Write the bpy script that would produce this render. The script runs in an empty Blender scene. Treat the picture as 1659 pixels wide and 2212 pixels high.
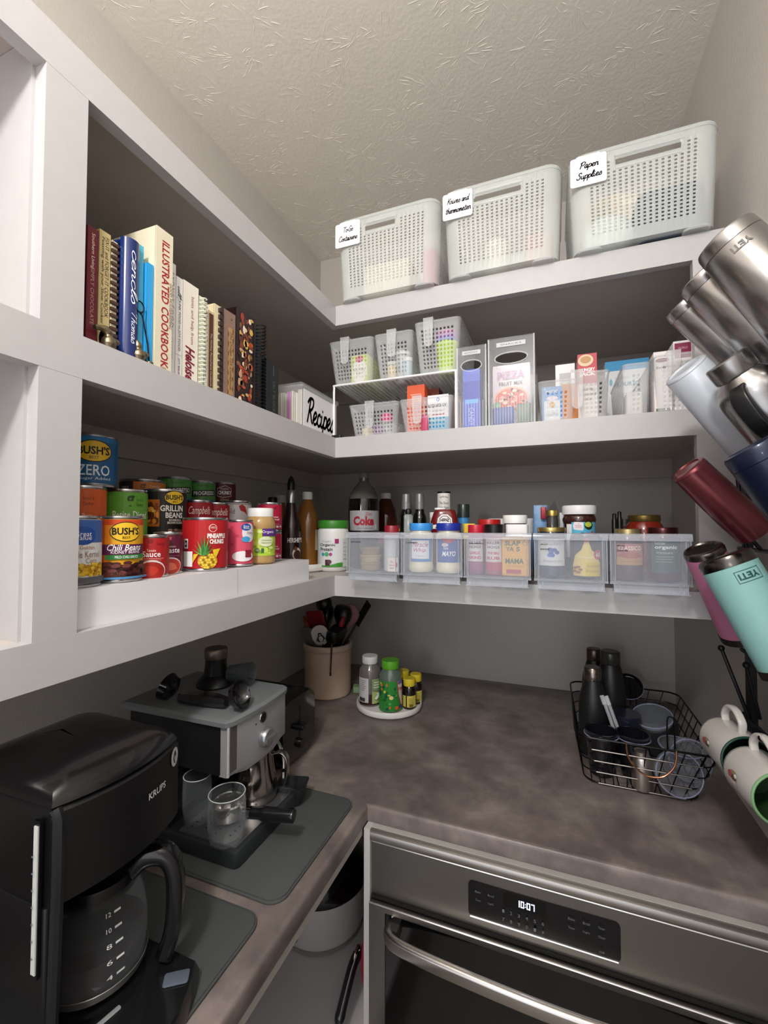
import bpy, bmesh, math, random
from math import sin, cos, pi, radians as R, sqrt, atan2, atan
from mathutils import Vector as V, Matrix as MX, noise
from mathutils.geometry import tessellate_polygon
random.seed(7)
SC = bpy.context.scene
COL = SC.collection

# ------------------------------------------------------------------ camera
F = 949.0; YAW = R(21.2); PITCH = R(1.85); CAMZ = 1.514
cam = bpy.data.cameras.new('camera'); camo = bpy.data.objects.new('camera', cam); COL.objects.link(camo)
cam.sensor_fit = 'VERTICAL'; cam.sensor_height = 24.0; cam.lens = 24.0*F/2212
cam.clip_start = 0.01
camo.location = (0, 0, CAMZ)
camo.rotation_euler = (pi/2+PITCH, 0, YAW)
SC.camera = camo
CM = MX.Rotation(YAW, 3, 'Z') @ MX.Rotation(pi/2+PITCH, 3, 'X')

# ------------------------------------------------------------------ world, lights, exposure
W = bpy.data.worlds.new('world'); SC.world = W; W.use_nodes = True
W.node_tree.nodes['Background'].inputs[0].default_value = (0.93, 0.95, 1.0, 1)
W.node_tree.nodes['Background'].inputs[1].default_value = 1.12
def point(name, loc, power, rad, col=(1, .95, .9)):
    l = bpy.data.lights.new(name, 'POINT'); l.energy = power; l.shadow_soft_size = rad; l.color = col
    o = bpy.data.objects.new(name, l); o.location = loc; COL.objects.link(o); return o
point('ceiling_lamp', (-.16, -.42, 2.40), 30, .07, (1, .965, .93))
point('kitchen_lamp', (-.52, -2.9, 1.97), 16, .10, (1, .95, .9))
SC.view_settings.view_transform = 'Standard'; SC.view_settings.look = 'None'
SC.view_settings.gamma = 1.0; SC.view_settings.use_curve_mapping = False
SC.view_settings.exposure = 0.68
SC.cycles.transparent_max_bounces = 24
SC.cycles.max_bounces = 10

# ------------------------------------------------------------------ rays through the lens, used to read real positions off known planes
def ray(u, v): return CM @ V((u-829.5, 1106-v, -F))
def at_x(u, v, x): d = ray(u, v); t = x/d.x; return V((x, d.y*t, CAMZ+d.z*t))
def at_y(u, v, y): d = ray(u, v); t = y/d.y; return V((d.x*t, y, CAMZ+d.z*t))
def at_z(u, v, z): d = ray(u, v); t = (z-CAMZ)/d.z; return V((d.x*t, d.y*t, z))
def px(p):
    q = CM.transposed() @ (V(p)-V((0, 0, CAMZ))); return (829.5+F*q.x/-q.z, 1106-F*q.y/-q.z)

# levels and planes of the pantry (metres)
WL, WB, WR = -.997, 1.758, .375            # left, back, right wall
SX, SY = -.571, 1.094                      # front planes of the left and the back shelves
ZC, ZT, ZM, ZB, ZK = 2.741, 2.137, 1.762, 1.377, .914   # ceiling, top/middle/bottom shelf, counter
FH = .056
KX, KY = -.383, .889                       # counter front planes

# ------------------------------------------------------------------ materials
def lin(h):
    if not isinstance(h, str): return (*h[:3], 1)
    h = h.lstrip('#'); h = ''.join(x*2 for x in h) if len(h) == 3 else h; c = [int(h[i:i+2], 16)/255 for i in (0, 2, 4)]
    return tuple(x/12.92 if x <= .04045 else ((x+.055)/1.055)**2.4 for x in c)+(1,)
_M = {}
def M(col, rough=.5, metal=0, alpha=1, bump=0, scale=80, var=0, emit=0, coat=0, trans=0, ior=1.45, aniso=0):
    key = (col if isinstance(col, str) else tuple(col), rough, metal, alpha, bump, scale, var, emit, coat, trans, ior, aniso)
    if key in _M: return _M[key]
    m = bpy.data.materials.new('mat_%d' % len(_M)); m.use_nodes = True; nt = m.node_tree
    b = nt.nodes['Principled BSDF']; c = lin(col)
    b.inputs['Base Color'].default_value = c
    b.inputs['Roughness'].default_value = rough; b.inputs['Metallic'].default_value = metal
    b.inputs['IOR'].default_value = ior
    if coat: b.inputs['Coat Weight'].default_value = coat; b.inputs['Coat Roughness'].default_value = .08
    if trans: b.inputs['Transmission Weight'].default_value = trans
    if aniso: b.inputs['Anisotropic'].default_value = aniso
    if emit: b.inputs['Emission Color'].default_value = c; b.inputs['Emission Strength'].default_value = emit
    if bump or var:
        tc = nt.nodes.new('ShaderNodeTexCoord'); n = nt.nodes.new('ShaderNodeTexNoise')
        n.inputs['Scale'].default_value = scale; n.inputs['Detail'].default_value = 5
        nt.links.new(tc.outputs['Object'], n.inputs['Vector'])
        if bump:
            bp = nt.nodes.new('ShaderNodeBump'); bp.inputs['Strength'].default_value = bump; bp.inputs['Distance'].default_value = .002
            nt.links.new(n.outputs['Fac'], bp.inputs['Height']); nt.links.new(bp.outputs[0], b.inputs['Normal'])
        if var:
            mx = nt.nodes.new('ShaderNodeMix'); mx.data_type = 'RGBA'
            mx.inputs[6].default_value = tuple(x*(1-var) for x in c[:3])+(1,)
            mx.inputs[7].default_value = tuple(min(1, x*(1+var)) for x in c[:3])+(1,)
            rm = nt.nodes.new('ShaderNodeMapRange'); rm.inputs[1].default_value = .3; rm.inputs[2].default_value = .7
            nt.links.new(n.outputs['Fac'], rm.inputs[0]); nt.links.new(rm.outputs[0], mx.inputs[0])
            nt.links.new(mx.outputs[2], b.inputs['Base Color'])
    if alpha < 1:
        tr = nt.nodes.new('ShaderNodeBsdfTransparent'); mix = nt.nodes.new('ShaderNodeMixShader')
        mix.inputs[0].default_value = alpha
        nt.links.new(tr.outputs[0], mix.inputs[1]); nt.links.new(b.outputs[0], mix.inputs[2])
        nt.links.new(mix.outputs[0], nt.nodes['Material Output'].inputs[0])
    _M[key] = m; return m
def clear(col='#e8eef0', body=.10, rough=.06, edge=.55, key='clear'):
    """clear or frosted plastic and glass: see-through face on, more body and reflection at grazing angles"""
    k = (key, col, body, rough, edge)
    if k in _M: return _M[k]
    m = bpy.data.materials.new('mat_%d' % len(_M)); m.use_nodes = True; nt = m.node_tree
    b = nt.nodes['Principled BSDF']; b.inputs['Base Color'].default_value = lin(col); b.inputs['Roughness'].default_value = rough
    tr = nt.nodes.new('ShaderNodeBsdfTransparent'); mix = nt.nodes.new('ShaderNodeMixShader')
    lw = nt.nodes.new('ShaderNodeLayerWeight'); lw.inputs[0].default_value = .35
    mr = nt.nodes.new('ShaderNodeMapRange'); mr.inputs[3].default_value = body; mr.inputs[4].default_value = edge
    pw = nt.nodes.new('ShaderNodeMath'); pw.operation = 'POWER'; pw.inputs[1].default_value = 2.2; nt.links.new(lw.outputs['Facing'], pw.inputs[0]); nt.links.new(pw.outputs[0], mr.inputs[0]); nt.links.new(mr.outputs[0], mix.inputs[0])
    nt.links.new(tr.outputs[0], mix.inputs[1]); nt.links.new(b.outputs[0], mix.inputs[2])
    nt.links.new(mix.outputs[0], nt.nodes['Material Output'].inputs[0])
    _M[k] = m; return m
def brushed(col, axis=0, rough=.28, key='brushed'):
    k = (key, col, axis, rough)
    if k in _M: return _M[k]
    m = bpy.data.materials.new('mat_%d' % len(_M)); m.use_nodes = True; nt = m.node_tree
    b = nt.nodes['Principled BSDF']; b.inputs['Base Color'].default_value = lin(col); b.inputs['Metallic'].default_value = 1
    tc = nt.nodes.new('ShaderNodeTexCoord'); mp = nt.nodes.new('ShaderNodeMapping'); n = nt.nodes.new('ShaderNodeTexNoise')
    s = [1800, 1800, 1800]; s[axis] = 10; mp.inputs['Scale'].default_value = s
    n.inputs['Scale'].default_value = 1; n.inputs['Detail'].default_value = 3
    mr = nt.nodes.new('ShaderNodeMapRange'); mr.inputs[3].default_value = rough-.03; mr.inputs[4].default_value = rough+.06
    bp = nt.nodes.new('ShaderNodeBump'); bp.inputs['Strength'].default_value = .05; bp.inputs['Distance'].default_value = .0004
    nt.links.new(tc.outputs['Object'], mp.inputs[0]); nt.links.new(mp.outputs[0], n.inputs['Vector'])
    nt.links.new(n.outputs['Fac'], mr.inputs[0]); nt.links.new(mr.outputs[0], b.inputs['Roughness'])
    nt.links.new(n.outputs['Fac'], bp.inputs['Height']); nt.links.new(bp.outputs[0], b.inputs['Normal'])
    _M[k] = m; return m

# ------------------------------------------------------------------ mesh builder
def rrect(w, d, r, n=5, cx=0, cy=0):
    """rounded rectangle outline, counter-clockwise"""
    r = min(r, w/2-1e-5, d/2-1e-5); pts = []
    for sx, sy, a0 in ((1, 1, 0), (-1, 1, 90), (-1, -1, 180), (1, -1, 270)):
        for i in range(n+1):
            a = R(a0+90*i/n); pts.append((cx+sx*(w/2-r)+r*cos(a), cy+sy*(d/2-r)+r*sin(a)))
    return pts
def smooth_path(pts, n=6, closed=False):
    P = [V(p) for p in pts]; out = []; k = len(P)
    rng = k if closed else k-1
    for i in range(rng):
        if closed: a, b, c, d = P[(i-1) % k], P[i], P[(i+1) % k], P[(i+2) % k]
        else: a, b, c, d = P[max(i-1, 0)], P[i], P[i+1], P[min(i+2, k-1)]
        for j in range(n):
            t = j/n
            out.append(.5*((2*b)+(c-a)*t+(2*a-5*b+4*c-d)*t*t+(3*b-a-3*c+d)*t**3))
    if not closed: out.append(P[-1])
    return out
class G:
    def __init__(s): s.v = []; s.f = []; s.m = []
    def add(s, vs, fs, m=0):
        o = len(s.v); s.v += [tuple(p) for p in vs]; s.f += [tuple(i+o for i in f) for f in fs]; s.m += [m]*len(fs); return s
    def box(s, x0, x1, y0, y1, z0, z1, m=0):
        return s.add([(x, y, z) for z in (z0, z1) for y in (y0, y1) for x in (x0, x1)],
                     [(0, 2, 3, 1), (4, 5, 7, 6), (0, 1, 5, 4), (2, 6, 7, 3), (0, 4, 6, 2), (1, 3, 7, 5)], m)
    def loft(s, rings, m=0, cap=True, closed=False):
        n = len(rings[0]); o = []
        for r in rings: o += list(r)
        fs = []
        k = len(rings)
        for i in range(k if closed else k-1):
            a, b = i*n, ((i+1) % k)*n
            for j in range(n): fs.append((a+j, a+(j+1) % n, b+(j+1) % n, b+j))
        if cap and not closed: fs.append(tuple(range(n-1, -1, -1))); fs.append(tuple((k-1)*n+j for j in range(n)))
        return s.add(o, fs, m)
    def slab(s, w, d, z0, z1, r=.01, bev=.003, m=0, cx=0, cy=0, n=5):
        """upright rounded box with softened top and bottom rims"""
        b = min(bev, (z1-z0)/2.01); L = []
        for z, i in ((z0, b), (z0+b*.3, b*.3), (z0+b, 0), (z1-b, 0), (z1-b*.3, b*.3), (z1, b)):
            L.append([(x, y, z) for x, y in rrect(w-2*i, d-2*i, max(r-i, .0005), n, cx, cy)])
        return s.loft(L, m)
    def prism(s, poly, z0, z1, m=0):
        return s.loft([[(x, y, z0) for x, y in poly], [(x, y, z1) for x, y in poly]], m)
    def prism_y(s, poly, y0, y1, m=0):
        return s.loft([[(x, y0, z) for x, z in poly], [(x, y1, z) for x, z in poly]], m)
    def prism_x(s, poly, x0, x1, m=0):
        return s.loft([[(x0, y, z) for y, z in poly], [(x1, y, z) for y, z in poly]], m)
    def lathe(s, prof, seg=28, m=0, c=(0, 0), closed=False):
        rings = [[(c[0]+max(r, 1e-5)*cos(2*pi*j/seg), c[1]+max(r, 1e-5)*sin(2*pi*j/seg), z) for j in range(seg)] for r, z in prof]
        return s.loft(rings, m, cap=not closed, closed=closed)
    def tube(s, path, r, seg=8, m=0, closed=False, cap=True):
        P = [V(p) for p in path]; k = len(P); rings = []; up = None
        for i, p in enumerate(P):
            if closed: t = P[(i+1) % k]-P[i-1]
            else: t = P[min(i+1, k-1)]-P[max(i-1, 0)]
            if t.length < 1e-9: t = V((0, 0, 1))
            t.normalize()
            if up is None: up = V((0, 0, 1)) if abs(t.z) < .9 else V((1, 0, 0))
            a = t.cross(up)
            if a.length < 1e-6: a = t.cross(V((0, 1, 0)))
            a.normalize(); b = a.cross(t).normalized(); up = b
            rr = r[i] if isinstance(r, (list, tuple)) else r
            rings.append([p+(a*cos(2*pi*j/seg)+b*sin(2*pi*j/seg))*rr for j in range(seg)])
        return s.loft(rings, m, cap=cap, closed=closed)
    def ball(s, c, r, seg=14, m=0, sc=(1, 1, 1)):
        n = max(6, seg//2); rings = []
        for i in range(n+1):
            a = -pi/2+pi*i/n
            rings.append([(c[0]+max(cos(a), 1e-4)*r*sc[0]*cos(2*pi*j/seg), c[1]+max(cos(a), 1e-4)*r*sc[1]*sin(2*pi*j/seg), c[2]+r*sc[2]*sin(a)) for j in range(seg)])
        return s.loft(rings, m)
    def xf(s, mat):
        s.v = [tuple(mat @ V(p)) for p in s.v]; return s
    def join(s, g, mat=None, mo=0):
        vs = [mat @ V(p) for p in g.v] if mat else g.v; o = len(s.v)
        s.v += [tuple(p) for p in vs]; s.f += [tuple(i+o for i in f) for f in g.f]; s.m += [x+mo for x in g.m]; return s
def thing(name, label, cat, loc=(0, 0, 0), rz=0, group=None, rot=None):
    o = bpy.data.objects.new(name, None); COL.objects.link(o); o.empty_display_size = .02
    o.location = loc; o.rotation_euler = rot if rot else (0, 0, rz)
    o['label'] = label; o['category'] = cat
    if group: o['group'] = group
    return o
def obj(name, g, mat, parent=None, loc=(0, 0, 0), rot=(0, 0, 0), ang=38, label=None, kind=None, solid=0, norm=True, flat=False):
    me = bpy.data.meshes.new(name); me.from_pydata(g.v, [], g.f)
    ms = mat if isinstance(mat, (list, tuple)) else [mat]
    for m in ms: me.materials.append(m)
    me.polygons.foreach_set('material_index', g.m)
    if norm:
        bm = bmesh.new(); bm.from_mesh(me); bmesh.ops.recalc_face_normals(bm, faces=bm.faces); bm.to_mesh(me); bm.free()
    if not flat:
        me.polygons.foreach_set('use_smooth', [True]*len(me.polygons)); me.set_sharp_from_angle(angle=R(ang))
    me.update()
    o = bpy.data.objects.new(name, me); COL.objects.link(o); o.parent = parent; o.location = loc; o.rotation_euler = rot
    if label: o['label'] = label
    if kind: o['kind'] = kind
    if solid:
        md = o.modifiers.new('thickness', 'SOLIDIFY'); md.thickness = solid; md.offset = 0
    return o
def tag(o, label, cat, group=None):
    o['label'] = label; o['category'] = cat
    if group: o['group'] = group
    return o
def struct(name, g, mat, parent=None, **k):
    o = obj(name, g, mat, parent, **k)
    if parent is None: o['kind'] = 'structure'
    return o
def dup(root, loc=None, rz=None, label=None, group=None):
    r = root.copy(); COL.objects.link(r)
    if loc is not None: r.location = loc
    if rz is not None: r.rotation_euler = (0, 0, rz)
    if label: r['label'] = label
    if group: r['group'] = group
    for ch in list(root.children):
        c = ch.copy(); COL.objects.link(c); c.parent = r
        for gch in ch.children:
            d = gch.copy(); COL.objects.link(d); d.parent = c
    return r

# ------------------------------------------------------------------ flat print: shapes and lettering laid on a plane or wrapped round a cylinder
_T = {}
def glyph_tris(s, bold=0, shear=0, space=1):
    k = (s, bold, shear, space)
    if k in _T: return _T[k]
    c = bpy.data.curves.new('t', 'FONT'); c.body = s; c.offset = bold; c.shear = shear; c.space_character = space
    c.align_x = 'LEFT'; c.resolution_u = 2; c.fill_mode = 'FRONT'
    o = bpy.data.objects.new('t', c); me = bpy.data.meshes.new_from_object(o)
    me.calc_loop_triangles()
    vs = [(p.co.x, p.co.y) for p in me.vertices]; tr = [tuple(vs[i] for i in t.vertices) for t in me.loop_triangles]
    bpy.data.objects.remove(o); bpy.data.curves.remove(c); bpy.data.meshes.remove(me)
    if not vs: vs = [(0, 0), (1, 1)]
    bb = (min(p[0] for p in vs), max(p[0] for p in vs), min(p[1] for p in vs), max(p[1] for p in vs))
    _T[k] = (tr, bb); return _T[k]
SCR = {  # single-stroke script hand, x-height .5, cap 1
 'R': [[(.12, 0), (.2, .5), (.24, .98)], [(.02, .8), (.2, 1), (.5, .98), (.55, .75), (.4, .55), (.22, .5), (.35, .4), (.5, .1), (.62, 0)]],
 'e': [[(0, .12), (.2, .25), (.32, .4), (.22, .52), (.08, .4), (.05, .15), (.18, 0), (.34, .04), (.44, .14)]],
 'c': [[(.32, .42), (.22, .5), (.08, .4), (.05, .15), (.17, 0), (.32, .03), (.42, .14)]],
 'i': [[(.06, .48), (.04, .12), (.1, 0), (.2, .03), (.28, .14)], [(.1, .68), (.11, .71)]],
 'p': [[(.08, .5), (.04, 0), (0, -.42)], [(.07, .3), (.2, .5), (.36, .42), (.36, .15), (.22, 0), (.07, .08)], [(.33, .1), (.42, .12)]],
 's': [[(0, .1), (.2, .5), (.24, .42), (.32, .2), (.26, .02), (.1, 0), (.04, .1)]],
 'T': [[(.0, .86), (.15, 1), (.4, .93), (.7, 1)], [(.4, .93), (.3, .5), (.22, 0)]],
 'o': [[(.25, .5), (.08, .4), (.05, .14), (.18, 0), (.34, .12), (.34, .38), (.22, .5), (.3, .4), (.46, .4)]],
 '-': [[(.04, .28), (.26, .3)]],
 'G': [[(.62, .8), (.5, 1), (.25, .92), (.06, .5), (.1, .1), (.32, 0), (.52, .2), (.56, .44), (.32, .42)], [(.56, .44), (.5, -.02)]],
 'C': [[(.55, .78), (.46, 1), (.22, .9), (.06, .5), (.12, .08), (.32, 0), (.56, .16)]],
 'n': [[(.04, .5), (.02, 0)], [(.03, .25), (.16, .48), (.27, .4), (.27, .1), (.34, 0), (.44, .1)]],
 't': [[(.16, .85), (.1, .3), (.12, .04), (.22, 0), (.34, .12)], [(0, .58), (.3, .6)]],
 'a': [[(.33, .45), (.18, .52), (.05, .3), (.08, .04), (.2, .02), (.34, .45), (.32, .08), (.38, 0), (.46, .1)]],
 'r': [[(.02, .0), (.05, .45), (.12, .52), (.2, .42), (.3, .46), (.3, .1), (.36, 0), (.42, .1)]],
 'K': [[(.14, 1), (.08, .5), (.04, 0)], [(.55, .95), (.3, .65), (.1, .48), (.3, .4), (.42, .1), (.58, 0)]],
 'v': [[(.02, .48), (.12, .1), (.16, 0), (.3, .4), (.34, .5), (.42, .44)]],
 'd': [[(.33, .45), (.18, .52), (.05, .3), (.08, .04), (.2, .02), (.34, .45)], [(.42, 1), (.36, .4), (.34, .08), (.4, 0), (.48, .1)]],
 'h': [[(.12, 1), (.06, .5), (.02, 0)], [(.05, .25), (.18, .48), (.28, .4), (.28, .1), (.34, 0), (.44, .1)]],
 'm': [[(.04, .5), (.02, 0)], [(.03, .25), (.13, .48), (.2, .4), (.2, 0)], [(.2, .25), (.32, .48), (.4, .4), (.4, .08), (.46, 0), (.54, .1)]],
 'P': [[(.16, .95), (.1, .4), (.06, 0)], [(.0, .78), (.16, .98), (.42, 1), (.56, .8), (.46, .55), (.28, .46), (.14, .5)]],
 'u': [[(.05, .48), (.04, .1), (.14, 0), (.28, .12), (.32, .48), (.3, .08), (.36, 0), (.44, .1)]],
 'l': [[(.02, .1), (.2, .6), (.24, .92), (.16, .98), (.08, .6), (.08, .1), (.16, 0), (.26, .1)]],
 'S': [[(.5, .85), (.4, 1), (.2, .95), (.16, .72), (.36, .5), (.4, .2), (.24, 0), (.04, .06), (.02, .2)]],
 ' ': [], }
SCW = dict(R=.64, e=.42, c=.4, i=.27, p=.43, s=.38, T=.66, o=.44, G=.66, C=.6, n=.43, t=.32, a=.45, r=.41, K=.6, v=.42, d=.48, h=.43, m=.53, P=.56, u=.44, l=.27, S=.55)
def script_strokes(s, w=.05):
    polys = []; x = 0
    for ch in s:
        for st in SCR.get(ch, []):
            P = smooth_path([(p[0]+x+p[1]*.22, p[1], 0) for p in st], 5)
            for i in range(len(P)-1):
                d = (P[i+1]-P[i])
                if d.length < 1e-6: continue
                d.normalize(); nn = V((-d.y, d.x, 0))*w; e = d*w*.6
                polys.append([tuple((q)[:2]) for q in (P[i]-e+nn, P[i]-e-nn, P[i+1]+e-nn, P[i+1]+e+nn)])
        x += SCW.get(ch, .3)
    return polys, (0, x+.1, -.1, 1)
class Art:
    """printed artwork in (s, t) millimetre-free label coordinates: s to the right, t upwards"""
    def __init__(s): s.p = []; s.cols = []; s.L = 0
    def _c(s, col):
        if col not in s.cols: s.cols.append(col)
        return s.cols.index(col)
    def poly(s, pts, col, lay=None):
        if lay is None: s.L += 1; lay = s.L
        s.L = max(s.L, lay)
        if len(pts) <= 4: s.p.append((list(pts), s._c(col), lay)); return s
        for t in tessellate_polygon([[V((a, b, 0)) for a, b in pts]]): s.p.append(([pts[i] for i in t], s._c(col), lay))
        return s
    def rect(s, x0, x1, y0, y1, col, lay=None): return s.poly([(x0, y0), (x1, y0), (x1, y1), (x0, y1)], col, lay)
    def ell(s, cx, cy, rx, ry, col, n=20, lay=None, a0=0):
        return s.poly([(cx+rx*cos(2*pi*i/n+a0), cy+ry*sin(2*pi*i/n+a0)) for i in range(n)], col, lay)
    def text(s, tx, cx, cy, w, h, col, bold=0, shear=0, rot=0, script=False, sw=.05, arc=0):
        """fit the words tx into a w x h box centred on (cx, cy)"""
        if script: tr, bb = script_strokes(tx, sw)
        else: tr, bb = glyph_tris(tx, bold, shear)
        sx = w/(bb[1]-bb[0]); sy = h/(bb[3]-bb[2]); mx = (bb[0]+bb[1])/2; my = (bb[2]+bb[3])/2
        s.L += 1; ci = s._c(col); ca, sa = cos(R(rot)), sin(R(rot))
        for t in tr:
            q = []
            for a, b in t:
                a = (a-mx)*sx; b = (b-my)*sy
                if arc: b += arc*(1-(2*a/w)**2)*h
                q.append((cx+a*ca-b*sa, cy+a*sa+b*ca))
            s.p.append((q, ci, s.L))
        return s
    def build(s, wrap, step=None, parent=None, name='lettering', lift=.00022, base=.0003, rough=.45, mats=None):
        g = G(); flat = []
        for pts, ci, lay in s.p:
            pieces = [pts]
            if step:
                x0 = min(p[0] for p in pts); x1 = max(p[0] for p in pts)
                if x1-x0 > step*1.01:
                    n = int(math.ceil((x1-x0)/step)); pieces = []
                    for k in range(n):
                        a = x0+(x1-x0)*k/n; b = x0+(x1-x0)*(k+1)/n
                        q = clip(clip(pts, a, 1), b, -1)
                        if len(q) > 2: pieces.append(q)
            for q in pieces:
                o = len(g.v); d = base+lay*lift
                g.v += [tuple(wrap(a, b, d)) for a, b in q]; g.f.append(tuple(range(o, o+len(q)))); g.m.append(ci)
        if not g.f: return None
        return obj(name, g, mats or [M(c, rough) for c in s.cols], parent, norm=False, flat=True)
def clip(pts, x, sg):
    out = []; n = len(pts)
    for i in range(n):
        a, b = pts[i], pts[(i+1) % n]; ia = sg*(a[0]-x) >= 0; ib = sg*(b[0]-x) >= 0
        if ia: out.append(a)
        if ia != ib: t = (x-a[0])/(b[0]-a[0]); out.append((x, a[1]+t*(b[1]-a[1])))
    return out
def cyl(r, rz=0):        # label centred on the local -Y side turned by rz; s runs to the viewer's right
    return lambda a, b, d: ((r+d)*sin(a/r+rz), -(r+d)*cos(a/r+rz), b)
def plane(o, ex, ey, nrm):
    o, ex, ey, nrm = V(o), V(ex), V(ey), V(nrm)
    return lambda a, b, d: o+ex*a+ey*b+nrm*d
FRONT = lambda y, x=0, z=0: plane((x, y, z), (1, 0, 0), (0, 0, 1), (0, -1, 0))

# ================================================================== the room
def paint(name, col, rough, bump=.25, scale=220):
    return M(col, rough, bump=bump, scale=scale, var=.02)
m_wall = paint('wall', '#c2bdb7', .34, .35, 180)
m_ceil = M('#e8e4dc', .75, bump=.5, scale=90)
m_white = M('#bbb9ba', .33, bump=.1, scale=60, var=.015)
m_shelf = M('#c6bdb7', .38, bump=.1, scale=60, var=.02)
m_floor = M('#8e8880', .5, var=.1, scale=6)
YN = -1.25     # the pantry runs back to its doorway here
struct('floor', G().box(WL-.1, WR+.1, YN, WB+.1, -.05, 0), m_floor)
struct('wall_left', G().box(WL-.1, WL, YN, WB, 0, ZC), m_wall)
struct('wall_back', G().box(WL-.1, WR+.1, WB, WB+.1, 0, ZC), m_wall)
struct('wall_right', G().box(WR, WR+.1, YN, WB, 0, ZC), m_wall)
cl = struct('ceiling', G().box(WL-.1, WR+.1, YN, WB+.1, ZC, ZC+.08), m_ceil)
# stomped plaster: fans of short raised ridges left by the brush
g = G(); rn = random.Random(3)
yy = YN*0-.75
while yy < WB+.05:
    xx = WL
    while xx < WR:
        cx = xx+rn.uniform(-.06, .06); cy = yy+rn.uniform(-.06, .06); a0 = rn.uniform(0, 2*pi)
        for k in range(rn.randint(22, 40)):
            a = a0+rn.gauss(0, .62)+(pi if rn.random() < .25 else 0); r0 = rn.uniform(.004, .06); L = rn.uniform(.006, .032); w = rn.uniform(.0006, .0013)
            bend = rn.uniform(-.3, .3); h = rn.uniform(.0003, .0010); pts = []
            for j in range(4):
                t = j/3; aa = a+bend*t*L/(r0+L); rr = r0+L*t
                p = (cx+rr*cos(aa), cy+rr*sin(aa)); ww = w*sin(pi*min(max(t, .12), .88)); nx, ny = -sin(aa)*ww, cos(aa)*ww
                pts.append(((p[0]-nx, p[1]-ny, ZC), (p[0], p[1], ZC-h*sin(pi*min(max(t, .15), .85))), (p[0]+nx, p[1]+ny, ZC)))
            if rn.random() < .25*(1+sin(cx*9)*cos(cy*7)) or not all(WL+.003 < q[1][0] < WR-.003 and q[1][1] < WB-.003 for q in pts): continue
            vs = [v for q in pts for v in q]; fs = []
            for j in range(3): o = j*3; fs += [(o, o+3, o+4, o+1), (o+1, o+4, o+5, o+2)]
            fs += [(0, 1, 2), (9, 11, 10)]
            g.add(vs, fs)
        xx += .105
    yy += .105
obj('plaster_ridge', g, m_ceil, cl, kind='stuff', ang=20)

# face frame and shelves of the left run (front plane x = SX) and back run (front plane y = SY)
FT = .02                                    # thickness of the face boards
PY0, PY1 = .334, .386                       # post of the left run
PX0 = .281                                  # stile at the right wall
YE = -1.2                                   # the left run goes on past the camera
def shelf(name, z, hgt=FH):
    o = G(); o.box(WL, SX-FT, YE, WB, z-.019, z); o.box(SX-FT, WR, SY+FT, WB, z-.019, z)
    s = struct(name, o, m_shelf)
    f = G(); f.box(SX-FT, SX, YE, SY, z-hgt, z); struct('fascia', f, m_white, s)
    f = G(); f.box(SX-FT, WR, SY, SY+FT, z-hgt, z); struct('fascia', f, m_white, s)
    c = G(); c.box(WL, WL+.018, YE, WB, z-.019-.062, z-.019); struct('cleat', c, m_shelf, s)
    c = G(); c.box(WL+.018, WR, WB-.018, WB, z-.019-.062, z-.019); struct('cleat', c, m_shelf, s)
    return s
shelf('trim_1', ZT, .056); shelf('trim_2', ZM); shelf('trim_3', ZB)
p = struct('trim_4', G().box(SX-FT-.0005, SX-.0002, PY0, PY1, ZB-.001, ZT-.056+.001), m_white)
p = struct('trim_5', G().box(PX0, WR, SY+.0002, SY+FT, ZB-.001, ZT-.056+.001), m_white)
struct('trim_6', G().box(WL, SX-FT, PY0-.004, PY1-.012, ZB, ZM-.02), m_white)
struct('trim_7', G().box(WL, SX-FT, PY0-.004, PY1-.012, ZM, ZT-.02), m_white)

# ------------------------------------------------------------------ worktop (stone-look laminate) with a softened edge
def counter_mat():
    m = bpy.data.materials.new('laminate'); m.use_nodes = True; nt = m.node_tree; b = nt.nodes['Principled BSDF']
    tc = nt.nodes.new('ShaderNodeTexCoord')
    n = nt.nodes.new('ShaderNodeTexNoise'); n.inputs['Scale'].default_value = 9; n.inputs['Detail'].default_value = 8; n.inputs['Roughness'].default_value = .62; n.inputs['Distortion'].default_value = .15
    n2 = nt.nodes.new('ShaderNodeTexNoise'); n2.inputs['Scale'].default_value = 30; n2.inputs['Detail'].default_value = 6
    cr = nt.nodes.new('ShaderNodeValToRGB'); e = cr.color_ramp.elements
    e[0].position = .33; e[0].color = lin('#5f5755'); e[1].position = .72; e[1].color = lin('#948985')
    x = cr.color_ramp.elements.new(.5); x.color = lin('#766b68')
    mx = nt.nodes.new('ShaderNodeMix'); mx.data_type = 'RGBA'; mx.blend_type = 'OVERLAY'; mx.inputs[0].default_value = .3
    for q in (n, n2): nt.links.new(tc.outputs['Object'], q.inputs['Vector'])
    nt.links.new(n.outputs['Fac'], cr.inputs[0]); nt.links.new(cr.outputs[0], mx.inputs[6]); nt.links.new(n2.outputs['Fac'], mx.inputs[7])
    nt.links.new(mx.outputs[2], b.inputs['Base Color']); b.inputs['Roughness'].default_value = .36
    return m
m_top = counter_mat()
TH = .036
wt = thing('worktop', 'dark brown mottled laminate worktop running round the pantry corner', 'worktop', (0, 0, 0))
prof = [(0, ZK), (.004, ZK-.0004), (.007, ZK-.003), (.008, ZK-.008), (.008, ZK-TH+.003), (.006, ZK-TH), (0, ZK-TH)]
g = G()
g.loft([[(WL, y, z) for y, z in [(YE, ZK), (WB, ZK), (WB, ZK-TH), (YE, ZK-TH)]], [(KX-.008, y, z) for y, z in [(YE, ZK), (WB, ZK), (WB, ZK-TH), (YE, ZK-TH)]]])
g.loft([[(KX-.008, y, z) for y, z in [(KY+.008, ZK), (WB, ZK), (WB, ZK-TH), (KY+.008, ZK-TH)]], [(WR, y, z) for y, z in [(KY+.008, ZK), (WB, ZK), (WB, ZK-TH), (KY+.008, ZK-TH)]]])
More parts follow.
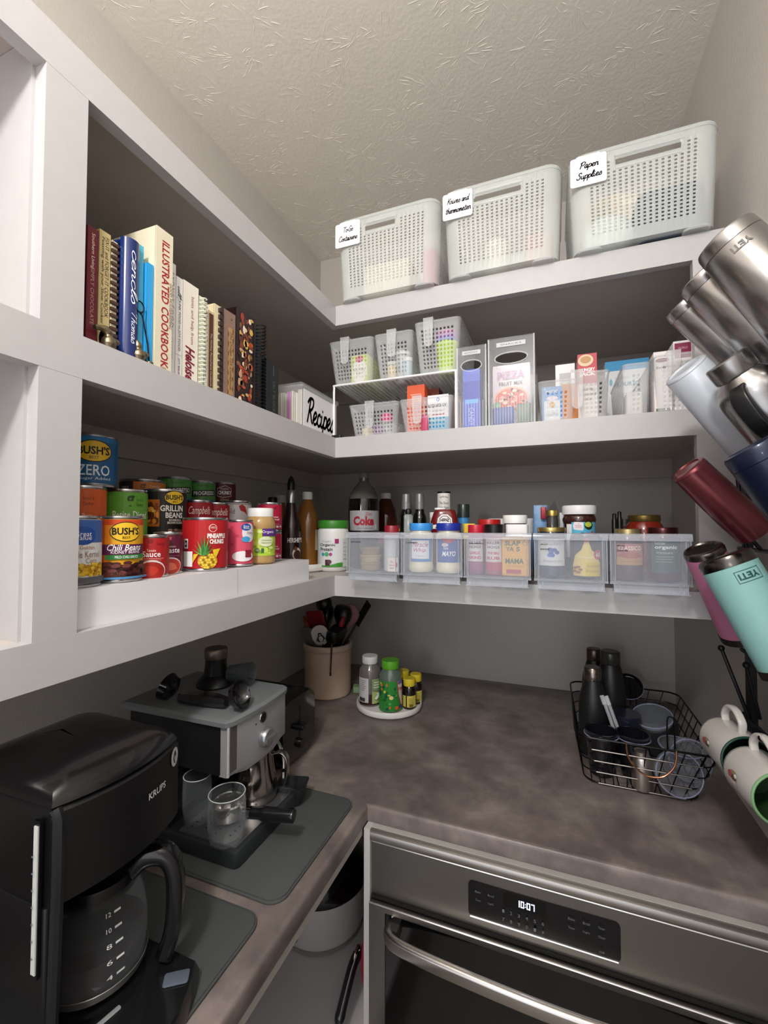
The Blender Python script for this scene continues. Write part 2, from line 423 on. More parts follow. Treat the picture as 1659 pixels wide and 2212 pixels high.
obj('top_slab', g, m_top, wt)
g = G()
A = [(KX-.008+a, z) for a, z in prof]
g.loft([[(x, YE, z) for x, z in A], [(x, KY+.008-(x-KX+.008), z) for x, z in A]])
B = [(KY+.008-a, z) for a, z in prof]
g.loft([[(KX-.008+(KY+.008-y), y, z) for y, z in B], [(WR, y, z) for y, z in B]])
obj('front_edge', g, m_top, wt)
g = G(); g.box(KX-.030, KX-.003, YE, KY-.02, ZK-TH-.016, ZK-TH)
g.box(WL, WL+.02, YE, WB, ZK-TH-.07, ZK-TH)
obj('support_rail', g, M('#a8a49c', .5), wt, label='pale wooden rail under the worktop edge')
g = G(); g.box(WL, WR, WB-.012, WB, ZK, ZK+.001); 

# ================================================================== cookbooks on the middle shelf
m_page = M('#e9e2cf', .8, var=.05, scale=300)
def leftframe(x, y, z): return (x, y, z)
def book(label, y0, y1, h, col, x=-.592, dep=.17, page=None, art=None, rough=.4, name='cookbook', tilt=0, hard=True, coverpart='cover', cat='book', group='cookbooks on the middle shelf'):
    w = y1-y0-.0012
    t = thing(name, label, cat, (x, (y0+y1)/2, ZM), rot=(0, tilt, pi/2), group=group)
    c = .0016 if hard else .0008; o = .002 if hard else 0
    g = G(); g.box(-w/2, w/2, 0, c+.0006, 0, h, 0); g.box(-w/2, -w/2+c, c, dep, 0, h); g.box(w/2-c, w/2, c, dep, 0, h)
    obj(coverpart, g, M(col, rough, coat=.15) if isinstance(col, str) else col, t)
    g = G(); g.box(-w/2+c+.0001, w/2-c-.0001, c+.0008, dep-.003, o, h-o); obj('pages', g, page or m_page, t)
    if art:
        a = Art(); art(a, w, h); a.build(FRONT(0), parent=t)
    return t, w
def vt(a, s, w, h, cy, L, th, col, cx=0, **k): a.text(s, cx, cy, L, th, col, rot=-90, **k)
def coil(t, x, y, z0, z1, r, n, col, wire=.0011, sq=1):
    g = G(); P = []
    for i in range(n*12+1):
        a = 2*pi*i/12; P.append((x+r*sq*cos(a), y+r*sin(a), z0+(z1-z0)*i/(n*12)))
    g.tube(P, wire, 5); return obj('spiral_binding', g, M(col, .35, .6 if col != '#e8ead8' else 0), t)
def a1(a, w, h):
    a.rect(-w/2, w/2, 0, h, '#6b1d2a'); vt(a, 'Southern Living', w, h, h*.8, .05, .006, '#e9d9d0'); vt(a, 'SIMPLY CHOCOLATE', w, h, h*.42, .08, .005, '#b99'); 
book('thin maroon hardback cookbook at the post end of the row', .402, .4185, .166, '#6b1d2a', art=a1)
def a2(a, w, h):
    a.rect(-w/2, w/2, 0, h, '#b9a878'); vt(a, 'FIX-IT and FORGET-IT COOKBOOK', w, h, h*.62, .115, .0055, '#2b231b', cx=.003); vt(a, 'Feasting with your Slow Cooker', w, h, h*.58, .125, .0055, '#3a2b1c', cx=-.0035)
    a.ell(0, .016, w*.4, .013, '#cdbb8a', lay=1); a.text('Good', 0, .016, w*.6, .005, '#4a3520')
book('tan slow cooker cookbook with two lines of dark lettering on its spine', .419, .4365, .171, '#b9a878', art=a2)
t, w = book('narrow book with a brown woven comb binding behind the blue one', .437, .4475, .166, '#e0d4bb', art=None)
g = G()
for i in range(17): g.box(-w/2-.0005, w/2+.0005, -.003, .001, .006+i*.0095, .0105+i*.0095)
obj('comb_binding', g, M('#4a3227', .5, var=.2, scale=150), t, kind='stuff')
# blue comb-bound book: a fat rounded plastic spine
t = thing('cookbook', 'navy blue comb-bound cookbook with a fat rounded spine and white script', 'book', (-.592, .464, ZM), rz=pi/2, group='cookbooks on the middle shelf')
g = G(); P = [(.0145*cos(a), -.002-.0125*sin(a)) for a in [pi*i/14 for i in range(15)]]
P2 = [(.0128*cos(a), -.002-.0110*sin(a)) for a in [pi*i/14 for i in range(14, -1, -1)]]
g.prism(P+P2, .002, .178); obj('comb_binding', g, M('#142a66', .22, coat=.5), t)
g = G()
for i in range(19): g.box(-.0138, -.0118, -.004, .006, .006+i*.009, .0115+i*.009); g.box(.0118, .0138, -.004, .006, .006+i*.009, .0115+i*.009)
obj('comb_teeth', g, M('#0d1a44', .3), t, kind='stuff')
g = G(); g.box(-.011, .011, .003, .16, 0, .174); obj('pages', g, m_page, t)
g = G(); g.box(-.0135, -.0112, .002, .165, 0, .176); g.box(.0112, .0135, .002, .165, 0, .176); obj('cover', g, M('#16306f', .3), t)
a = Art(); a.text('cencls', 0, .12, .085, .011, '#eef2fb', rot=-90, script=True, sw=.032)
a.text('Thomas', 0, .045, .05, .009, '#dfe6f5', rot=-90, script=True, sw=.035)
a.build(lambda s, b, d: ((.0147+d)*sin(s/.014), -.002-(.0127+d)*cos(s/.014), b), step=.004, parent=t)
t, w = book('light blue ring notebook with a soft cover beside the navy book', .4785, .488, .184, '#58b9d8', dep=.15, name='notebook', hard=False, x=-.588, page=M('#d7ecf2', .7))
t, w = book('bright sky blue folder lower than its neighbours', .4885, .500, .160, '#2f9fe0', dep=.15, name='folder', hard=False, x=-.581, cat='folder', page=M('#7cc4ec', .7))
def a5(a, w, h):
    a.rect(-w/2, w/2, 0, h, '#ddd6bd'); vt(a, 'ILLUSTRATED COOKBOOK', w, h, h*.47, .205, .0145, '#a3202c', cx=.002, bold=.02); vt(a, 'GOOD HOUSEKEEPING', w, h, h*.48, .075, .0052, '#7a5b50', cx=.0125)
    a.text('ooo', 0, .004, .01, .003, '#a3202c')
book('big cream cookbook with large red capitals down its spine', .5005, .5335, .226, '#ddd6bd', dep=.2, art=a5, x=-.578)
def a6(a, w, h):
    a.rect(-w/2, -w/2+.0045, 0, h, '#e0408c'); a.rect(-w/2+.0045, w/2, 0, h, '#e9e6e6', lay=1); a.rect(-w/2, -w/2+.0045, h*.38, h*.52, '#e6dcd8', lay=2); a.ell(-w/2+.002, h*.57, .002, .008, '#27205a', lay=2)
    vt(a, 'S Y D N E Y  F O O D', w, h, h*.68, .092, .0075, '#8a8a90', cx=.002); vt(a, 'B I L L  G R A N G E R', w, h, h*.3, .055, .004, '#a2a2a8', cx=.002)
book('white and hot pink spined cookbook with widely spaced grey capitals', .534, .553, .193, '#e9e6e6', art=a6, dep=.19)
def a7(a, w, h):
    a.rect(-w/2, w/2, 0, h, '#efeeed'); vt(a, 'full', w, h, h*.87, .025, .008, '#9a9a9a', script=True); vt(a, 'JUNK FOOD to JOY FOOD', w, h, h*.53, .088, .0062, '#3a3a3a'); vt(a, 'JOY BAUER', w, h, h*.12, .032, .0055, '#5a5a5a')
    a.rect(-w/2, w/2, h*.24, h*.243, '#777', lay=2); a.rect(-w/2, w/2, h*.79, h*.793, '#777', lay=2)
book('slim white cookbook with dark grey capitals left of the red script one', .5535, .568, .176, '#efeeed', art=a7)
def a8(a, w, h):
    a.rect(-w/2, w/2, 0, h, '#e8e3d6'); vt(a, 'hints and help from', w, h, h*.64, .085, .0085, '#8e3440', cx=.003); vt(a, 'Heloise', w, h, h*.2, .06, .021, '#7d1631', cx=-.001, bold=.03, shear=.3)
book('thick cream book with dark red title in bold slanting letters', .5685, .604, .178, '#e8e3d6', art=a8, dep=.18)
t, w = book('thin pale book with a white wire spiral down its spine', .6055, .6185, .168, '#d9dcc4', art=None, page=M('#eceee0', .7), dep=.16)
coil(t, 0, -.003, .006, .165, .0068, 21, '#e8ead8', .0011)
def a10(a, w, h): a.rect(-w/2, w/2, 0, h, '#e6e4dc'); vt(a, 'Kitchen Conversation', w, h, h*.55, .12, .006, '#3f3c38', script=False, shear=.3)
book('white paperback cookbook with thin black slanting title', .619, .6275, .158, '#e6e4dc', art=a10, hard=False)
def a11(a, w, h):
    a.rect(-w/2, w/2, 0, h, '#d9c9a4'); a.rect(-w/2+.0012, w/2-.0012, .002, h*.97, '#5d3422'); vt(a, 'The Hershey Pennsylvania Cookbook', w, h, h*.4, .1, .0055, '#e6d6b8')
book('brown spined cookbook with small cream title between pale books', .628, .6425, .152, '#d9c9a4', art=a11)
t, w = book('cream comb-bound book with dark square teeth along its edge', .643, .660, .172, '#e0d3ad', art=None, dep=.18, page=M('#e6dab8', .8))
g = G()
for i in range(13): g.box(w/2-.006, w/2+.0005, -.005, .001, .006+i*.0128, .0135+i*.0128)
obj('comb_binding', g, M('#3a2a26', .4), t, kind='stuff')
def a12(a, w, h):
    a.rect(-w/2, w/2, 0, h, '#8d7263'); a.rect(-w/2, -w/2+.007, 0, h, '#33252a', lay=2)
    a.rect(.0, .0145, h*.06, h*.82, '#b08a5c', lay=2)
    for i in range(14): a.ell(.0+(i % 2)*.0145, h*(.08+i*.055), .0018, .006, '#9d7a50', lay=2, n=8)
    vt(a, 'The Dodge 125 Cookbook', w, h, h*.44, .115, .009, '#5a3d24', cx=.0072, shear=.3); a.ell(.009, h*.92, .0016, .0016, '#1c1414', lay=3)
book('brown leather-look cookbook with a tan torn-edge title label', .6605, .702, .174, '#8d7263', art=a12, dep=.18, rough=.6)
def a13(a, w, h):
    rr = random.Random(5); a.rect(-w/2, w/2, 0, h, '#2a1a1c')
    for i in range(95):
        c = rr.choice(['#c8a27e', '#7c3b22', '#b9522e', '#e2cdb0', '#8a5a3a', '#3c2620', '#d8b25a', '#a63a24', '#4b2e3a', '#efe2cc', '#5e2d20'])
        a.ell(rr.uniform(-w/2+.007, w/2-.011), rr.uniform(.008, h-.010), rr.uniform(.003, .007), rr.uniform(.003, .009), c, n=7, lay=2+i//12)
    a.rect(w/2-.0045, w/2, 0, h, '#1a1420', lay=14)
book('tall cookbook with a photo collage of food on its spine', .703, .763, .194, '#241618', art=a13, dep=.18, rough=.3)
t, w = book('black wire-bound book with a long row of black loops', .770, .796, .188, '#1b1a1c', art=None, dep=.18, x=-.598)
coil(t, 0, -.004, .006, .188, .013, 24, '#1a1a1c', .0012, sq=.95)
def a15(a, w, h):
    a.rect(-w/2, w/2, 0, h, '#15171a'); vt(a, 'SALT BLOCK', w, h, h*.37, .072, .009, '#4d6b62', cx=.006); a.rect(-w/2, -w/2+.002, 0, h, '#2e3136', lay=2); a.rect(.003, .0045, h*.75, h*.93, '#889', lay=2)
book('short black boxed cookbook with faint grey-green capitals', .803, .850, .124, '#15171a', art=a15, dep=.14, rough=.3)

# two small metal birds with a looped wire note holder, standing in front of the navy book
m_brass = M('#8c7f68', .3, .95, var=.15, scale=60)
def bird(loc, label, beak):
    t = thing('bird_figurine', label, 'figurine', loc, group='metal birds before the cookbooks'); g = G()
    P = smooth_path([(0, 0, 0), (0, 0, .003), (0, 0, .008), (0, -.0005, .014), (0, -.001, .0185), (0, -.0015, .0225)]+beak[0], 4)
    Rr = [.006, .0085, .0102, .0085, .0052, .0062]+beak[1]; rad = []
    for i in range(len(P)): q = i/4; k = min(int(q), len(Rr)-2); rad.append(Rr[k]+(Rr[k+1]-Rr[k])*(q-k))
    g.tube(P, rad, 16); obj('body', g, m_brass, t, ang=60)
    g = G(); g.ball((.004, .007, .013), .0055, 12, sc=(.6, 1.3, .8)); obj('wing', g, m_brass, t)
    return t
bird((-.581, .4285, ZM), 'brass coloured bird figurine with a long raised beak before the tan book', ([(0, -.006, .026), (0, -.013, .0255), (0, -.021, .0235)], [.0058, .0036, .0034]))
bird((-.581, .4760, ZM), 'brass coloured bird figurine with a pointed head at the foot of the navy book', ([(0, -.003, .027), (0, -.006, .0315)], [.0045, .0012]))
t = thing('wire_note_holder', 'thin black wire note holder ending in a round loop before the blue folder', 'note holder', (-.579, .4925, ZM))
g = G(); P = [(0, 0, .004), (0, -.003, .03), (0, -.013, .07)]+[(0, -.018+.0075*sin(a), .0825-.0085*cos(a)+.0) for a in [2*pi*i/14 for i in range(14)]]+[(0, -.014, .074)]
g.tube(P, .0011, 6); obj('wire', g, M('#222028', .3, .8), t); obj('foot', G().lathe([(0, 0), (.006, 0), (.006, .004), (0, .005)], 12), m_brass, t)

# recipe box: clear plastic with cards standing inside
t = thing('recipe_box', 'clear plastic box with a white front marked Recipes in black script', 'box', (-.592, 1.047, ZM), rz=pi/2)
w, d, h = .192, .095, .112; m_clr = clear('#eef2f2', .14, .08)
g = G(); th = .0018
g.box(-w/2, w/2, 0, th, 0, h); g.box(-w/2, w/2, d-th, d, 0, h); g.box(-w/2, -w/2+th, th, d-th, 0, h); g.box(w/2-th, w/2, th, d-th, 0, h); g.box(-w/2, w/2, 0, d, 0, th)
obj('body', g, m_clr, t)
g = G(); g.slab(w+.012, d+.010, h, h+.004, .006, .0015, cy=d/2); g.slab(w+.012, d+.010, h-.007, h, .006, .001, cy=d/2); obj('lid', g, m_clr, t)
g = G(); g.box(-w/2+.008, w/2-.006, -.0012, -.0002, .004, h-.009); obj('label_card', g, M('#e9e9ee', .6), t)
a = Art(); a.text('Recipes', 0, h*.45, w*.8, .07, '#0c0c0e', script=True, sw=.062); a.build(FRONT(-.0013), parent=t, lift=.0001, base=.0002)
rr = random.Random(2)
cols = ['#e8e4da', '#d9d2c4', '#efe9dc', '#cfc8b6', '#e9e0cf', '#d975c9', '#d46fc6', '#e6e2dd', '#dcd6c8', '#eee', '#c9c3b4', '#e2dbcb']
for i, c in enumerate(cols):
    x = -.592-.006-i*.0066
    o = obj('recipe_card', G().box(-.085, .082, 0, .0048, .004, .098+rr.uniform(-.004, .005)), M(c, .8, var=.04, scale=200), None, (x, 1.047, ZM), (0, 0, pi/2))
    tag(o, ['cream recipe card standing among others in the clear recipe box', 'pink divider between the cards in the clear recipe box'][c in ('#d975c9', '#d46fc6')], 'recipe card', 'pink dividers in the recipe box' if c in ('#d975c9', '#d46fc6') else 'cards in the recipe box')
o = obj('black_clip', G().slab(.035, .018, 0, .012, .004, .002), M('#141416', .4), None, (-.580, 1.118, ZM)); tag(o, 'small black plastic piece lying at the inner shelf corner', 'clip')

# ================================================================== vessels, cans
m_tin = M('#b9b9bb', .25, .95); m_wht = M('#ececea', .35); m_blk = M('#111113', .35)
def face(x, y, off=0): return atan2(-y, -x)+pi/2+R(off)
def vessel(name, label, cat, x, y, z, parts, off=0, group=None, art=None, ar=None, seg=30, rz=None):
    t = thing(name, label, cat, (x, y, z), rz=face(x, y, off) if rz is None else rz, group=group)
    for p in parts:
        g = G(); g.lathe(p[1], seg); o = obj(p[0], g, p[2], t)
    if art:
        a = Art(); art(a, ar); a.build(cyl(ar), step=ar*.16, parent=t)
    return t
def can(label, x, y, z, r, h, col, art, off=0, rough=.38, group='food cans on the stepped riser', lid='#b9b9bb'):
    t = thing('food_can', label, 'can', (x, y, z), rz=face(x, y, off), group=group)
    g = G(); g.lathe([(0, .003), (r-.004, .003), (r-.003, 0), (r, .0005), (r+.0004, .003), (r-.0006, .0045), (r-.0006, h-.0045), (r+.0004, h-.003), (r, h-.0003), (r-.002, h), (r-.0035, h-.004), (0, h-.004)], 32)
    obj('tin', g, M(lid, .25, .95), t)
    g = G(); g.lathe([(r-.0003, .0055), (r, .0055), (r, h-.0055), (r-.0003, h-.0055)], 36, closed=True); obj('paper_label', g, M(col, rough), t)
    a = Art(); art(a, r, h); a.build(cyl(r), step=r*.16, parent=t, name='print')
    return t
# white three-step riser, in two telescoping halves
t = thing('shelf_riser', 'white three-step expandable riser holding the food cans', 'riser', (0, 0, ZB))
m_riser = M('#e6e6ea', .3)
for (y0, y1, e) in ((.39, .714, 0), (.7135, .989, .0012)):
    g = G(); H = (.0525-e, .105-e, .158-e); xs = (-.590-e, -.690, -.785, -.885)
    for k in range(3):
        g.box(xs[k+1], xs[k], y0, y1, H[k]-.003, H[k]); g.box(xs[k]-.003, xs[k], y0, y1, 0 if k == 0 else H[k-1], H[k]-.003)
    g.box(xs[3], xs[0]-.003, y1-.003, y1, 0, H[0]-.003); g.box(xs[3], xs[1]-.003, y1-.003, y1, H[0]-.003, H[1]-.003); g.box(xs[3], xs[2]-.003, y1-.003, y1, H[1]-.003, H[2]-.003)
    obj('step_half', g, m_riser, t)
T1, T2, T3 = ZB+.0527, ZB+.1052, ZB+.1582
def c_corn(a, r, h):
    a.rect(-.06, .06, .006, h-.006, '#e9e9ec'); a.rect(-.06, .06, h*.62, h-.006, '#3b63ad', lay=2); a.ell(.008, h*.72, .016, .013, '#2350a0', lay=3); a.text('Great', .008, h*.745, .02, .007, '#fff'); a.text('Value', .008, h*.69, .02, .006, '#fff')
    a.text('Golden', .013, h*.555, .018, .005, '#b3803a'); a.text('Whole Kernel', .008, h*.46, .044, .009, '#8b6a52'); a.text('Corn', .018, h*.37, .014, .007, '#8b6a52')
    rr = random.Random(1); a.rect(-.06, .06, .016, h*.30, '#c99a1c', lay=2)
    for i in range(150): a.ell(rr.uniform(-.03, .035), rr.uniform(.016, h*.33), .0027, .0021, rr.choice(['#e3b92c', '#d3a51c', '#efcb4a', '#b98a14']), n=7, lay=6+i//30)
    a.rect(-.06, .06, .006, .014, '#5b5b60', lay=12)
can('blue and white can of whole kernel corn in the front row beside the post', -.632, .4235, T1, .0305, .099, '#e9e9ec', c_corn)
def bush(a, cy, w, kx=0):
    a.ell(kx, cy, w*.52, w*.36, '#1c1a12'); a.ell(kx, cy, w*.49, w*.33, '#f0c22c'); a.text("BUSH'S", kx, cy+w*.02, w*.88, w*.27, '#17140f', bold=.03); a.text('BEST', kx, cy-w*.21, w*.25, w*.09, '#17140f')
def c_chili(a, r, h):
    a.rect(-.06, .06, .006, h-.006, '#e5a81d'); a.rect(-.06, -.018, .006, h-.006, '#e0641b', lay=2); a.rect(-.018, -.010, .006, h-.006, '#e78a1c', lay=2); a.rect(-.06, .06, h*.86, h-.006, '#d2491d', lay=3)
    bush(a, h*.76, .042, .010); a.poly([(-.026, h*.42), (.04, h*.42), (.04, h*.57), (-.022, h*.57), (-.027, h*.5)], '#5b1c4c'); a.text('Chili Beans', .009, h*.525, .046, .0095, '#fff', shear=.3, bold=.01); a.text('KIDNEY BEANS', .010, h*.455, .038, .0045, '#fff')
    a.rect(-.016, .04, h*.35, h*.415, '#2f8244'); a.text('MILD CHILI SAUCE', .011, h*.383, .03, .0038, '#fff')
    rr = random.Random(4); a.rect(-.035, .04, .009, h*.27, '#3b1714')
    for i in range(60): a.ell(rr.uniform(-.029, .038), rr.uniform(.011, h*.30), .0056, .0028, rr.choice(['#4b201c', '#5e2b26', '#3a1512', '#6e3a34']), n=9, a0=0, lay=20+i//8)
    a.rect(-.06, .06, .006, .009, '#4a8ac0')
can('yellow and orange can of chili beans with a purple banner in the front row', -.632, .4885, T1, .0328, .1, '#e5a81d', c_chili)
def c_sauce(a, r, h):
    a.rect(-.05, .05, .006, h-.006, '#a81c22'); a.text('g', -.002, h*.79, .009, .014, '#7a0f16', bold=.03); a.text('Good & Gather', .014, h*.79, .014, .004, '#7a0f16'); a.text('Tomato', -.0005, h*.64, .013, .0045, '#f2d8d2'); a.text('Sauce', 0, h*.555, .026, .0095, '#fff', bold=.01)
    a.rect(-.018, .018, h*.445, h*.455, '#e8b6ae'); a.rect(-.014, .014, h*.41, h*.418, '#e8b6ae'); a.ell(.0, h*.17, .021, .017, '#d9d5d4'); a.ell(0, h*.155, .0195, .0155, '#9c2018'); a.ell(-.003, h*.17, .013, .008, '#b8321f')
can('short red can of tomato sauce in the front row', -.632, .549, T1, .0262, .07, '#a81c22', c_sauce)
def c_paste(a, r, h):
    a.rect(-.05, .05, .006, h-.006, '#5c1430'); a.text('g', .002, h*.80, .008, .012, '#c04a5a', bold=.03); a.text('Tomato', .006, h*.66, .013, .004, '#f2d8d2'); a.text('Paste', .008, h*.57, .024, .0095, '#fff', bold=.01); a.rect(-.012, .02, h*.43, h*.44, '#b68')
    a.ell(.004, h*.2, .019, .015, '#e6dcdc'); a.ell(.004, h*.19, .0175, .0135, '#b53a2a'); a.ell(.001, h*.2, .012, .006, '#e0705a'); a.ell(.004, h*.15, .010, .004, '#e0705a')
can('short maroon can of tomato paste in the front row', -.649, .598, T1, .0238, .074, '#5c1430', c_paste)
def c_pine(a, r, h):
    a.rect(-.07, .07, .006, h-.006, '#b51a22'); a.ell(.019, h*.80, .0075, .0075, '#f3ecea'); a.ell(.019, h*.80, .0065, .0065, '#b51a22'); a.text('100%', .019, h*.81, .010, .004, '#f3ecea'); a.text('PINEAPPLE', .027, h*.655, .036, .009, '#f4f0ea', bold=.05); a.text('CHUNKS', .027, h*.55, .028, .009, '#f4f0ea', bold=.05)
    a.rect(-.036, -.026, h*.42, h*.60, '#f1f1f1'); a.rect(-.034, -.028, h*.45, h*.57, '#1b1b1b'); a.ell(-.031, h*.51, .0017, .0025, '#f1f1f1')
    a.rect(-.037, -.016, h*.09, h*.37, '#f1f1f1')
    for i in range(14): a.rect(-.0355+i*.0013, -.0355+i*.0013+.0006*(1+i % 2), h*.1, h*.31, '#1b1b1b', lay=9)
    a.poly([(-.016, h*.15), (-.005, h*.33), (-.014, h*.32)], '#e8c32a'); a.poly([(.022, h*.2), (.032, h*.42), (.018, h*.4)], '#e8c32a')
    a.ell(.010, h*.19, .0165, .0145, '#c79a1c')
    for i in range(7):
        for j in range(6):
            x = .010+(i-3)*.0046+(j % 2)*.0022; y = h*.19+(j-2.5)*.0047
            if ((x-.01)/.015)**2+((y-h*.19)/.0135)**2 < 1: a.ell(x, y, .0022, .0023, ['#f0d24a', '#8a6a14', '#e8c63a'][(i+j) % 3], n=6, lay=14)
    for k, (dx, L) in enumerate([(-.013, .02), (-.009, .028), (-.004, .036), (.001, .038), (.006, .033), (.010, .025), (.013, .015), (-.015, .011), (-.002, .024), (.004, .022)]):
        a.poly([(.0035+dx*.15-.0028, h*.30), (.0035+dx*.15+.0028, h*.30), (.004+dx*1.25, h*.30+L)], ['#3f8a35', '#67ab48', '#2d6e2c'][k % 3])
can('large red can of pineapple chunks in the front row', -.637, .676, T1, .041, .101, '#b51a22', c_pine, off=-8)
def c_pink(a, r, h):
    a.rect(-.06, .06, .006, h-.006, '#d9506a')
    for i in range(4): a.rect(-.024+(i % 2)*.012, -.016+(i % 2)*.012, h*(.86-.18*i)-.006, h*(.86-.18*i), '#c23c58', lay=2)
    a.ell(.017, h*.72, .016, .02, '#eae6ea'); a.ell(.010, h*.84, .011, .0075, '#2350a0'); a.text('Great', .010, h*.86, .013, .005, '#fff'); a.text('Value', .010, h*.82, .013, .004, '#fff'); a.text('Cherry', .018, h*.71, .015, .007, '#7a2b3a')
    a.ell(.009, h*.58, .009, .006, '#4aa0d8'); a.ell(.004, h*.22, .022, .011, '#efeef0'); 
    for i in range(9): a.ell(.010+(i % 3)*.004, h*.22+(i//3)*.005, .003, .003, ['#7a1626', '#9c2236'][i % 2], n=8, lay=12)
can('pink fruit filling can beside the red pineapple can', -.630, .769, T1, .027, .098, '#d9506a', c_pink, off=6)
def art_apple(a, r):
    a.rect(-.06, .06, .018, .078, '#b6d640'); rr = random.Random(9)
    for i in range(26): a.ell(rr.uniform(-.03, .03), rr.uniform(.024, .074), rr.uniform(.003, .008), rr.uniform(.003, .008), rr.choice(['#cfe469', '#a3cb34', '#dceb96', '#8fbb30']), n=10, lay=2+i//6)
    a.rect(.006, .06, .062, .079, '#5b2f86', lay=8); a.text('Organic', .020, .071, .028, .008, '#fff'); a.ell(.014, .050, .016, .0115, '#dfe9c0', lay=9); a.text('Unsweetened', .016, .053, .023, .0035, '#4b5b3a'); a.text('Applesauce', .016, .047, .023, .0038, '#4b5b3a')
    a.ell(-.004, .030, .0055, .0055, '#5d8a3a', lay=9); a.text('USDA', -.004, .031, .007, .003, '#fff'); a.rect(.004, .010, .025, .035, '#3c6d3a', lay=9)
vessel('applesauce_jar', 'jar of applesauce with a white cap and a lime green label', 'jar', -.632, .842, T1, [
    ('jar', [(0, 0), (.029, 0), (.033, .004), (.0335, .012), (.0325, .018), (.0325, .078), (.034, .084), (.0335, .094), (.029, .104), (.026, .108), (.026, .112), (0, .112)], M('#b89660', .15, coat=.4)),
    ('cap', [(0, .106), (.0285, .106), (.0285, .1235), (.027, .1255), (0, .1255)], m_wht)], art=art_apple, ar=.0329, off=-4)
def c_rasp(a, r, h):
    a.rect(-.06, .06, .006, h-.006, '#b3173f'); a.text('g', .010, h*.76, .007, .011, '#7c0c28', bold=.03); a.text('Sweetened', .009, h*.5, .020, .004, '#fff'); a.text('Condensed', .010, h*.42, .024, .005, '#fff')
    rr = random.Random(2)
    for i in range(16): a.ell(rr.uniform(-.02, .025), rr.uniform(.008, h*.26), .004, .0028, rr.choice(['#4a0c1c', '#7b1830', '#c24a62', '#e8d2d6']), n=8, lay=6+i//4)
can('crimson can of sweetened condensed milk, lower of two stacked', -.660, .915, T1, .0295, .071, '#b3173f', c_rasp, off=6)
can('crimson can of sweetened condensed milk, upper of two stacked', -.660, .915, T1+.0712, .0295, .071, '#b3173f', c_rasp, off=6)
# second row
def c_pump(a, r, h):
    a.rect(-.06, .06, .006, h-.006, '#d9622a'); a.text('g', -.006, h*.74, .013, .024, '#7d2a10', bold=.03); a.text('Good &', .014, h*.79, .016, .006, '#8b3010'); a.text('Gather', .014, h*.70, .016, .006, '#8b3010'); a.text('100% Pure', .004, h*.50, .032, .007, '#f6e6da'); a.text('Pumpkin', .004, h*.36, .038, .0125, '#fff', bold=.01)
can('orange can of pumpkin in the second row under the blue bean can', -.733, .500, T2, .034, .098, '#d9622a', c_pump, off=-10)
def c_diced(a, r, h):
    a.rect(-.06, .06, .006, h-.006, '#67aa3c'); a.text('g', .008, h*.76, .013, .024, '#25521c', bold=.03); a.text('Good &', .024, h*.81, .014, .006, '#2e6322'); a.text('Gather', .024, h*.72, .014, .006, '#2e6322'); a.text('Petite Diced', .010, h*.53, .058, .0135, '#f4f6ee', bold=.01); a.text('Tomatoes', .012, h*.40, .026, .006, '#f4f6ee')
can('bright green can of petite diced tomatoes in the second row', -.735, .580, T2, .036, .098, '#67aa3c', c_diced)
def c_grill(a, r, h):
    a.rect(-.07, .07, .006, h-.006, '#1b1715'); rr = random.Random(6)
    a.rect(-.030, -.006, h*.3, h*.80, '#b8651f')
    for i in range(22): a.ell(rr.uniform(-.027, -.008), rr.uniform(h*.3, h*.7), rr.uniform(.002, .006), rr.uniform(.003, .009), rr.choice(['#d88428', '#8a4312', '#e8a040', '#5a2a10', '#f0b860']), n=8, lay=3+i//6)
    for i in range(4): a.ell(-.037, h*(.84-.2*i), .0035, .0035, '#d8d4cc', lay=4); a.ell(-.037, h*(.84-.2*i), .0025, .0025, '#2a2624', lay=5)
    bush(a, h*.84, .038, .021); a.text('GRILLIN', .016, h*.64, .042, .012, '#f6f2ea', bold=.03); a.text('BEANS', .020, h*.51, .032, .011, '#f6f2ea', bold=.03); a.text('BOURBON &', .021, h*.42, .022, .0045, '#e8e2d6', bold=.02); a.text('BROWN SUGAR', .021, h*.37, .028, .0045, '#e8e2d6', bold=.02)
    for i in range(22): a.ell(rr.uniform(-.002, .036), rr.uniform(h*.08, h*.24), .0042, .0025, rr.choice(['#7d5a48', '#6b4436', '#967060']), n=8, lay=12+i//6)
can('large black can of grilling beans with an orange flame picture', -.735, .664, T2, .0425, .104, '#1b1715', c_grill)
def c_camp(a, r, h): a.rect(-.06, .06, .006, h-.006, '#a31626'); a.text('Campbells', .006, h*.72, .048, .022, '#f6efe8', shear=.4, bold=.0); a.rect(-.06, .06, .006, h*.45, '#efece6', lay=2)
can('red and white condensed soup can right of the black bean can', -.728, .748, T2, .0295, .088, '#a31626', c_camp)
can('red and white condensed soup can behind the pineapple can', -.735, .812, T2, .0295, .086, '#a31626', c_camp)
def c_wen(a, r, h): a.rect(-.06, .06, .006, h-.006, '#dcdcdc'); a.rect(-.06, .06, h-.010, h-.006, '#a8a8a8'); a.poly([(.004, h*.86), (.012, h*.9), (.02, h*.84), (.026, h*.62), (.018, h*.7), (.008, h*.74)], '#b5352c'); a.text('old', -.014, h*.72, .018, .012, '#777')
can('white chili can with a small red emblem behind the pink can', -.735, .885, T2, .034, .094, '#dcdcdc', c_wen)
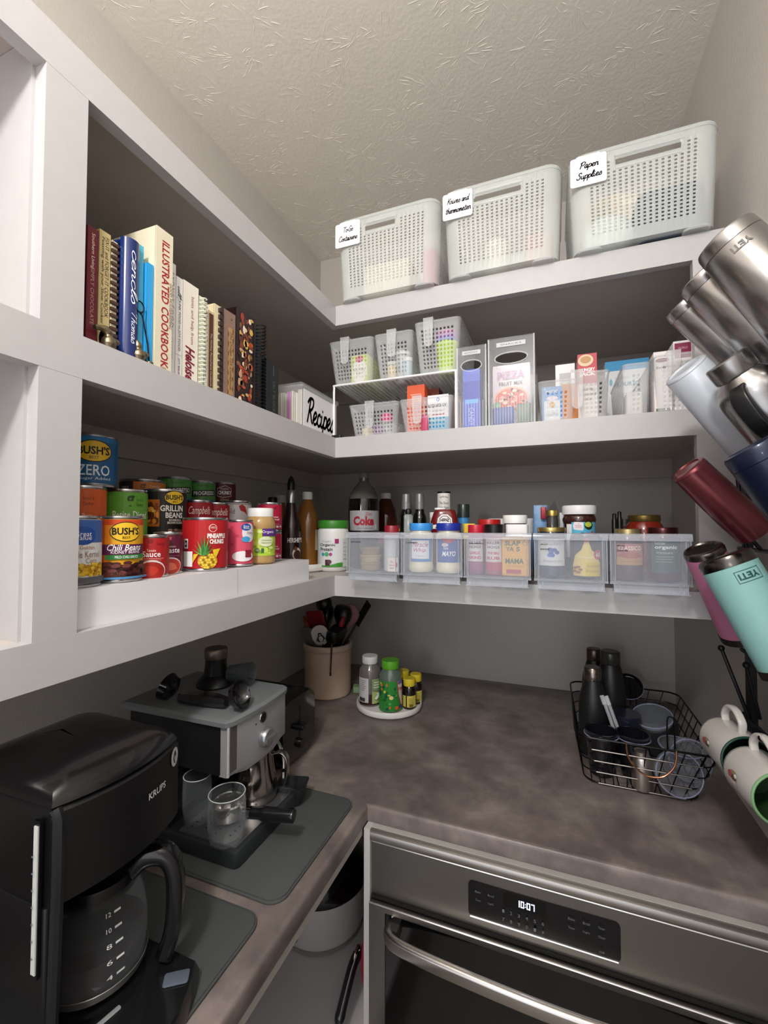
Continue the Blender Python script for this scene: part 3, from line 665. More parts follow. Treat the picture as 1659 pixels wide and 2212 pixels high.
# third row, and the can on top of the pumpkin
def c_zero(a, r, h):
    a.rect(-.06, .06, .006, h-.006, '#1f5f92'); a.rect(-.06, .06, h*.84, h-.006, '#2b7bb4'); bush(a, h*.66, .052, .002); a.text('ZERO', .002, h*.30, .046, .018, '#e9f2f8', bold=.01); a.text('Sugar Added', .004, h*.14, .044, .006, '#e9f2f8')
can('blue can of no-sugar beans stacked on top of the pumpkin can', -.742, .522, T2+.0982, .0365, .089, '#1f5f92', c_zero)
def c_or(a, r, h):
    a.rect(-.08, .08, .006, h-.006, '#3a3432'); a.rect(-.018, .08, .006, h-.006, '#d9813a'); a.text('g', .000, h*.72, .012, .024, '#8a4418', bold=.03); a.text('Pumpkin', .024, h*.80, .022, .006, '#f0dcc0'); a.text('Whole Chunks', .026, h*.72, .03, .007, '#f0dcc0')
    for i in range(9): a.rect(-.044+i*.002, -.043+i*.002, h*.5, h*.8, '#c8c4c0', lay=3)
can('wide orange and black can in the back row', -.835, .700, T3, .044, .078, '#3a3432', c_or)
def c_pro(t1): 
    def f(a, r, h): a.rect(-.06, .06, .006, h-.006, '#3f6fa0'); a.rect(-.06, .06, h*.48, h-.006, '#4f8f40'); a.text(t1, .006, h*.86, .03, .006, '#2b5a2a'); a.poly([(-.02, h*.55), (.04, h*.60), (.04, h*.76), (-.02, h*.72)], '#1c2320'); a.text('PROGRESSO', .010, h*.66, .052, .010, '#eef2ee', bold=.02, rot=3); a.text('SAVORY CHICKEN', .008, h*.40, .036, .006, '#cfe0f0'); a.text('& WILD', .008, h*.30, .02, .006, '#cfe0f0')
    return f
can('green and blue soup can in the back row above the grilling beans', -.835, .786, T3, .0365, .093, '#3f6fa0', c_pro('Traditional'))
can('green and blue soup can in the back row beside the maroon one', -.835, .868, T3, .0345, .092, '#3f6fa0', c_pro('Vegetable'))
def c_chk(a, r, h): a.rect(-.06, .06, .006, h-.006, '#541420'); a.poly([(-.014, h*.6), (0, h*.56), (.022, h*.6), (.022, h*.82), (.006, h*.9), (-.014, h*.82)], '#efe8e4'); a.poly([(-.013, h*.61), (0, h*.57), (.021, h*.61), (.021, h*.81), (.006, h*.89), (-.013, h*.81)], '#541420'); a.text('Campbells', .004, h*.80, .022, .005, '#efe8e4', shear=.3); a.text('CHUNKY', .005, h*.70, .032, .010, '#fff', bold=.03); a.text('STEAK', .005, h*.5, .022, .006, '#c9a070')
can('dark maroon chunky soup can at the end of the back row', -.835, .948, T3, .0325, .096, '#541420', c_chk)
# bottles just past the riser, standing on a white turntable
def tt(label, x, y, z, r, h=.016, name='turntable'):
    t = thing(name, label, 'turntable', (x, y, z)); g = G(); g.lathe([(0, 0), (r-.01, 0), (r-.008, .004), (r-.001, .0045), (r, .006), (r, h+.008), (r-.0015, h+.010), (r-.004, h+.009), (r-.0045, .011), (0, .011)], 48); obj('tray', g, M('#e9e8e6', .3), t); return t
tt('white round turntable in the shelf corner under the brown bottles', -.775, 1.19, ZB, .125, .014)
zt = ZB+.0112
bot = [(0, 0), (.034, 0), (.038, .004), (.038, .012), (.0365, .016), (.038, .020), (.0365, .026), (.038, .031), (.0385, .12), (.036, .15), (.025, .185), (.0155, .206), (.0145, .214), (0, .214)]
def a_acv(a, r): a.rect(.020, .05, .05, .115, '#ded6b8'); a.text('100%', .032, .1, .012, .006, '#5b6b3a'); a.text('Vinegar', .034, .085, .014, .006, '#5b6b3a')
vessel('vinegar_bottle', 'clear bottle of amber apple vinegar with a white cap', 'bottle', -.745, 1.235, zt, [('bottle', bot, M('#94632c', .12, coat=.6)), ('cap', [(0, .212), (.0165, .212), (.0165, .234), (.0155, .236), (0, .236)], m_wht)], art=a_acv, ar=.0392, off=10)
def a_syr(a, r): a.text("HERSHEY'S", .006, .085, .048, .014, '#f2ecec', bold=.03); a.ell(.010, .045, .014, .018, '#e9dfd6'); a.ell(.012, .042, .012, .014, '#4b2418'); a.ell(.006, .06, .005, .006, '#7a4a30')
vessel('syrup_bottle', 'dark brown chocolate syrup bottle with a silver neck and black pointed cap', 'bottle', -.735, 1.125, zt, [('bottle', [(0, 0), (.030, 0), (.0335, .004), (.0335, .10), (.029, .130), (.019, .165), (.0125, .195), (0, .195)], M('#2a1318', .2, coat=.5)), ('neck', [(0, .195), (.0135, .195), (.015, .225), (.0105, .234), (0, .234)], m_tin), ('cap', [(0, .234), (.011, .234), (.012, .250), (.009, .266), (.002, .276), (0, .277)], m_blk)], art=a_syr, ar=.034, off=14)
vessel('dark_bottle', 'bottle with a black cap behind the crimson cans', 'bottle', -.82, 1.152, zt, [('bottle', [(0, 0), (.019, 0), (.020, .003), (.020, .17), (.013, .20), (0, .20)], M('#4a2c20', .2, coat=.4)), ('cap', [(0, .198), (.0145, .198), (.0145, .214), (.013, .216), (0, .216)], m_blk)])
vessel('dark_bottle', 'bottle with a silver grey cap behind the crimson cans', 'bottle', -.845, 1.231, zt, [('bottle', [(0, 0), (.019, 0), (.020, .003), (.020, .175), (.013, .205), (0, .205)], M('#7c4a2a', .2, coat=.4)), ('cap', [(0, .203), (.0175, .203), (.0175, .226), (.016, .228), (0, .228)], M('#b8b6b4', .3))])

# ================================================================== perforated bins and baskets
m_frost = clear('#e3e8e6', .36, .3, .85); m_bask = clear('#f2f5f6', .22, .12, .65); m_crys = clear('#eef2f5', .10, .22, .5)
def perf(w, d, h, taper, rad, pitch, hole, zrows, zhole, front_mask=None, y0=0):
    """walls of a tapered rounded basket as one sheet with real openings; front is local -Y at y = 0, mask(x, z, side) -> True opens, False closes, None default"""
    segs = []                    # perimeter samples on the unit rectangle: (side, a) -> position
    def side(L):
        n = max(1, int((L-2*rad)/pitch)); xs = [0]; m0 = (L-2*rad-n*pitch)/2; fl = []
        if m0 > 1e-4: xs.append(m0); fl.append(0)
        for i in range(n):
            b = m0+i*pitch; xs += [b+(pitch-hole)/2, b+(pitch+hole)/2, b+pitch]; fl += [0, 1, 0]
        if m0 > 1e-4: xs.append(L-2*rad); fl.append(0)
        return xs, fl
    pts = []; flags = []
    for sd, L in enumerate((w, d, w, d)):
        xs, fl = side(L)
        for i, x in enumerate(xs[:-1]): pts.append((sd, x-(L-2*rad)/2, 0)); flags.append((fl[i], sd))
        for k in range(4): pts.append((sd, (L-2*rad)/2, 90*k/4)); flags.append((0, sd))
    def pos(p, z):
        sd, a, ang = p; k = 1-taper*(1-z/h); W_, D_ = w/2*k, d/2*k
        an = R(ang); r = rad*k
        if sd == 0: q = (a*k+r*sin(an), -D_+r-r*cos(an)) if ang else (a*k, -D_)
        elif sd == 1: q = (W_-r+r*cos(an), a*k+r*sin(an)) if ang else (W_, a*k)
        elif sd == 2: q = (-a*k-r*sin(an), D_-r+r*cos(an)) if ang else (-a*k, D_)
        else: q = (-W_+r-r*cos(an), -a*k-r*sin(an)) if ang else (-W_, -a*k)
        return (q[0], q[1]+d/2+y0, z)
    zs = [0]+[z for z in zrows]+[h] if zrows[0] > 0 else zrows+[h]
    g = G(); n = len(pts)
    for z in zs: g.v += [pos(p, z) for p in pts]
    for j in range(len(zs)-1):
        for i in range(n):
            f, sd = flags[i]; zc = (zs[j]+zs[j+1])/2; i2 = (i+1) % n
            xc = (g.v[j*n+i][0]+g.v[j*n+i2][0])/2; op = f and zhole(j)
            if front_mask:
                r = front_mask(xc, zc, sd, f)
                if r is not None: op = r
            if not op: g.f.append((j*n+i, j*n+i2, (j+1)*n+i2, (j+1)*n+i)); g.m.append(0)
    g.f.append(tuple(range(n-1, -1, -1))); g.m.append(0)
    rim = [pos(p, h) for p in pts]
    return g, rim
def rows(z0, z1, pitch, hole):
    n = int((z1-z0)/pitch); out = []
    for i in range(n): b = z0+i*pitch; out += [b+(pitch-hole)/2, b+(pitch+hole)/2]
    return out
def big_bin(x0, x1, label, lines, mask_x):
    w = x1-x0; d = .33; h = .212
    t = thing('storage_bin', label, 'bin', ((x0+x1)/2, 1.066, ZT), group='translucent perforated bins on the top shelf')
    zr = rows(.024, .190, .0080, .0040)
    hx0, hx1, hz0, hz1 = mask_x
    def mask(x, z, sd, f):
        if sd in (0, 2) and hx0 < x < hx1 and hz0 < z < hz1: return True
        if sd in (0, 2) and hx0-.008 < x < hx1+.008 and hz0-.010 < z < hz1+.012: return False
        return None
    g, rim = perf(w-.004, d, h, .06, .034, .0118, .0052, zr, lambda j: j % 2 == 1, mask)
    obj('shell', g, m_frost, t, (0, 0, .006), solid=.0016, ang=50)
    g = G(); g.tube(rim, .0028, 6, closed=True); obj('rim', g, m_frost, t)
    g = G(); ys = lambda z: .006+(d/2)*.06*(1-z/h)-.0065
    g.tube([(hx0, ys(hz0)-.0, hz0), (hx0-.002, ys(hz1), hz1), (hx1+.006, ys(hz1), hz1), (hx1-.002, ys(hz0), hz0)], .0022, 6, closed=True); obj('handle_rim', g, m_frost, t)
    g = G()
    for sx in (-1, 1): g.slab(.05, .03, 0, .008, .012, .002, cx=sx*(w/2-.045), cy=.024)
    obj('foot', g, m_frost, t, kind='stuff')
    cx = -w/2+.042; P = rrect(.074, .066, .005, 4, cx, .176)
    g = G(); g.prism_y(P+[], -.0042, -.0030); obj('label_card', g, M('#f2f2f6', .5), t)
    g = G(); g.slab(.05, .008, .206, .2125, .003, .001, cx=cx, cy=.0); obj('label_clip', g, M('#f2f2f6', .5), t)
    a = Art()
    for i, (tx, ww) in enumerate(lines): a.text(tx, cx+.002, .189-i*.024, ww*1.1, .0155, '#141416', script=True, sw=.062)
    a.build(FRONT(-.0044), parent=t, base=.0001)
    return t
big_bin(-.561, -.264, 'translucent perforated bin marked To-Go Containers at the wall corner', [('To-Go', .028), ('Containers', .052)], (-.055, .03, .168, .196))
big_bin(-.258, .027, 'translucent perforated bin marked Knives and thermometer in the middle', [('Knives and', .05), ('thermometer', .058)], (-.06, .05, .168, .196))
big_bin(.038, .332, 'translucent perforated bin marked Paper Supplies beside the right wall', [('Paper', .036), ('Supplies', .048)], (-.05, .075, .168, .196))
def simple(name, label, cat, g, m, loc, rz=0, **k):
    o = obj(name, g, m, None, loc, (0, 0, rz), **k); tag(o, label, cat); return o
z = ZT+.002
simple('takeaway_box', 'cream takeaway boxes stacked inside the To-Go bin', 'box', G().slab(.14, .16, 0, .11, .01, .004), M('#e4e0cc', .7), (-.43, 1.20, z))
simple('takeaway_box', 'pink container against the side of the To-Go bin', 'box', G().slab(.04, .2, 0, .12, .01, .004), M('#c23a6e', .6), (-.304, 1.22, z))
simple('jar_of_tools', 'white jar inside the knives bin', 'jar', G().lathe([(0, 0), (.032, 0), (.034, .004), (.034, .085), (.028, .1), (0, .1)]), M('#e9e6da', .5), (-.13, 1.14, z))
simple('tool_box', 'pale pink packet inside the knives bin', 'packet', G().slab(.07, .12, 0, .14, .008, .003), M('#d8b9b2', .6), (-.03, 1.25, z))
simple('paper_plates', 'stack of cream paper plates leaning in the paper supplies bin', 'plates', G().lathe([(0, 0), (.05, 0), (.075, .006), (.077, .03), (.05, .03), (0, .026)], 32).xf(MX.Rotation(R(75), 4, 'X')), M('#ddd0b8', .7), (.15, 1.22, z+.125))
simple('plastic_bag', 'crumpled white plastic bag inside the paper supplies bin', 'bag', G().ball((0, 0, .055), .055, 18, sc=(1.1, .9, 1)), M('#e4ebe8', .5, bump=1, scale=40), (.125, 1.15, z))
simple('napkin_pack', 'dark slate blue napkin pack inside the paper supplies bin', 'packet', G().slab(.13, .12, 0, .115, .02, .006), M('#3c4654', .6), (.245, 1.15, z))

# ------------------------------------------------------------------ wire rack and handled baskets on the middle shelf
t = thing('wire_rack', 'white wire shelf rack holding three small baskets above two', 'rack', (-.411, 1.118, ZM)); m_wire = M('#f0f0f2', .3)
w, d, h = .354, .24, .156
g = G(); g.tube(smooth_path([(-w/2, 0, 0), (-w/2, 0, h*.5), (-w/2, 0, h-.010), (-w/2+.003, 0, h-.002), (-w/2+.012, 0, h), (0, 0, h), (w/2-.012, 0, h), (w/2-.003, 0, h-.002), (w/2, 0, h-.010), (w/2, 0, h*.5), (w/2, 0, 0)], 4), .0032, 8)
o1 = obj('end_frame', g, m_wire, t)
o2 = obj('end_frame', G().tube([(p[0], p[1]+d, p[2]) for p in [(-w/2, 0, 0), (-w/2, 0, h-.004), (-w/2+.004, 0, h), (w/2-.004, 0, h), (w/2, 0, h-.004), (w/2, 0, 0)]], .0032, 8), m_wire, t)
me = G().tube([(0, .002, h+.001), (0, d, h+.001)], .0014, 6); first = None
for i in range(27):
    x = -w/2+.010+i*(w-.020)/26
    if first is None: first = obj('wire', me, m_wire, t, (x, 0, 0))
    else: o = first.copy(); COL.objects.link(o); o.parent = t; o.location = (x, 0, 0)
def basket(x0, x1, label, h, z, y=1.116, d=.25, taper=.16, tongue=True, pitch=.0105, hole=.0055, mat=None, tx=None, rz=0, th=.07):
    w = x1-x0; t = thing('handled_basket', label, 'basket', ((x0+x1)/2, y, z), rz=rz, group='small clear baskets on the middle shelf')
    g, rim = perf(w, d, h, taper, .012, pitch, hole, rows(.014, h-.016, pitch, hole), lambda j: j % 2 == 1)
    mm = mat or m_bask
    obj('shell', g, mm, t, solid=.0012, ang=50); obj('rim', G().tube(rim, .0023, 6, closed=True), mm, t)
    if tongue:
        tx = -w*.05 if tx is None else tx; g = G(); P = []
        for k in range(9): a = pi+pi*k/8; P.append((tx+.0105*cos(a), h-th+.0105+.0105*sin(a)))
        P = [(tx-.0125, h+.006)]+P+[(tx+.0125, h+.006)]
        g.prism_y(P, -.012, -.0095); g.box(tx-.0125, tx+.0125, -.012, .004, h+.004, h+.006); obj('handle', g, mm, t)
        g = G(); g.tube([(p[0], -.0115, p[1]) for p in P], .0014, 6); obj('handle_edge', g, mm, t)
    return t
zr = ZM+h+.0035
basket(-.605, -.468, 'left clear handled basket on top of the wire rack', .122, zr, tx=-.012)
basket(-.463, -.352, 'middle clear handled basket on top of the wire rack', .122, zr, tx=.0)
basket(-.346, -.222, 'clear handled basket at the high end of the wire rack holding bright cups', .136, zr, tx=-.02)
basket(-.548, -.398, 'low clear handled basket under the wire rack with pink-capped bottle', .095, ZM+.001, tx=-.005, y=1.130)
basket(-.394, -.245, 'low clear handled basket under the wire rack holding drink boxes', .095, ZM+.001, tx=-.02, y=1.130)
def pack(name, label, cat, w, d, h, loc, col, art=None, rz=0, rough=.5, tilt=0):
    t = thing(name, label, cat, loc, rot=(0, tilt, rz)); g = G(); g.slab(w, d, 0, h, .0012, .0006, cy=d/2, n=2); obj('carton', g, M(col, rough), t)
    if art: a = Art(); art(a, w, h); a.build(FRONT(0), parent=t, name='print')
    return t
zi = zr+.002
def a_par(a, w, h): a.rect(-w/2, w/2, 0, h, '#bfd24a'); a.ell(0, h*.45, w*.46, h*.42, '#eceadf'); a.text('PARCHMENT', 0, h*.5, w*.75, h*.11, '#8f8a72'); a.text('paper', 0, h*.35, w*.35, h*.07, '#8f8a72'); a.ell(0, h*.86, w*.22, h*.12, '#c2305c')
pack('parchment_box', 'lime and white box with an oval panel in the left upper basket', 'box', .052, .17, .085, (-.520, 1.145, zi), '#bfd24a', a_par)
for i, (x, y, r, hh) in enumerate([(-.425, 1.16, .013, .055), (-.408, 1.20, .022, .095), (-.380, 1.165, .014, .062)]):
    vessel('small_jar', ['small white-lidded jar with cream contents in the middle upper basket', 'taller clear tumbler standing in the middle upper basket', 'small pale blue jar in the middle upper basket'][i], 'jar', x, y, zi, [('jar', [(0, 0), (r-.001, 0), (r, .002), (r, hh-.012), (r-.002, hh-.010), (0, hh-.010)], [M('#d8c9a0', .4), M('#b9bcc0', .3), M('#a9c3cc', .4)][i]), ('lid', [(0, hh-.010), (r+.001, hh-.010), (r+.001, hh), (0, hh)], m_wht)])
for i, c in enumerate(['#b8d832', '#bcdc38', '#5f62b8', '#9a55a8', '#b46a9a']):
    simple('party_cup', ['lime green cup at the bottom of the cup stack', 'lime green cup second in the cup stack', 'blue cup in the stack above the lime ones', 'purple cup under the pink one in the cup stack', 'pink cup on top of the bright cup stack'][i], 'cup', G().lathe([(0, 0), (.024, 0), (.030, .075), (.0315, .077), (.0315, .079), (.0285, .079), (.0228, .003), (0, .003)]), M(c, .4), (-.268, 1.172, zi+i*.010))
simple('spatula', 'grey flat utensil standing in the high basket', 'utensil', G().slab(.02, .004, 0, .155, .004, .001), M('#6b6468', .5), (-.305, 1.2, zi))
# under the rack
vessel('pink_bottle', 'clear bottle with a hot pink cap in the low basket', 'bottle', -.452, 1.19, ZM+.004, [('bottle', [(0, 0), (.019, 0), (.020, .003), (.020, .045), (.014, .055), (0, .055)], clear('#e6e9ee', .3, .1)), ('cap', [(0, .052), (.016, .052), (.0175, .058), (.0175, .070), (.013, .075), (0, .076)], M('#e0348a', .3))])
simple('purple_pouch', 'soft purple and white pouch in the low basket', 'pouch', G().ball((0, 0, .022), .024, 14, sc=(1.1, .7, .9)), M('#8a6a94', .5), (-.478, 1.18, ZM+.004))
simple('cream_tub', 'small cream tub at the front of the low basket', 'tub', G().lathe([(0, 0), (.017, 0), (.019, .026), (.020, .03), (0, .03)]), M('#dfd2bd', .5), (-.50, 1.165, ZM+.004))
def a_or(a, w, h):
    a.rect(-w/2, w/2, 0, h, '#d6582f')
    for i in range(7): a.rect(-w*.3+(i % 2)*w*.06, w*.3-(i % 3)*w*.05, h*(.80-.045*i), h*(.815-.045*i), '#f0b8a0', lay=2)
    for i in range(5): a.rect(-w*.34, w*.32-(i % 2)*w*.1, h*(.34-.05*i), h*(.352-.05*i), '#f0b8a0', lay=2)
pack('drink_mix_box', 'tall orange box of drink mix in the low basket', 'box', .050, .05, .137, (-.352, 1.150, ZM+.004), '#d6582f', a_or)
def a_liq(a, w, h): a.rect(-w/2, w/2, h*.42, h, '#ecebee'); a.rect(-w/2, w/2, 0, h*.42, '#2d9cc6'); a.ell(0, h*.88, .005, .006, '#2e6ac0', n=6); a.ell(0, h*.88, .0025, .003, '#ecebee', n=6); a.text('LIQUID I.V.', 0, h*.72, w*.9, h*.10, '#2a2c34', bold=.02); a.text('HYDRATION', 0, h*.58, w*.5, h*.04, '#888'); a.rect(-w*.3, w*.3, h*.48, h*.50, '#c0506a'); a.text('MULTIPLIER', 0, h*.34, w*.7, h*.07, '#e8f4fa')
pack('hydration_box', 'white and blue hydration powder box in the low basket', 'box', .058, .055, .106, (-.292, 1.160, ZM+.004), '#ecebee', a_liq)
simple('pink_pouch', 'pink pouch tucked before the drink boxes in the low basket', 'pouch', G().slab(.02, .012, 0, .05, .004, .002), M('#c0496e', .4), (-.325, 1.146, ZM+.004))
simple('brown_box', 'dark red-brown box behind the orange drink mix', 'box', G().box(-.02, .02, 0, .05, 0, .145), M('#7c3a28', .6), (-.325, 1.222, ZM+.004))
g = G(); g.loft([[(-.028, -.004, 0), (.028, -.004, 0), (.028, .012, 0), (-.028, .012, 0)], [(-.028, 0, .08), (.028, 0, .08), (.028, .008, .08), (-.028, .008, .08)], [(-.024, .003, .115), (.026, .003, .118), (.026, .004, .118), (-.024, .004, .115)]])
simple('paper_pouch', 'brown kraft paper pouch with a folded top under the rack', 'pouch', g, M('#b08d5e', .8), (-.262, 1.224, ZM+.004), rz=.3)

# ------------------------------------------------------------------ tall clear bins with an oval grip hole
def oval_plate(g, w, h, cz, rx, rz_, y0, y1, n=28, rad=.008):
    def rayrect(a):
        dx, dz = cos(a), sin(a); tX = (w/2)/abs(dx) if abs(dx) > 1e-6 else 9e9; up = (h-cz) if dz > 0 else cz; tZ = up/abs(dz) if abs(dz) > 1e-6 else 9e9; k = min(tX, tZ); return (dx*k, cz+dz*k)
    An = sorted([2*pi*i/n for i in range(n)]+[atan2(sz, sx) % (2*pi) for sx, sz in ((w/2, h-cz), (-w/2, h-cz), (-w/2, -cz), (w/2, -cz))])
    O = [rayrect(a) for a in An]; I = []
    for a in An:
        c, s_ = cos(a), sin(a); e = .5; I.append((rx*(abs(c)**e)*(1 if c > 0 else -1), cz+rz_*(abs(s_)**(e+.35))*(1 if s_ > 0 else -1)))
    g.loft([[(x, y0, z) for x, z in O], [(x, y0, z) for x, z in I], [(x, y1, z) for x, z in I], [(x, y1, z) for x, z in O]], cap=False, closed=True)
def grip_bin(x0, x1, h, label, tagtext, d=.26):
    w = x1-x0-.003; t = thing('grip_bin', label, 'bin', ((x0+x1)/2, 1.118, ZM+.001)); th = .0022; g = G()
    oval_plate(g, w, h, h*.76, w*.34, .0125, 0, th)
    g.box(-w/2, -w/2+th, th, d, 0, h*.93); g.box(w/2-th, w/2, th, d, 0, h*.93); g.box(-w/2+th, w/2-th, d-th, d, 0, h*.93); g.box(-w/2+th, w/2-th, th, d-th, 0, th)
    obj('shell', g, m_crys, t)
    g = G(); g.tube([(-w/2, .001, 0), (-w/2, .001, h), (w/2, .001, h), (w/2, .001, 0)], .0022, 6); obj('edge_rib', g, clear('#f2f5f8', .5, .1, .8), t)
    g = G(); g.tube([(w*.36*cos(a), -.0012, h*.76+.0145*sin(a)) for a in [2*pi*i/20 for i in range(20)]], .0016, 6, closed=True); obj('grip_rim', g, clear('#f2f5f8', .35, .1, .7), t)
    me = G().box(-.0007, .0007, -.0012, .0001, .006, h*.33); f = None; n = int((w-.012)/.0062)
    for i in range(n):
        x = -w/2+.008+i*(w-.016)/(n-1)
        if f is None: f = obj('rib', me, clear('#f2f5f8', .3, .1, .7), t, (x, 0, 0))
        else: o = f.copy(); COL.objects.link(o); o.parent = t; o.location = (x, 0, 0)
    a = Art(); a.rect(-w*.32, w*.32, h*.895, h*.945, '#c4c6c9'); a.text(tagtext, 0, h*.92, w*.46, h*.018, '#55585c'); a.build(FRONT(0), parent=t, name='name_sticker')
    return t
grip_bin(-.232, -.156, .213, 'narrow tall clear bin with an oval grip and a blue box inside', 'BACKSTOCK')
grip_bin(-.152, -.040, .222, 'wide tall clear bin with an oval grip holding snack bags', 'SNACKS')
def a_blu(a, w, h): a.rect(-w/2, w/2, 0, h, '#4a5fd0'); a.rect(-w/2, w/2, h*.5, h*.8, '#2338b4'); a.rect(-w*.36, w*.4, h*.42, h*.49, '#5fb0f0'); a.text('CANDY', 0, h*.2, h*.3, w*.3, '#b8c8f6', rot=-90)
pack('blue_box', 'royal blue snack box standing in the narrow clear bin', 'box', .044, .06, .155, (-.197, 1.135, ZM+.0045), '#4a5fd0', a_blu)
t = thing('snack_bag', 'pizza snack bag with a red and cream pizza picture in the wide clear bin', 'bag', (-.098, 1.146, ZM+.0045)); g = G()
P = []
for k, (z_, th_) in enumerate([(0, .002), (.012, .012), (.05, .02), (.10, .018), (.145, .006), (.158, .001)]): P.append([(x*.046*(1 if 0 < k < 5 else .98), -th_*sqrt(max(0, 1-x*x))*.6-.0005 if s_ > 0 else th_*.6*sqrt(max(0, 1-x*x))+.0005, z_) for s_, xs in ((1, [-1, -.7, -.3, .3, .7, 1]), (-1, [1, .7, .3, -.3, -.7, -1])) for x in xs])
g.loft(P); obj('pouch', g, M('#d9cdd6', .3), t)
a = Art(); a.text('PIZZA', 0, .128, .066, .018, '#b07aa8', bold=.02); a.text('FRUIT MIX', 0, .106, .058, .009, '#2b2a2c', bold=.02); a.ell(0, .068, .041, .030, '#d8a58a'); a.ell(0, .066, .038, .027, '#c94f46'); rr = random.Random(8)
for i in range(40):
    an, q = rr.uniform(0, 6.28), sqrt(rr.random()); a.ell(.034*q*cos(an), .066+.024*q*sin(an), .0055, .004, rr.choice(['#e8c4a0', '#d9583f', '#f0dcc0', '#b53a35', '#e09a80']), n=7, lay=6+i//10)
a.ell(-.034, .052, .010, .009, '#6f8a72'); a.ell(-.03, .05, .006, .006, '#8fae8c')
a.build(FRONT(-.0135), parent=t, name='print')
simple('blue_pouch', 'blue and green packet low in the wide clear bin', 'packet', G().slab(.052, .010, 0, .045, .004, .002), M('#3a4c9c', .4), (-.116, 1.128, ZM+.0045))
simple('green_pouch', 'grey-green packet beside the blue one in the wide clear bin', 'packet', G().slab(.034, .010, 0, .05, .004, .002), M('#6d7f6c', .4), (-.068, 1.128, ZM+.0045))
simple('dark_jar', 'dark and orange jar seen through the oval grip hole', 'jar', G().lathe([(0, 0), (.025, 0), (.025, .16), (.018, .172), (0, .172)]), M('#5a2430', .3), (-.088, 1.20, ZM+.0045))

# ------------------------------------------------------------------ baskets right of the tall bins
basket(-.034, .052, 'clear tapered basket holding a blue mix box next to the tall bins', .100, ZM+.001, y=1.122, tongue=False)
basket(.056, .122, 'narrow clear handled basket with a red-topped pancake box', .110, ZM+.001, y=1.118, tx=-.036, th=.085, d=.24)
basket(.150, .204, 'grooved clear basket in front of the white flour box', .118, ZM+.001, y=1.122, tongue=False, d=.24)
basket(.212, .300, 'clear handled basket by the right stile holding two tall slim cartons', .128, ZM+.001, y=1.118, tx=-.010, th=.085, d=.22)
def a_jif(a, w, h):
    a.rect(-w/2, w/2, 0, h, '#3f8fd8'); a.rect(-w*.40, w*.40, h*.06, h*.62, '#dfe3e6'); a.text('MIX', 0, h*.86, w*.6, h*.10, '#dcecf8', bold=.02); a.ell(0, h*.68, w*.3, h*.06, '#e8dfe8'); a.ell(0, h*.5, w*.16, h*.08, '#d8b27a'); a.text('muffin', 0, h*.25, w*.6, h*.09, '#8a98a8')
pack('mix_box', 'bright blue muffin mix box in the tapered basket', 'box', .046, .06, .090, (-.002, 1.145, ZM+.004), '#3f8fd8', a_jif)
simple('orange_carton', 'plain orange-brown carton between the two baskets', 'box', G().box(-.021, .021, 0, .06, 0, .093), M('#c67c3c', .6), (.040, 1.145, ZM+.004))
def a_can(a, w, h): a.rect(-w/2, w/2, 0, h, '#e9e9e9'); a.rect(-w*.3, w*.3, h*.62, h*.86, '#b9b9b9'); a.poly([(-w*.28, h*.72), (0, h*.66), (w*.28, h*.72), (0, h*.64)], '#3a3a3a')
pack('white_carton', 'white carton with a grey tin picture behind the orange one', 'box', .046, .05, .165, (.030, 1.212, ZM+.004), '#e9e9e9', a_can)
def a_hj(a, w, h):
    a.rect(-w/2, w/2, h*.55, h, '#b8404a'); a.rect(-w/2, w/2, 0, h*.55, '#dcd3d0'); a.ell(-w*.08, h*.90, w*.4, h*.09, '#d8c0a0'); a.ell(-w*.08, h*.91, w*.28, h*.055, '#b98a5a'); a.text('HUNGRY', 0, h*.755, w*.8, h*.055, '#f8eeea', bold=.04); a.text('JACK', 0, h*.685, w*.85, h*.075, '#f8eeea', bold=.05)
    a.text('SQUARES', 0, h*.44, w*.7, h*.04, '#7a4a4a', arc=.5); a.text('HASH PEOPLE', 0, h*.38, w*.85, h*.035, '#7a4a4a'); a.text('mix', 0, h*.31, w*.4, h*.03, '#7a4a4a')
pack('pancake_box', 'red-topped pancake and potato mix carton in the narrow basket', 'box', .042, .055, .159, (.077, 1.140, ZM+.004), '#c24a52', a_hj)
def a_fl(a, w, h): a.rect(-w/2, w/2, 0, h, '#e4e6e8'); a.rect(-w/2, w/2, h*.87, h, '#3a9cd0'); a.text('GLUTEN FREE', -w*.1, h*.77, w*.35, h*.03, '#7ab4cc'); a.text('FLOUR IQ', 0, h*.68, w*.55, h*.065, '#4a90b0', bold=.03); a.ell(-w*.37, h*.72, .004, .010, '#8ab8cc')
pack('flour_box', 'wide white flour box with a blue top band behind the grooved basket', 'box', .108, .05, .214, (.193, 1.375, ZM+.002), '#e4e6e8', a_fl)
simple('flour_pouch', 'white printed pouch low in the grooved basket', 'packet', G().slab(.034, .05, 0, .06, .004, .002), M('#d9d4d2', .5), (.177, 1.18, ZM+.004))
def a_be(a, w, h): a.rect(-w/2, w/2, 0, h, '#e6dedc'); a.text('Dessert Toppings', 0, h*.93, w*.8, h*.03, '#8a4a50'); a.ell(0, h*.86, w*.4, h*.035, '#6e2430'); a.text("Berry's", 0, h*.74, w*.72, h*.05, '#4a4444', bold=.02); a.rect(-w*.42, w*.42, h*.03, h*.09, '#6c7460')
pack('slim_carton', 'slim white carton with a dark red oval near the top', 'box', .034, .06, .142, (.231, 1.140, ZM+.004), '#e6dedc', a_be)
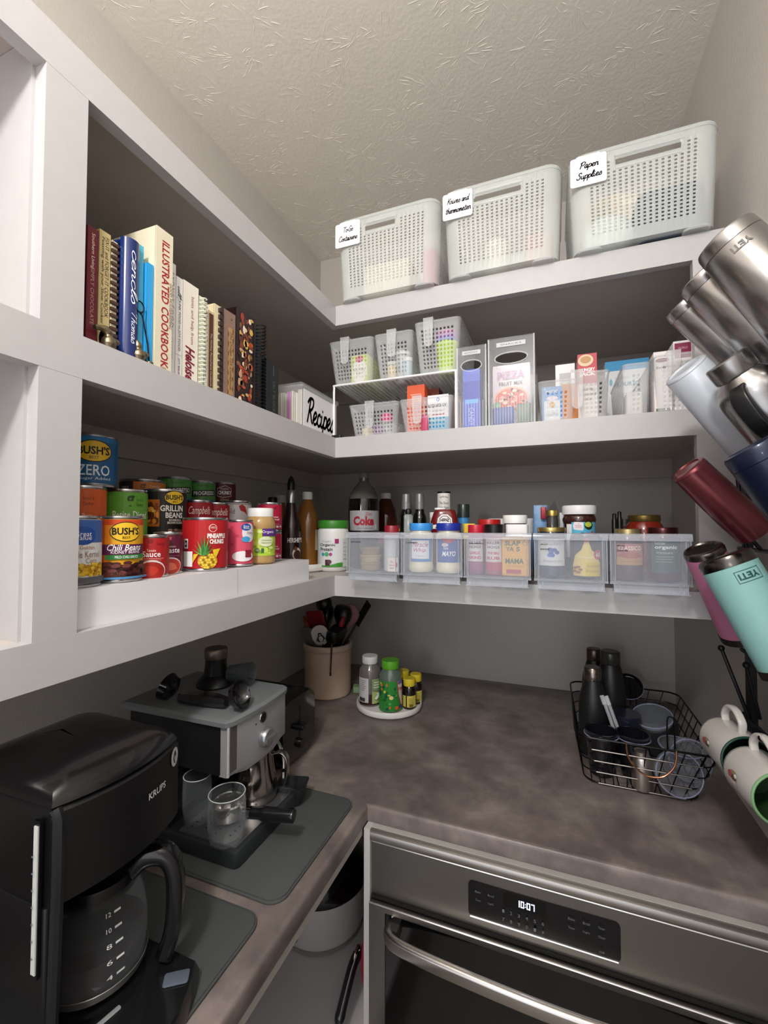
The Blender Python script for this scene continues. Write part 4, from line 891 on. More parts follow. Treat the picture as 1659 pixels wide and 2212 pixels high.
def a_ma(a, w, h): a.rect(-w/2, w/2, 0, h, '#ddd6d8'); a.rect(-w*.44, w*.44, h*.76, h*.97, '#7c1a44'); a.text('WORLD', 0, h*.90, w*.5, h*.03, '#c8a0b0'); a.text('MARKET', 0, h*.82, w*.6, h*.03, '#c8a0b0'); a.text('MULLED CIDER', 0, h*.71, w*.8, h*.025, '#6a5a60')
pack('slim_carton', 'slim white carton with a maroon square label beside the hanging white tumbler', 'box', .036, .06, .163, (.272, 1.146, ZM+.004), '#ddd6d8', a_ma)

# ================================================================== clear open-front bins on the bottom shelf, and what stands in and behind them
m_dr = clear('#d3d9e4', .17, .14, .6, 'drawer'); m_dre = clear('#ccd2dc', .34, .12, .75, 'drawer_edge')
YD = 1.022
def shelf_bin(x0, x1, label, tags):
    w = x1-x0; h = .121; d = .27; t = thing('clear_bin', label, 'bin', ((x0+x1)/2, YD, ZB), group='clear bins hanging over the edge of the bottom shelf'); th = .002; zb = .021
    g = G(); g.box(-w/2+.003, w/2-.003, .002, .002+th, zb, h-.012); g.box(-w/2+.003, -w/2+.003+th, .004, d, zb, h-.012); g.box(w/2-.003-th, w/2-.003, .004, d, zb, h-.012); g.box(-w/2+.005, w/2-.005, d-th, d, zb, h-.012); g.box(-w/2+.005, w/2-.005, .004, d-th, zb, zb+th)
    obj('body', g, m_dr, t)
    g = G()      # broad rolled rim
    P = [(-.003, h-.014), (-.003, h-.004), (0, h), (.004, h+.001), (.008, h), (.008, h-.003), (.003, h-.004), (.001, h-.014)]
    g.loft([[(-w/2-.002, y, z) for y, z in P], [(w/2+.002, y, z) for y, z in P]])
    for s in (-1, 1): g.box(s*w/2-.0025, s*w/2+.0025, .006, d, h-.006, h)
    obj('rim', g, m_dre, t)
    g = G()
    for s in (-1, 1): g.box(s*(w/2-.009)-.001, s*(w/2-.009)+.001, -.0008, .002, zb, h-.014); g.box(s*(w/2-.001)-.0012, s*(w/2-.001)+.0012, -.001, .004, zb-.003, h-.014)
    g.box(-w/2-.001, w/2+.001, -.003, .006, zb-.003, zb+.001)
    obj('edge_rib', g, m_dre, t)
    g = G(); g.box(-w/2+.006, w/2-.006, .001, .0025, .001, zb-.003)
    for s in (-1, 1):
        for q in (0, .010): g.box(s*(w/2-.007-q)-.0009, s*(w/2-.007-q)+.0009, -.001, .02, .0005, zb-.003)
    g.box(-w/2+.004, w/2-.004, -.0015, .003, .0003, .0022)
    obj('foot_skirt', g, m_dre, t)
    a = Art()
    for i, tg in enumerate(tags): a.text(tg, -w/2+.013+len(tg)*.0014, h-.024-i*.010, len(tg)*.0030, .0034, '#2a2a2e', bold=.03)
    a.build(FRONT(.0018), parent=t)
    return t
shelf_bin(-.500, -.357, 'clear bin of flavourings beside the inner shelf corner', ['FLAVORING'])
shelf_bin(-.352, -.201, 'clear bin holding the mayonnaise jars', ['CONDIMENTS'])
shelf_bin(-.197, -.050, 'clear bin of barbecue spices with the yellow seasoning tin', ['BBQ SPREADS'])
shelf_bin(-.042, .102, 'clear bin holding the blueberry jelly and the yellow pear-shaped label', ['JELLY', 'BAKING'])
shelf_bin(.107, .250, 'clear bin of sauce jars nearest the right stile', ['SALSA', 'CANDIES'])
zi = ZB+.0245
# --- bin 1
vessel('red_capped_bottle', 'white bottle with a dark red cap in the flavourings bin', 'bottle', -.388, 1.055, zi, [('bottle', [(0, 0), (.019, 0), (.020, .003), (.020, .082), (.019, .09), (0, .09)], M('#c9ccd2', .3)), ('cap', [(0, .088), (.0185, .088), (.0185, .112), (.0175, .114), (0, .114)], M('#8c1c2c', .35))])
for i in range(3): simple('lidded_tub', ['round tan tub at the bottom of the tub stack in the flavourings bin', 'round tan tub in the middle of the stack in the flavourings bin', 'round tan tub on top of the stack in the flavourings bin'][i], 'tub', G().lathe([(0, 0), (.024, 0), (.027, .014), (.0285, .015), (.0285, .019), (0, .019)]), M(['#9a8560', '#b09a70', '#8f7a58'][i], .5), (-.449, 1.062, zi+i*.0195))
def a_pk(a, w, h): a.rect(-w/2, w/2, 0, h, '#e2d6d2'); a.text('10 oz', -w*.1, h*.72, w*.3, h*.16, '#5a4a48'); a.text('Baking berry', -w*.08, h*.45, w*.55, h*.14, '#6a4a48'); a.text('mixture', -w*.1, h*.26, w*.4, h*.12, '#6a4a48'); a.ell(w*.33, h*.5, w*.05, h*.22, '#b5503e'); a.ell(w*.44, h*.5, w*.04, h*.2, '#b5503e')
pack('spice_packet', 'small cream packet with red peppers low in the flavourings bin', 'packet', .026, .006, .034, (-.375, 1.0268, zi), '#e2d6d2', a_pk)
simple('dark_tin', 'dark rectangular tin behind the tubs in the flavourings bin', 'tin', G().slab(.09, .03, 0, .066, .004, .002), M('#3d3f42', .4), (-.435, 1.118, zi))
simple('pink_packet', 'dusky pink seasoning packet behind the tubs', 'packet', G().slab(.07, .012, 0, .086, .003, .001), M('#7d4a5e', .5), (-.425, 1.146, zi))
# --- bin 2
jarp = lambda r, h: [(0, 0), (r-.004, 0), (r-.001, .004), (r, .014), (r-.0012, .018), (r-.0012, h-.034), (r, h-.030), (r-.001, h-.020), (r-.006, h-.013), (r-.006, h-.010), (0, h-.010)]
m_mayo = M('#e2dcc4', .2, coat=.5)
def a_whip(a, r): a.rect(-.030, .030, .026, .082, '#4a86c6'); a.rect(-.026, .020, .033, .078, '#e6e6ea'); a.text('Miracle', -.003, .068, .040, .012, '#b0356e', shear=.3); a.text('Whip', -.004, .053, .030, .012, '#b0356e', shear=.3); a.text('original', -.004, .040, .020, .005, '#8fa0b0')
vessel('dressing_jar', 'jar of white dressing with a light blue lid', 'jar', -.312, 1.062, zi, [('jar', jarp(.0315, .112), m_mayo), ('lid', [(0, .102), (.0285, .102), (.0290, .104), (.0290, .1185), (.028, .120), (0, .120)], M('#3b8fd8', .35))], art=a_whip, ar=.0308)
def a_mayo(a, r): a.rect(-.032, .032, .026, .084, '#2a55a4'); a.poly([(-.02, .084), (-.012, .074), (.004, .072), (.014, .078), (.020, .084)], '#b8414e'); a.ell(-.009, .068, .008, .004, '#e6d8e0'); a.text('KRAFT', -.009, .068, .010, .003, '#b0303e'); a.text('REAL', -.006, .060, .012, .006, '#f0f2f6'); a.text('MAYO', .000, .047, .032, .012, '#f4f6fa', shear=.3, bold=.02)
vessel('dressing_jar', 'jar of mayonnaise with a royal blue lid', 'jar', -.242, 1.062, zi, [('jar', jarp(.0315, .112), m_mayo), ('lid', [(0, .102), (.0295, .102), (.0300, .104), (.0300, .1185), (.029, .120), (0, .120)], M('#1c2f96', .35))], art=a_mayo, ar=.0308)
# ketchup bottle upside down on its cap is wide at the shoulder
t = thing('ketchup_bottle', 'flattened red ketchup bottle with a white shield label behind the mayonnaise', 'bottle', (-.272, 1.148, ZB+.026), rz=face(-.272, 1.148))
g = G(); g.loft([[(x*1.0, y, z) for x, y in rrect(w_, d_, r_, 5)] for z, w_, d_, r_ in [(0, .05, .035, .015), (.004, .06, .042, .018), (.06, .074, .045, .02), (.095, .078, .045, .02), (.122, .075, .043, .02), (.146, .060, .038, .018), (.153, .052, .034, .016), (.155, .044, .03, .014)]])
obj('bottle', g, M('#6e1a1c', .15, coat=.5), t)
obj('cap', G().slab(.03, .022, .1545, .160, .008, .002, cx=-.012), m_wht, t)
a = Art(); P0 = [(-.034, .090), (-.022, .092), (-.020, .108), (-.008, .118), (.008, .118), (.020, .108), (.022, .092), (.034, .090), (.034, .08), (-.034, .08)]
a.poly(P0, '#e9e6e2'); a.poly([(-.028, .082), (-.018, .094), (-.016, .106), (-.006, .114), (.006, .114), (.016, .106), (.018, .094), (.028, .082)], '#2a2422'); a.poly([(-.0245, .082), (-.0165, .0935), (-.0145, .105), (-.005, .1125), (.005, .1125), (.0145, .105), (.0165, .0935), (.0245, .082)], '#f2f0ec'); a.text('HEINZ', 0, .102, .026, .0075, '#1c1a1a', bold=.04, arc=.25); a.text('EST 1869', 0, .0945, .012, .0028, '#444')
a.build(lambda s, b, d: (s*.9, -.0222-d-.0012*(b < .105), b+.024), parent=t)
vessel('steak_sauce', 'tall bottle with a white paper-wrapped neck behind the ketchup', 'bottle', -.290, 1.215, ZB+.026, [('bottle', [(0, 0), (.026, 0), (.027, .003), (.027, .13), (.019, .15), (.018, .152), (0, .152)], M('#3a1a14', .3)), ('neck_wrap', [(0, .15), (.0185, .15), (.0185, .203), (0, .203)], M('#dcdad6', .5)), ('cap', [(0, .203), (.0188, .203), (.0188, .208), (0, .208)], m_blk)], art=lambda a, r: [a.text('Quality from', 0, .190, .024, .006, '#444', arc=.5), a.text('The Sauce', 0, .176, .026, .007, '#333', shear=.2), a.text('& the Roast', 0, .163, .028, .006, '#333')], ar=.0187)
vessel('white_bottle', 'small white-capped bottle peeping out left of the ketchup shoulder', 'bottle', -.312, 1.205, ZB+.026, [('bottle', [(0, 0), (.016, 0), (.016, .135), (0, .135)], M('#cfcac0', .4)), ('cap', [(0, .135), (.0165, .135), (.0165, .150), (0, .150)], m_wht)])
def shaker(x, y, h, label, cap, body, z=ZB+.026, r=.016, ch=.03):
    return vessel('spice_shaker', label, 'shaker', x, y, z, [('bottle', [(0, 0), (r-.001, 0), (r, .003), (r, h-ch-.012), (r-.003, h-ch), (0, h-ch)], body), ('cap', [(0, h-ch), (r, h-ch), (r, h-.002), (r-.001, h), (0, h)], cap)], group='spice shakers on the back of the bottom shelf')
vessel('spice_grinder', 'glass grinder with a dark cap and a blue collar behind the mayonnaise', 'grinder', -.232, 1.200, ZB+.026, [('glass', [(0, 0), (.015, 0), (.016, .003), (.016, .105), (.013, .118), (0, .118)], M('#6b7276', .12, coat=.6)), ('collar', [(0, .118), (.0145, .118), (.0145, .135), (0, .135)], M('#3f8ac8', .3)), ('cap', [(0, .135), (.0165, .135), (.0165, .168), (.015, .171), (0, .171)], M('#27302e', .25))])
simple('yellow_box', 'bright yellow spout piece beside the grinder', 'box', G().slab(.030, .02, 0, .118, .004, .002), M('#e0be2c', .4), (-.208, 1.160, ZB+.026))
simple('olive_bottle', 'small olive green tin half hidden behind the grinder', 'bottle', G().lathe([(0, 0), (.012, 0), (.012, .15), (0, .152)]), M('#6a6c30', .4), (-.262, 1.245, ZB+.001))
# --- bin 3
def a_slap(a, r):
    a.rect(-.032, .032, .004, .086, '#dca94e'); a.text('SLAP', -.006, .074, .034, .011, '#3d5a3c', bold=.03); a.text('YA', -.012, .061, .018, .010, '#3d5a3c', bold=.03); a.text("MAMA", -.002, .034, .040, .012, '#3d5a3c', bold=.03); a.text('S', .006, .061, .008, .010, '#3d5a3c', bold=.03); a.text('HOT BLEND', .0, .022, .034, .004, '#b8752a'); a.rect(-.020, .012, .006, .015, '#b03a4c'); a.ell(.021, .074, .005, .005, '#7a7040'); a.ell(.021, .074, .004, .004, '#dca94e')
t = thing('seasoning_tin', 'yellow rectangular seasoning tin with green capitals', 'tin', (-.083, 1.048, zi)); obj('tin', G().slab(.060, .03, 0, .088, .004, .002), M('#dca94e', .4), t)
a = Art(); a_slap(a, 0); 
for i, p in enumerate(a.p): a.p[i] = ([(max(-.0285, min(.0285, x)), y) for x, y in p[0]], p[1], p[2])
a.build(FRONT(-.0151), parent=t)
obj('lid', G().slab(.030, .02, .0882, .094, .006, .001), m_wht, t)
def a_hg(tt_, c):
    def f(a, r): a.rect(-.020, .020, .030, .084, '#d9d2d4'); a.rect(-.020, .020, .010, .030, c, lay=2); a.text(tt_[0], 0, .074, .030, .006, '#55585c', bold=.02); a.text(tt_[1], 0, .064, .028, .006, '#55585c', bold=.02); a.text(tt_[2], 0, .050, .026, .007, '#c04a6c', bold=.03); a.text(tt_[3], 0, .039, .028, .007, '#c04a6c', bold=.03)
    return f
vessel('rub_bottle', 'rub bottle with a pink and white label and a black lid in the middle bin', 'bottle', -.132, 1.056, zi, [('bottle', [(0, 0), (.019, 0), (.021, .004), (.021, .090), (.022, .095), (0, .095)], M('#a85a70', .3)), ('lid', [(0, .095), (.023, .095), (.023, .116), (.022, .117), (0, .117)], m_blk)], art=a_hg(('KILLER', 'HOGS', 'THE BBQ', 'RUB'), '#b04468'), ar=.0213, rz=0)
vessel('rub_bottle', 'narrower rub bottle with a crimson lid at the end of the middle bin', 'bottle', -.175, 1.060, zi, [('bottle', [(0, 0), (.017, 0), (.019, .004), (.0175, .090), (.018, .095), (0, .095)], M('#94507c', .3)), ('lid', [(0, .095), (.019, .095), (.019, .114), (.018, .116), (0, .116)], M('#b81c34', .35))], art=a_hg(('KILLER', 'HOGS', 'GARLIC', 'GRIND'), '#94507c'), ar=.0195, rz=0)
shaker(-.162, 1.195, .154, 'shaker with a broad bright red lid rising above the middle bin', M('#b8201e', .35), M('#6d2c24', .4), r=.029, ch=.026, z=ZB+.001)
vessel('glass_spice_jar', 'clear spice jar with a broad white flip lid', 'jar', -.091, 1.132, ZB+.026, [('jar', [(0, 0), (.026, 0), (.028, .004), (.028, .115), (.026, .118), (0, .118)], M('#574c4c', .2, coat=.5)), ('lid', [(0, .118), (.029, .118), (.029, .136), (.028, .138), (0, .138)], m_wht)])
simple('white_lid_tub', 'wide low white-lidded tub behind the red and white lids', 'tub', G().slab(.125, .09, 0, .158, .012, .004), M('#c6c8ca', .4), (-.115, 1.31, ZB+.001))
simple('white_lid_tub', 'small flat white lid just above the yellow seasoning tin', 'tub', G().slab(.05, .03, 0, .118, .006, .002), M('#dcdce0', .4), (-.083, 1.086, zi-.022+.021))
# --- bin 4
def a_jel(a, r):
    a.rect(-.031, .031, .026, .085, '#d6d8da'); a.text('Smuckers', .002, .074, .036, .007, '#8a8c90', shear=.3); rr = random.Random(3)
    for i in range(9): a.ell(.004+rr.uniform(-.009, .009), .056+rr.uniform(-.007, .006), .005, .0045, rr.choice(['#3f5cae', '#5a78c4', '#2f4a98']), n=9, lay=4+i//3)
    a.text('Blueberry Jam', .002, .036, .040, .006, '#9a9ca2', shear=.3)
vessel('jelly_jar', 'blueberry jelly jar with a white label and a gold lid', 'jar', -.007, 1.062, zi, [('jar', [(0, 0), (.028, 0), (.0315, .004), (.0315, .092), (.029, .100), (0, .100)], M('#232c48', .15, coat=.5)), ('lid', [(0, .100), (.0305, .100), (.0305, .108), (.029, .110), (0, .110)], M('#a08c54', .3, .8))], art=a_jel, ar=.0318, rz=0)
def a_pear(a, r):
    a.poly([(-.029, .006), (.029, .006), (.030, .03), (.024, .05), (.010, .062), (.004, .080), (-.004, .080), (-.010, .062), (-.024, .05), (-.030, .03)], '#ddc872'); a.rect(-.003, .030, .006, .036, '#d9c030'); a.ell(.024, .052, .010, .011, '#b2405c'); a.text('65', .024, .052, .010, .009, '#f4e6ea', bold=.02)
    a.text('Pumpkin', -.002, .046, .030, .006, '#f4eab8'); a.text('Autumn', .012, .028, .026, .006, '#a8902a'); a.text('Blossom', .012, .018, .026, .006, '#a8902a')
    for k in range(5): a.ell(-.018+.006*cos(k*1.257), .020+.006*sin(k*1.257), .0045, .0025, '#9a5a3c', n=8, a0=0)
    a.ell(0, .083, .005, .004, '#b2405c')
vessel('pumpkin_jar', 'dark jar with a yellow pumpkin-shaped paper label', 'jar', .063, 1.062, zi, [('jar', [(0, 0), (.028, 0), (.032, .004), (.032, .085), (.028, .096), (0, .096)], M('#2c3038', .15, coat=.4))], art=a_pear, ar=.0324, rz=0)
def a_nut(a0, r):
    a = Art()
    a.rect(-.034, .040, .02, .098, '#e6e6ea'); a.rect(-.020, .040, .02, .104, '#58b4d8'); a.poly([(-.015, .085), (.004, .083), (.006, .088), (.005, .102), (-.014, .103), (-.017, .094)], '#e9e4e8'); a.text('THE', -.005, .0985, .005, .002, '#b03040'); a.text('ORIGINAL', -.005, .0945, .013, .0025, '#b03040'); a.text('NUTELLA', -.005, .0905, .013, .0022, '#b03040')
    a.ell(.017, .095, .010, .010, '#24301e'); a.ell(.016, .097, .008, .006, '#b8c84a'); a.text('n', .0035, .0735, .0065, .0095, '#1c1416', bold=.03); a.text('utella', .020, .0755, .024, .013, '#c8202c', bold=.03)
    a.poly([(.006, .066), (.024, .066), (.016, .058)], '#2a3050'); a.ell(-.008, .062, .008, .004, '#e6e0e4'); a.ell(.004, .060, .006, .005, '#b8324a')
    a0.cols = a.cols; a0.p = [([(x, y+.018) for x, y in q[0]], q[1], q[2]) for q in a.p]
vessel('chocolate_spread_jar', 'chocolate spread jar with a white lid and a sky blue label', 'jar', .055, 1.150, ZB+.026, [('jar', [(0, 0), (.030, 0), (.034, .006), (.0345, .116), (.0365, .122), (.0372, .128), (.035, .134), (.032, .139), (0, .139)], M('#3a1f18', .12, coat=.6)), ('lid', [(0, .139), (.0375, .139), (.0378, .142), (.0378, .157), (.036, .160), (0, .160)], M('#dcdcde', .35))], art=a_nut, ar=.0352, off=6)
vessel('gold_capped_jar', 'small slim glass jar with a gold cap left of the chocolate spread', 'jar', -.005, 1.150, ZB+.026, [('jar', [(0, 0), (.013, 0), (.014, .003), (.014, .125), (.012, .136), (0, .136)], M('#3f3c3c', .12, coat=.7)), ('cap', [(0, .136), (.0145, .136), (.0145, .148), (.013, .150), (0, .150)], M('#a8904e', .3, .85))])
simple('baking_bag', 'blue and red baking bag standing behind the gold-capped jar', 'bag', G().loft([[(x, y, z) for x, y in rrect(w_, d_, .006, 3)] for z, w_, d_ in [(0, .036, .02), (.05, .04, .024), (.13, .036, .016), (.16, .034, .004), (.166, .034, .002)]]), M('#6c94c0', .35, var=.3, scale=40), (-.034, 1.22, ZB+.026))
simple('red_packet', 'small crimson packet against the blue baking bag', 'packet', G().slab(.014, .006, .0, .03, .003, .001), M('#9c2634', .4), (-.026, 1.2, ZB+.156))
g = G(); g.loft([[(.012, 0, 0), (-.012, 0, 0), (-.012, .004, 0), (.012, .004, 0)], [(.010, 0, .012), (-.008, 0, .008), (-.008, .004, .008), (.010, .004, .012)], [(.006, 0, .028), (.004, 0, .027), (.004, .004, .027), (.006, .004, .028)]])
simple('black_pouch_corner', 'black twisted pouch top behind the gold-capped jar', 'pouch', G().slab(.022, .008, 0, .15, .003, .002).join(g, MX.Translation((0, -.002, .1495))), m_blk, (-.004, 1.23, ZB+.026))
simple('white_card', 'thin white packet right of the gold-capped jar', 'packet', G().slab(.010, .004, 0, .145, .001, .0005), M('#d0d0d2', .5), (.017, 1.19, ZB+.026))
# --- bin 5
def a_cls(a, r): a.rect(-.028, .028, .032, .076, '#b56a5e'); a.rect(-.028, .028, .032, .048, '#b88a4e', lay=2); a.text('CLASSICO', 0, .067, .044, .009, '#f0e2d4', bold=.02); a.ell(0, .052, .022, .006, '#a8503c'); a.text('tomato & basil', 0, .040, .034, .004, '#7a4a30')
m_sauce = M('#5c2430', .15, coat=.4)
vessel('pasta_sauce_jar', 'square-shouldered pasta sauce jar with a salmon pink label', 'jar', .145, 1.060, zi, [('jar', [(0, 0), (.026, 0), (.029, .004), (.029, .082), (.024, .094), (0, .094)], M('#4c2438', .15, coat=.4)), ('lid', [(0, .094), (.0255, .094), (.0255, .106), (.024, .107), (0, .107)], M('#b8a878', .3, .8))], art=a_cls, ar=.0292, rz=0)
def a_org(a, r): a.rect(-.029, .029, .018, .084, '#31504c'); a.text('Good & Gather', -.012, .078, .018, .005, '#e6ece8'); a.text('organic', -.001, .069, .040, .009, '#eef2ee', bold=.02); a.text('marinara', -.004, .059, .028, .004, '#c9d6d0'); a.rect(-.02, .012, .050, .0515, '#7f9890'); a.rect(-.02, .008, .045, .0465, '#7f9890'); a.rect(-.02, .010, .040, .0415, '#7f9890')
vessel('pasta_sauce_jar', 'pasta sauce jar with a dark green organic label', 'jar', .210, 1.060, zi, [('jar', [(0, 0), (.027, 0), (.030, .004), (.030, .086), (.026, .096), (0, .096)], M('#4a1f38', .15, coat=.4)), ('lid', [(0, .096), (.027, .096), (.027, .108), (.0255, .110), (0, .110)], M('#3a1416', .3, .6))], art=a_org, ar=.0303, rz=0)
vessel('pasta_sauce_jar', 'large jar of red sauce with a gold lid behind the last bin', 'jar', .203, 1.225, ZB+.026, [('jar', [(0, 0), (.038, 0), (.042, .005), (.042, .095), (.040, .110), (.033, .122), (0, .122)], M('#7a2014', .15, coat=.5)), ('lid', [(0, .122), (.034, .122), (.035, .124), (.035, .136), (.033, .138), (0, .138)], M('#8a7440', .3, .8))])
for i, (x, y, hh) in enumerate([(.136, 1.20, .143), (.149, 1.215, .148)]):
    simple('black_bottle', ['slim black bottle standing behind the gold lid', 'second slim black bottle, the taller of the pair by the red sauce'][i], 'bottle', G().lathe([(0, 0), (.0055, 0), (.006, .002), (.006, hh-.018), (.0045, hh-.014), (.0045, hh-.002), (0, hh)], 14), m_blk, (x, y, ZB+.026))
vessel('dark_jar', 'black-lidded jar between the slim bottles and the red sauce', 'jar', .163, 1.24, ZB+.026, [('jar', [(0, 0), (.018, 0), (.019, .003), (.019, .108), (0, .11)], M('#2c1a18', .25)), ('lid', [(0, .11), (.0195, .11), (.0195, .128), (0, .129)], m_blk)])
# --- left of and behind the bins
def a_prot(a, r):
    a.rect(-.050, .050, .014, .098, '#e6e8ea'); a.text('Orgain', -.020, .090, .030, .008, '#9aa0a0'); a.text('Organic', -.017, .079, .050, .011, '#1b2a2e', bold=.02); a.text('Protein', -.020, .067, .040, .011, '#1b2a2e', bold=.02); a.rect(.006, .018, .084, .098, '#a82a6e')
    for i, c in enumerate(['#4aa8c0', '#5cb878', '#b84a9c']): a.ell(-.030+i*.012, .052, .0065 if i == 1 else .005, .0065 if i == 1 else .005, c)
    a.poly([(-.050, .014), (.050, .014), (.050, .030), (.014, .026), (-.014, .018), (-.050, .020)], '#4a9c3a'); a.rect(-.022, -.008, .018, .036, '#4b2c3a'); a.ell(-.010, .030, .007, .006, '#6a4456'); a.rect(.030, .050, .014, .098, '#d6d8d6'); 
    for i in range(5): a.rect(.031, .046, .085-i*.012, .086-i*.012, '#666')
vessel('protein_tub', 'round white tub of protein powder with a green lid', 'tub', -.640, 1.215, ZB+.001, [('tub', [(0, 0), (.041, 0), (.046, .004), (.048, .012), (.048, .118), (.046, .126), (.042, .132), (0, .132)], m_wht), ('lid', [(0, .130), (.0465, .130), (.0475, .132), (.0475, .150), (.045, .154), (0, .154)], M('#3f8a2c', .35, bump=.3, scale=400))], art=a_prot, ar=.0482, off=-2)
def a_coke(a, r): a.rect(-.058, .058, .122, .186, '#a9a9ac'); a.text('Coke', -.004, .153, .070, .030, '#a81c34', bold=.05); a.text('Diet', .012, .175, .022, .011, '#a81c34', shear=.4); a.text('zero calories', .0, .130, .05, .005, '#6a6a70'); a.rect(.036, .041, .127, .142, '#d8d8da')
vessel('soda_bottle', 'large cola bottle with a silver label and a grey cap', 'bottle', -.585, 1.325, ZB+.001, [('bottle', [(0, 0), (.042, 0), (.048, .006), (.051, .02), (.051, .205), (.0495, .224), (0, .224)], M('#120c0c', .08, coat=.6)), ('shoulder', [(.0495, .2245), (.046, .238), (.034, .262), (.022, .276), (.0155, .284), (.0155, .294), (0, .294)], M('#5b5854', .12, coat=.5)), ('cap', [(0, .294), (.0165, .294), (.0165, .308), (.015, .310), (0, .310)], M('#6c6f72', .35))], art=a_coke, ar=.0512, off=4)
vessel('juice_bottle', 'dark amber juice bottle with a white cap behind the cola', 'bottle', -.575, 1.50, ZB+.001, [('bottle', [(0, 0), (.04, 0), (.044, .005), (.044, .13), (.045, .16), (.040, .195), (.025, .226), (.018, .236), (0, .236)], M('#4a2012', .12, coat=.5)), ('cap', [(0, .236), (.019, .236), (.019, .256), (0, .257)], m_wht)])
for i, (x, y) in enumerate([(-.413, 1.25), (-.3715, 1.25)]):
    vessel('oil_bottle', ['black oil bottle with a pewter neck wrap, nearer the cola bottle', 'black oil bottle with a pewter neck wrap, nearer the ketchup bottle'][i], 'bottle', x, y, ZB+.001, [('bottle', [(0, 0), (.0195, 0), (.0205, .004), (.0205, .155), (.0185, .165), (.0135, .178), (.0130, .188), (0, .188)], M('#0c0e0c', .12, coat=.6)), ('neck_wrap', [(0, .186), (.0135, .186), (.0140, .205), (.0125, .207), (.0125, .230), (.0115, .232), (0, .232)], M('#8f9092', .4, .5))])
vessel('clear_cork_bottle', 'small clear bottle with a black stopper between the oil bottles', 'bottle', -.392, 1.205, ZB+.001, [('bottle', [(0, 0), (.013, 0), (.014, .003), (.0135, .165), (.010, .170), (0, .170)], clear('#cfd8d8', .45, .1)), ('stopper', [(0, .168), (.008, .168), (.010, .178), (.006, .186), (0, .187)], m_blk)])
simple('yellow_lid_tin', 'yellow-topped tin left of the oil bottles', 'tin', G().lathe([(0, 0), (.024, 0), (.024, .13), (0, .13)]), M('#d8b82a', .4), (-.440, 1.30, ZB+.001))
simple('black_tray', 'black oval lid lying across the back of the flavourings bin', 'lid', G().slab(.062, .05, 0, .121, .02, .003), m_blk, (-.446, 1.205, ZB+.001))

# ================================================================== on the worktop
m_pl = M('#0a0a0b', .36, bump=.04, scale=600); m_gloss = M('#0b0b0d', .08, coat=.5); m_rub = M('#4a4e4e', .85, bump=.4, scale=900)
m_silver = M('#8d8f92', .34, .85); m_steel = brushed('#a09c98', 2, .24); m_chrome = M('#b8b4b0', .12, 1)
m_glass = clear('#b9c2c8', .035, .03, .5, 'glass')
def mat_(x0, x1, y0, y1, label):
    t = thing('drying_mat', label, 'mat', ((x0+x1)/2, (y0+y1)/2, ZK+.0003), group='dark grey mats on the worktop'); w, d = x1-x0, y1-y0
    obj('pad', G().slab(w, d, 0, .0042, .028, .0015, n=8), m_rub, t)
    P = [(x, y, .0042) for x, y in rrect(w-.006, d-.006, .026, 8)]; obj('stitched_edge', G().tube(P, .0011, 5, closed=True), M('#3a3e3f', .8), t); return t
mat_(-.79, -.409, .599, .888, 'dark grey mat under the silver espresso machine')
mat_(-.79, -.421, .20, .580, 'dark grey mat under the black coffee maker')
ZM_ = ZK+.0048

# ---- black drip coffee maker
t = thing('coffee_maker', 'tall black drip coffee maker with a glass carafe and a water gauge strip', 'coffee maker', (0, 0, ZM_)); z0 = ZM_
def bodysec(xb, xf, ya, yb, bulge, z, r=.02, n=10):
    """plan outline: square-ish back, front bowed outwards towards +x"""
    P = []; ym = (ya+yb)/2; h_ = (yb-ya)/2
    for i in range(n+1):
        q = -1+2*i/n; P.append((xf+bulge*(1-q*q), ym+h_*q*.96, z))
    for i in range(5): a = R(90*i/4); P.append((xb+r-r*sin(a), yb-r+r*cos(a), z))
    for i in range(5): a = R(90*i/4); P.append((xb+r-r*cos(a), ya+r-r*sin(a), z))
    return P
H = lambda z: z-z0
g = G(); g.loft([bodysec(-.665, -.486, .303, .474, .018, H(z_)) for z_ in (1.122, 1.125, 1.20, 1.216)]+[bodysec(-.66, -.492, .307, .470, .016, H(1.222))])
obj('brew_head', g, m_pl, t)
g = G(); g.loft([bodysec(-.664, -.487, .304, .473, .017, H(1.2225))]+[bodysec(-.662, -.489, .306, .471, .017, H(1.227))]+[bodysec(-.657, -.496, .311, .466, .016, H(1.236))]+[bodysec(-.645, -.512, .324, .453, .014, H(1.243))]+[bodysec(-.625, -.535, .345, .432, .009, H(1.248))]+[bodysec(-.60, -.565, .370, .407, .004, H(1.2505))]); obj('lid', g, M('#0b0b0c', .26, coat=.3), t)
g = G(); g.tube([(-.489, .313, H(1.218)), (-.483, .3125, H(1.21)), (-.482, .312, H(1.15)), (-.486, .312, H(1.0)), (-.486, .312, H(.93))], .006, 8); obj('corner_trim', g, M('#191a1c', .3), t)
g = G(); g.loft([bodysec(-.672, -.618, .303, .474, .0, H(z_), .02) for z_ in (.9195, 1.123)]); obj('column', g, m_pl, t)
obj('side_wing', G().slab(.175, .013, H(.919), H(1.123), .004, .002, cx=-.575, cy=.3105), m_pl, t)
g = G(); g.loft([bodysec(-.665, -.444, .303, .474, .030, H(z_)) for z_ in (.919, .930)]+[bodysec(-.66, -.448, .307, .470, .030, H(.942))]); obj('base', g, M('#141517', .22, coat=.4), t)
g = G(); g.lathe([(0, 0), (.054, 0), (.054, .003), (0, .003)], 32, c=(-.553, .408)); o = obj('hot_plate', g, M('#2a2a2c', .25, .6), t, (0, 0, H(.942)))
g = G(); g.box(-.502, -.493, .3005, .3035, H(1.055), H(1.212)); obj('gauge_slot', g, M('#060607', .3), t)
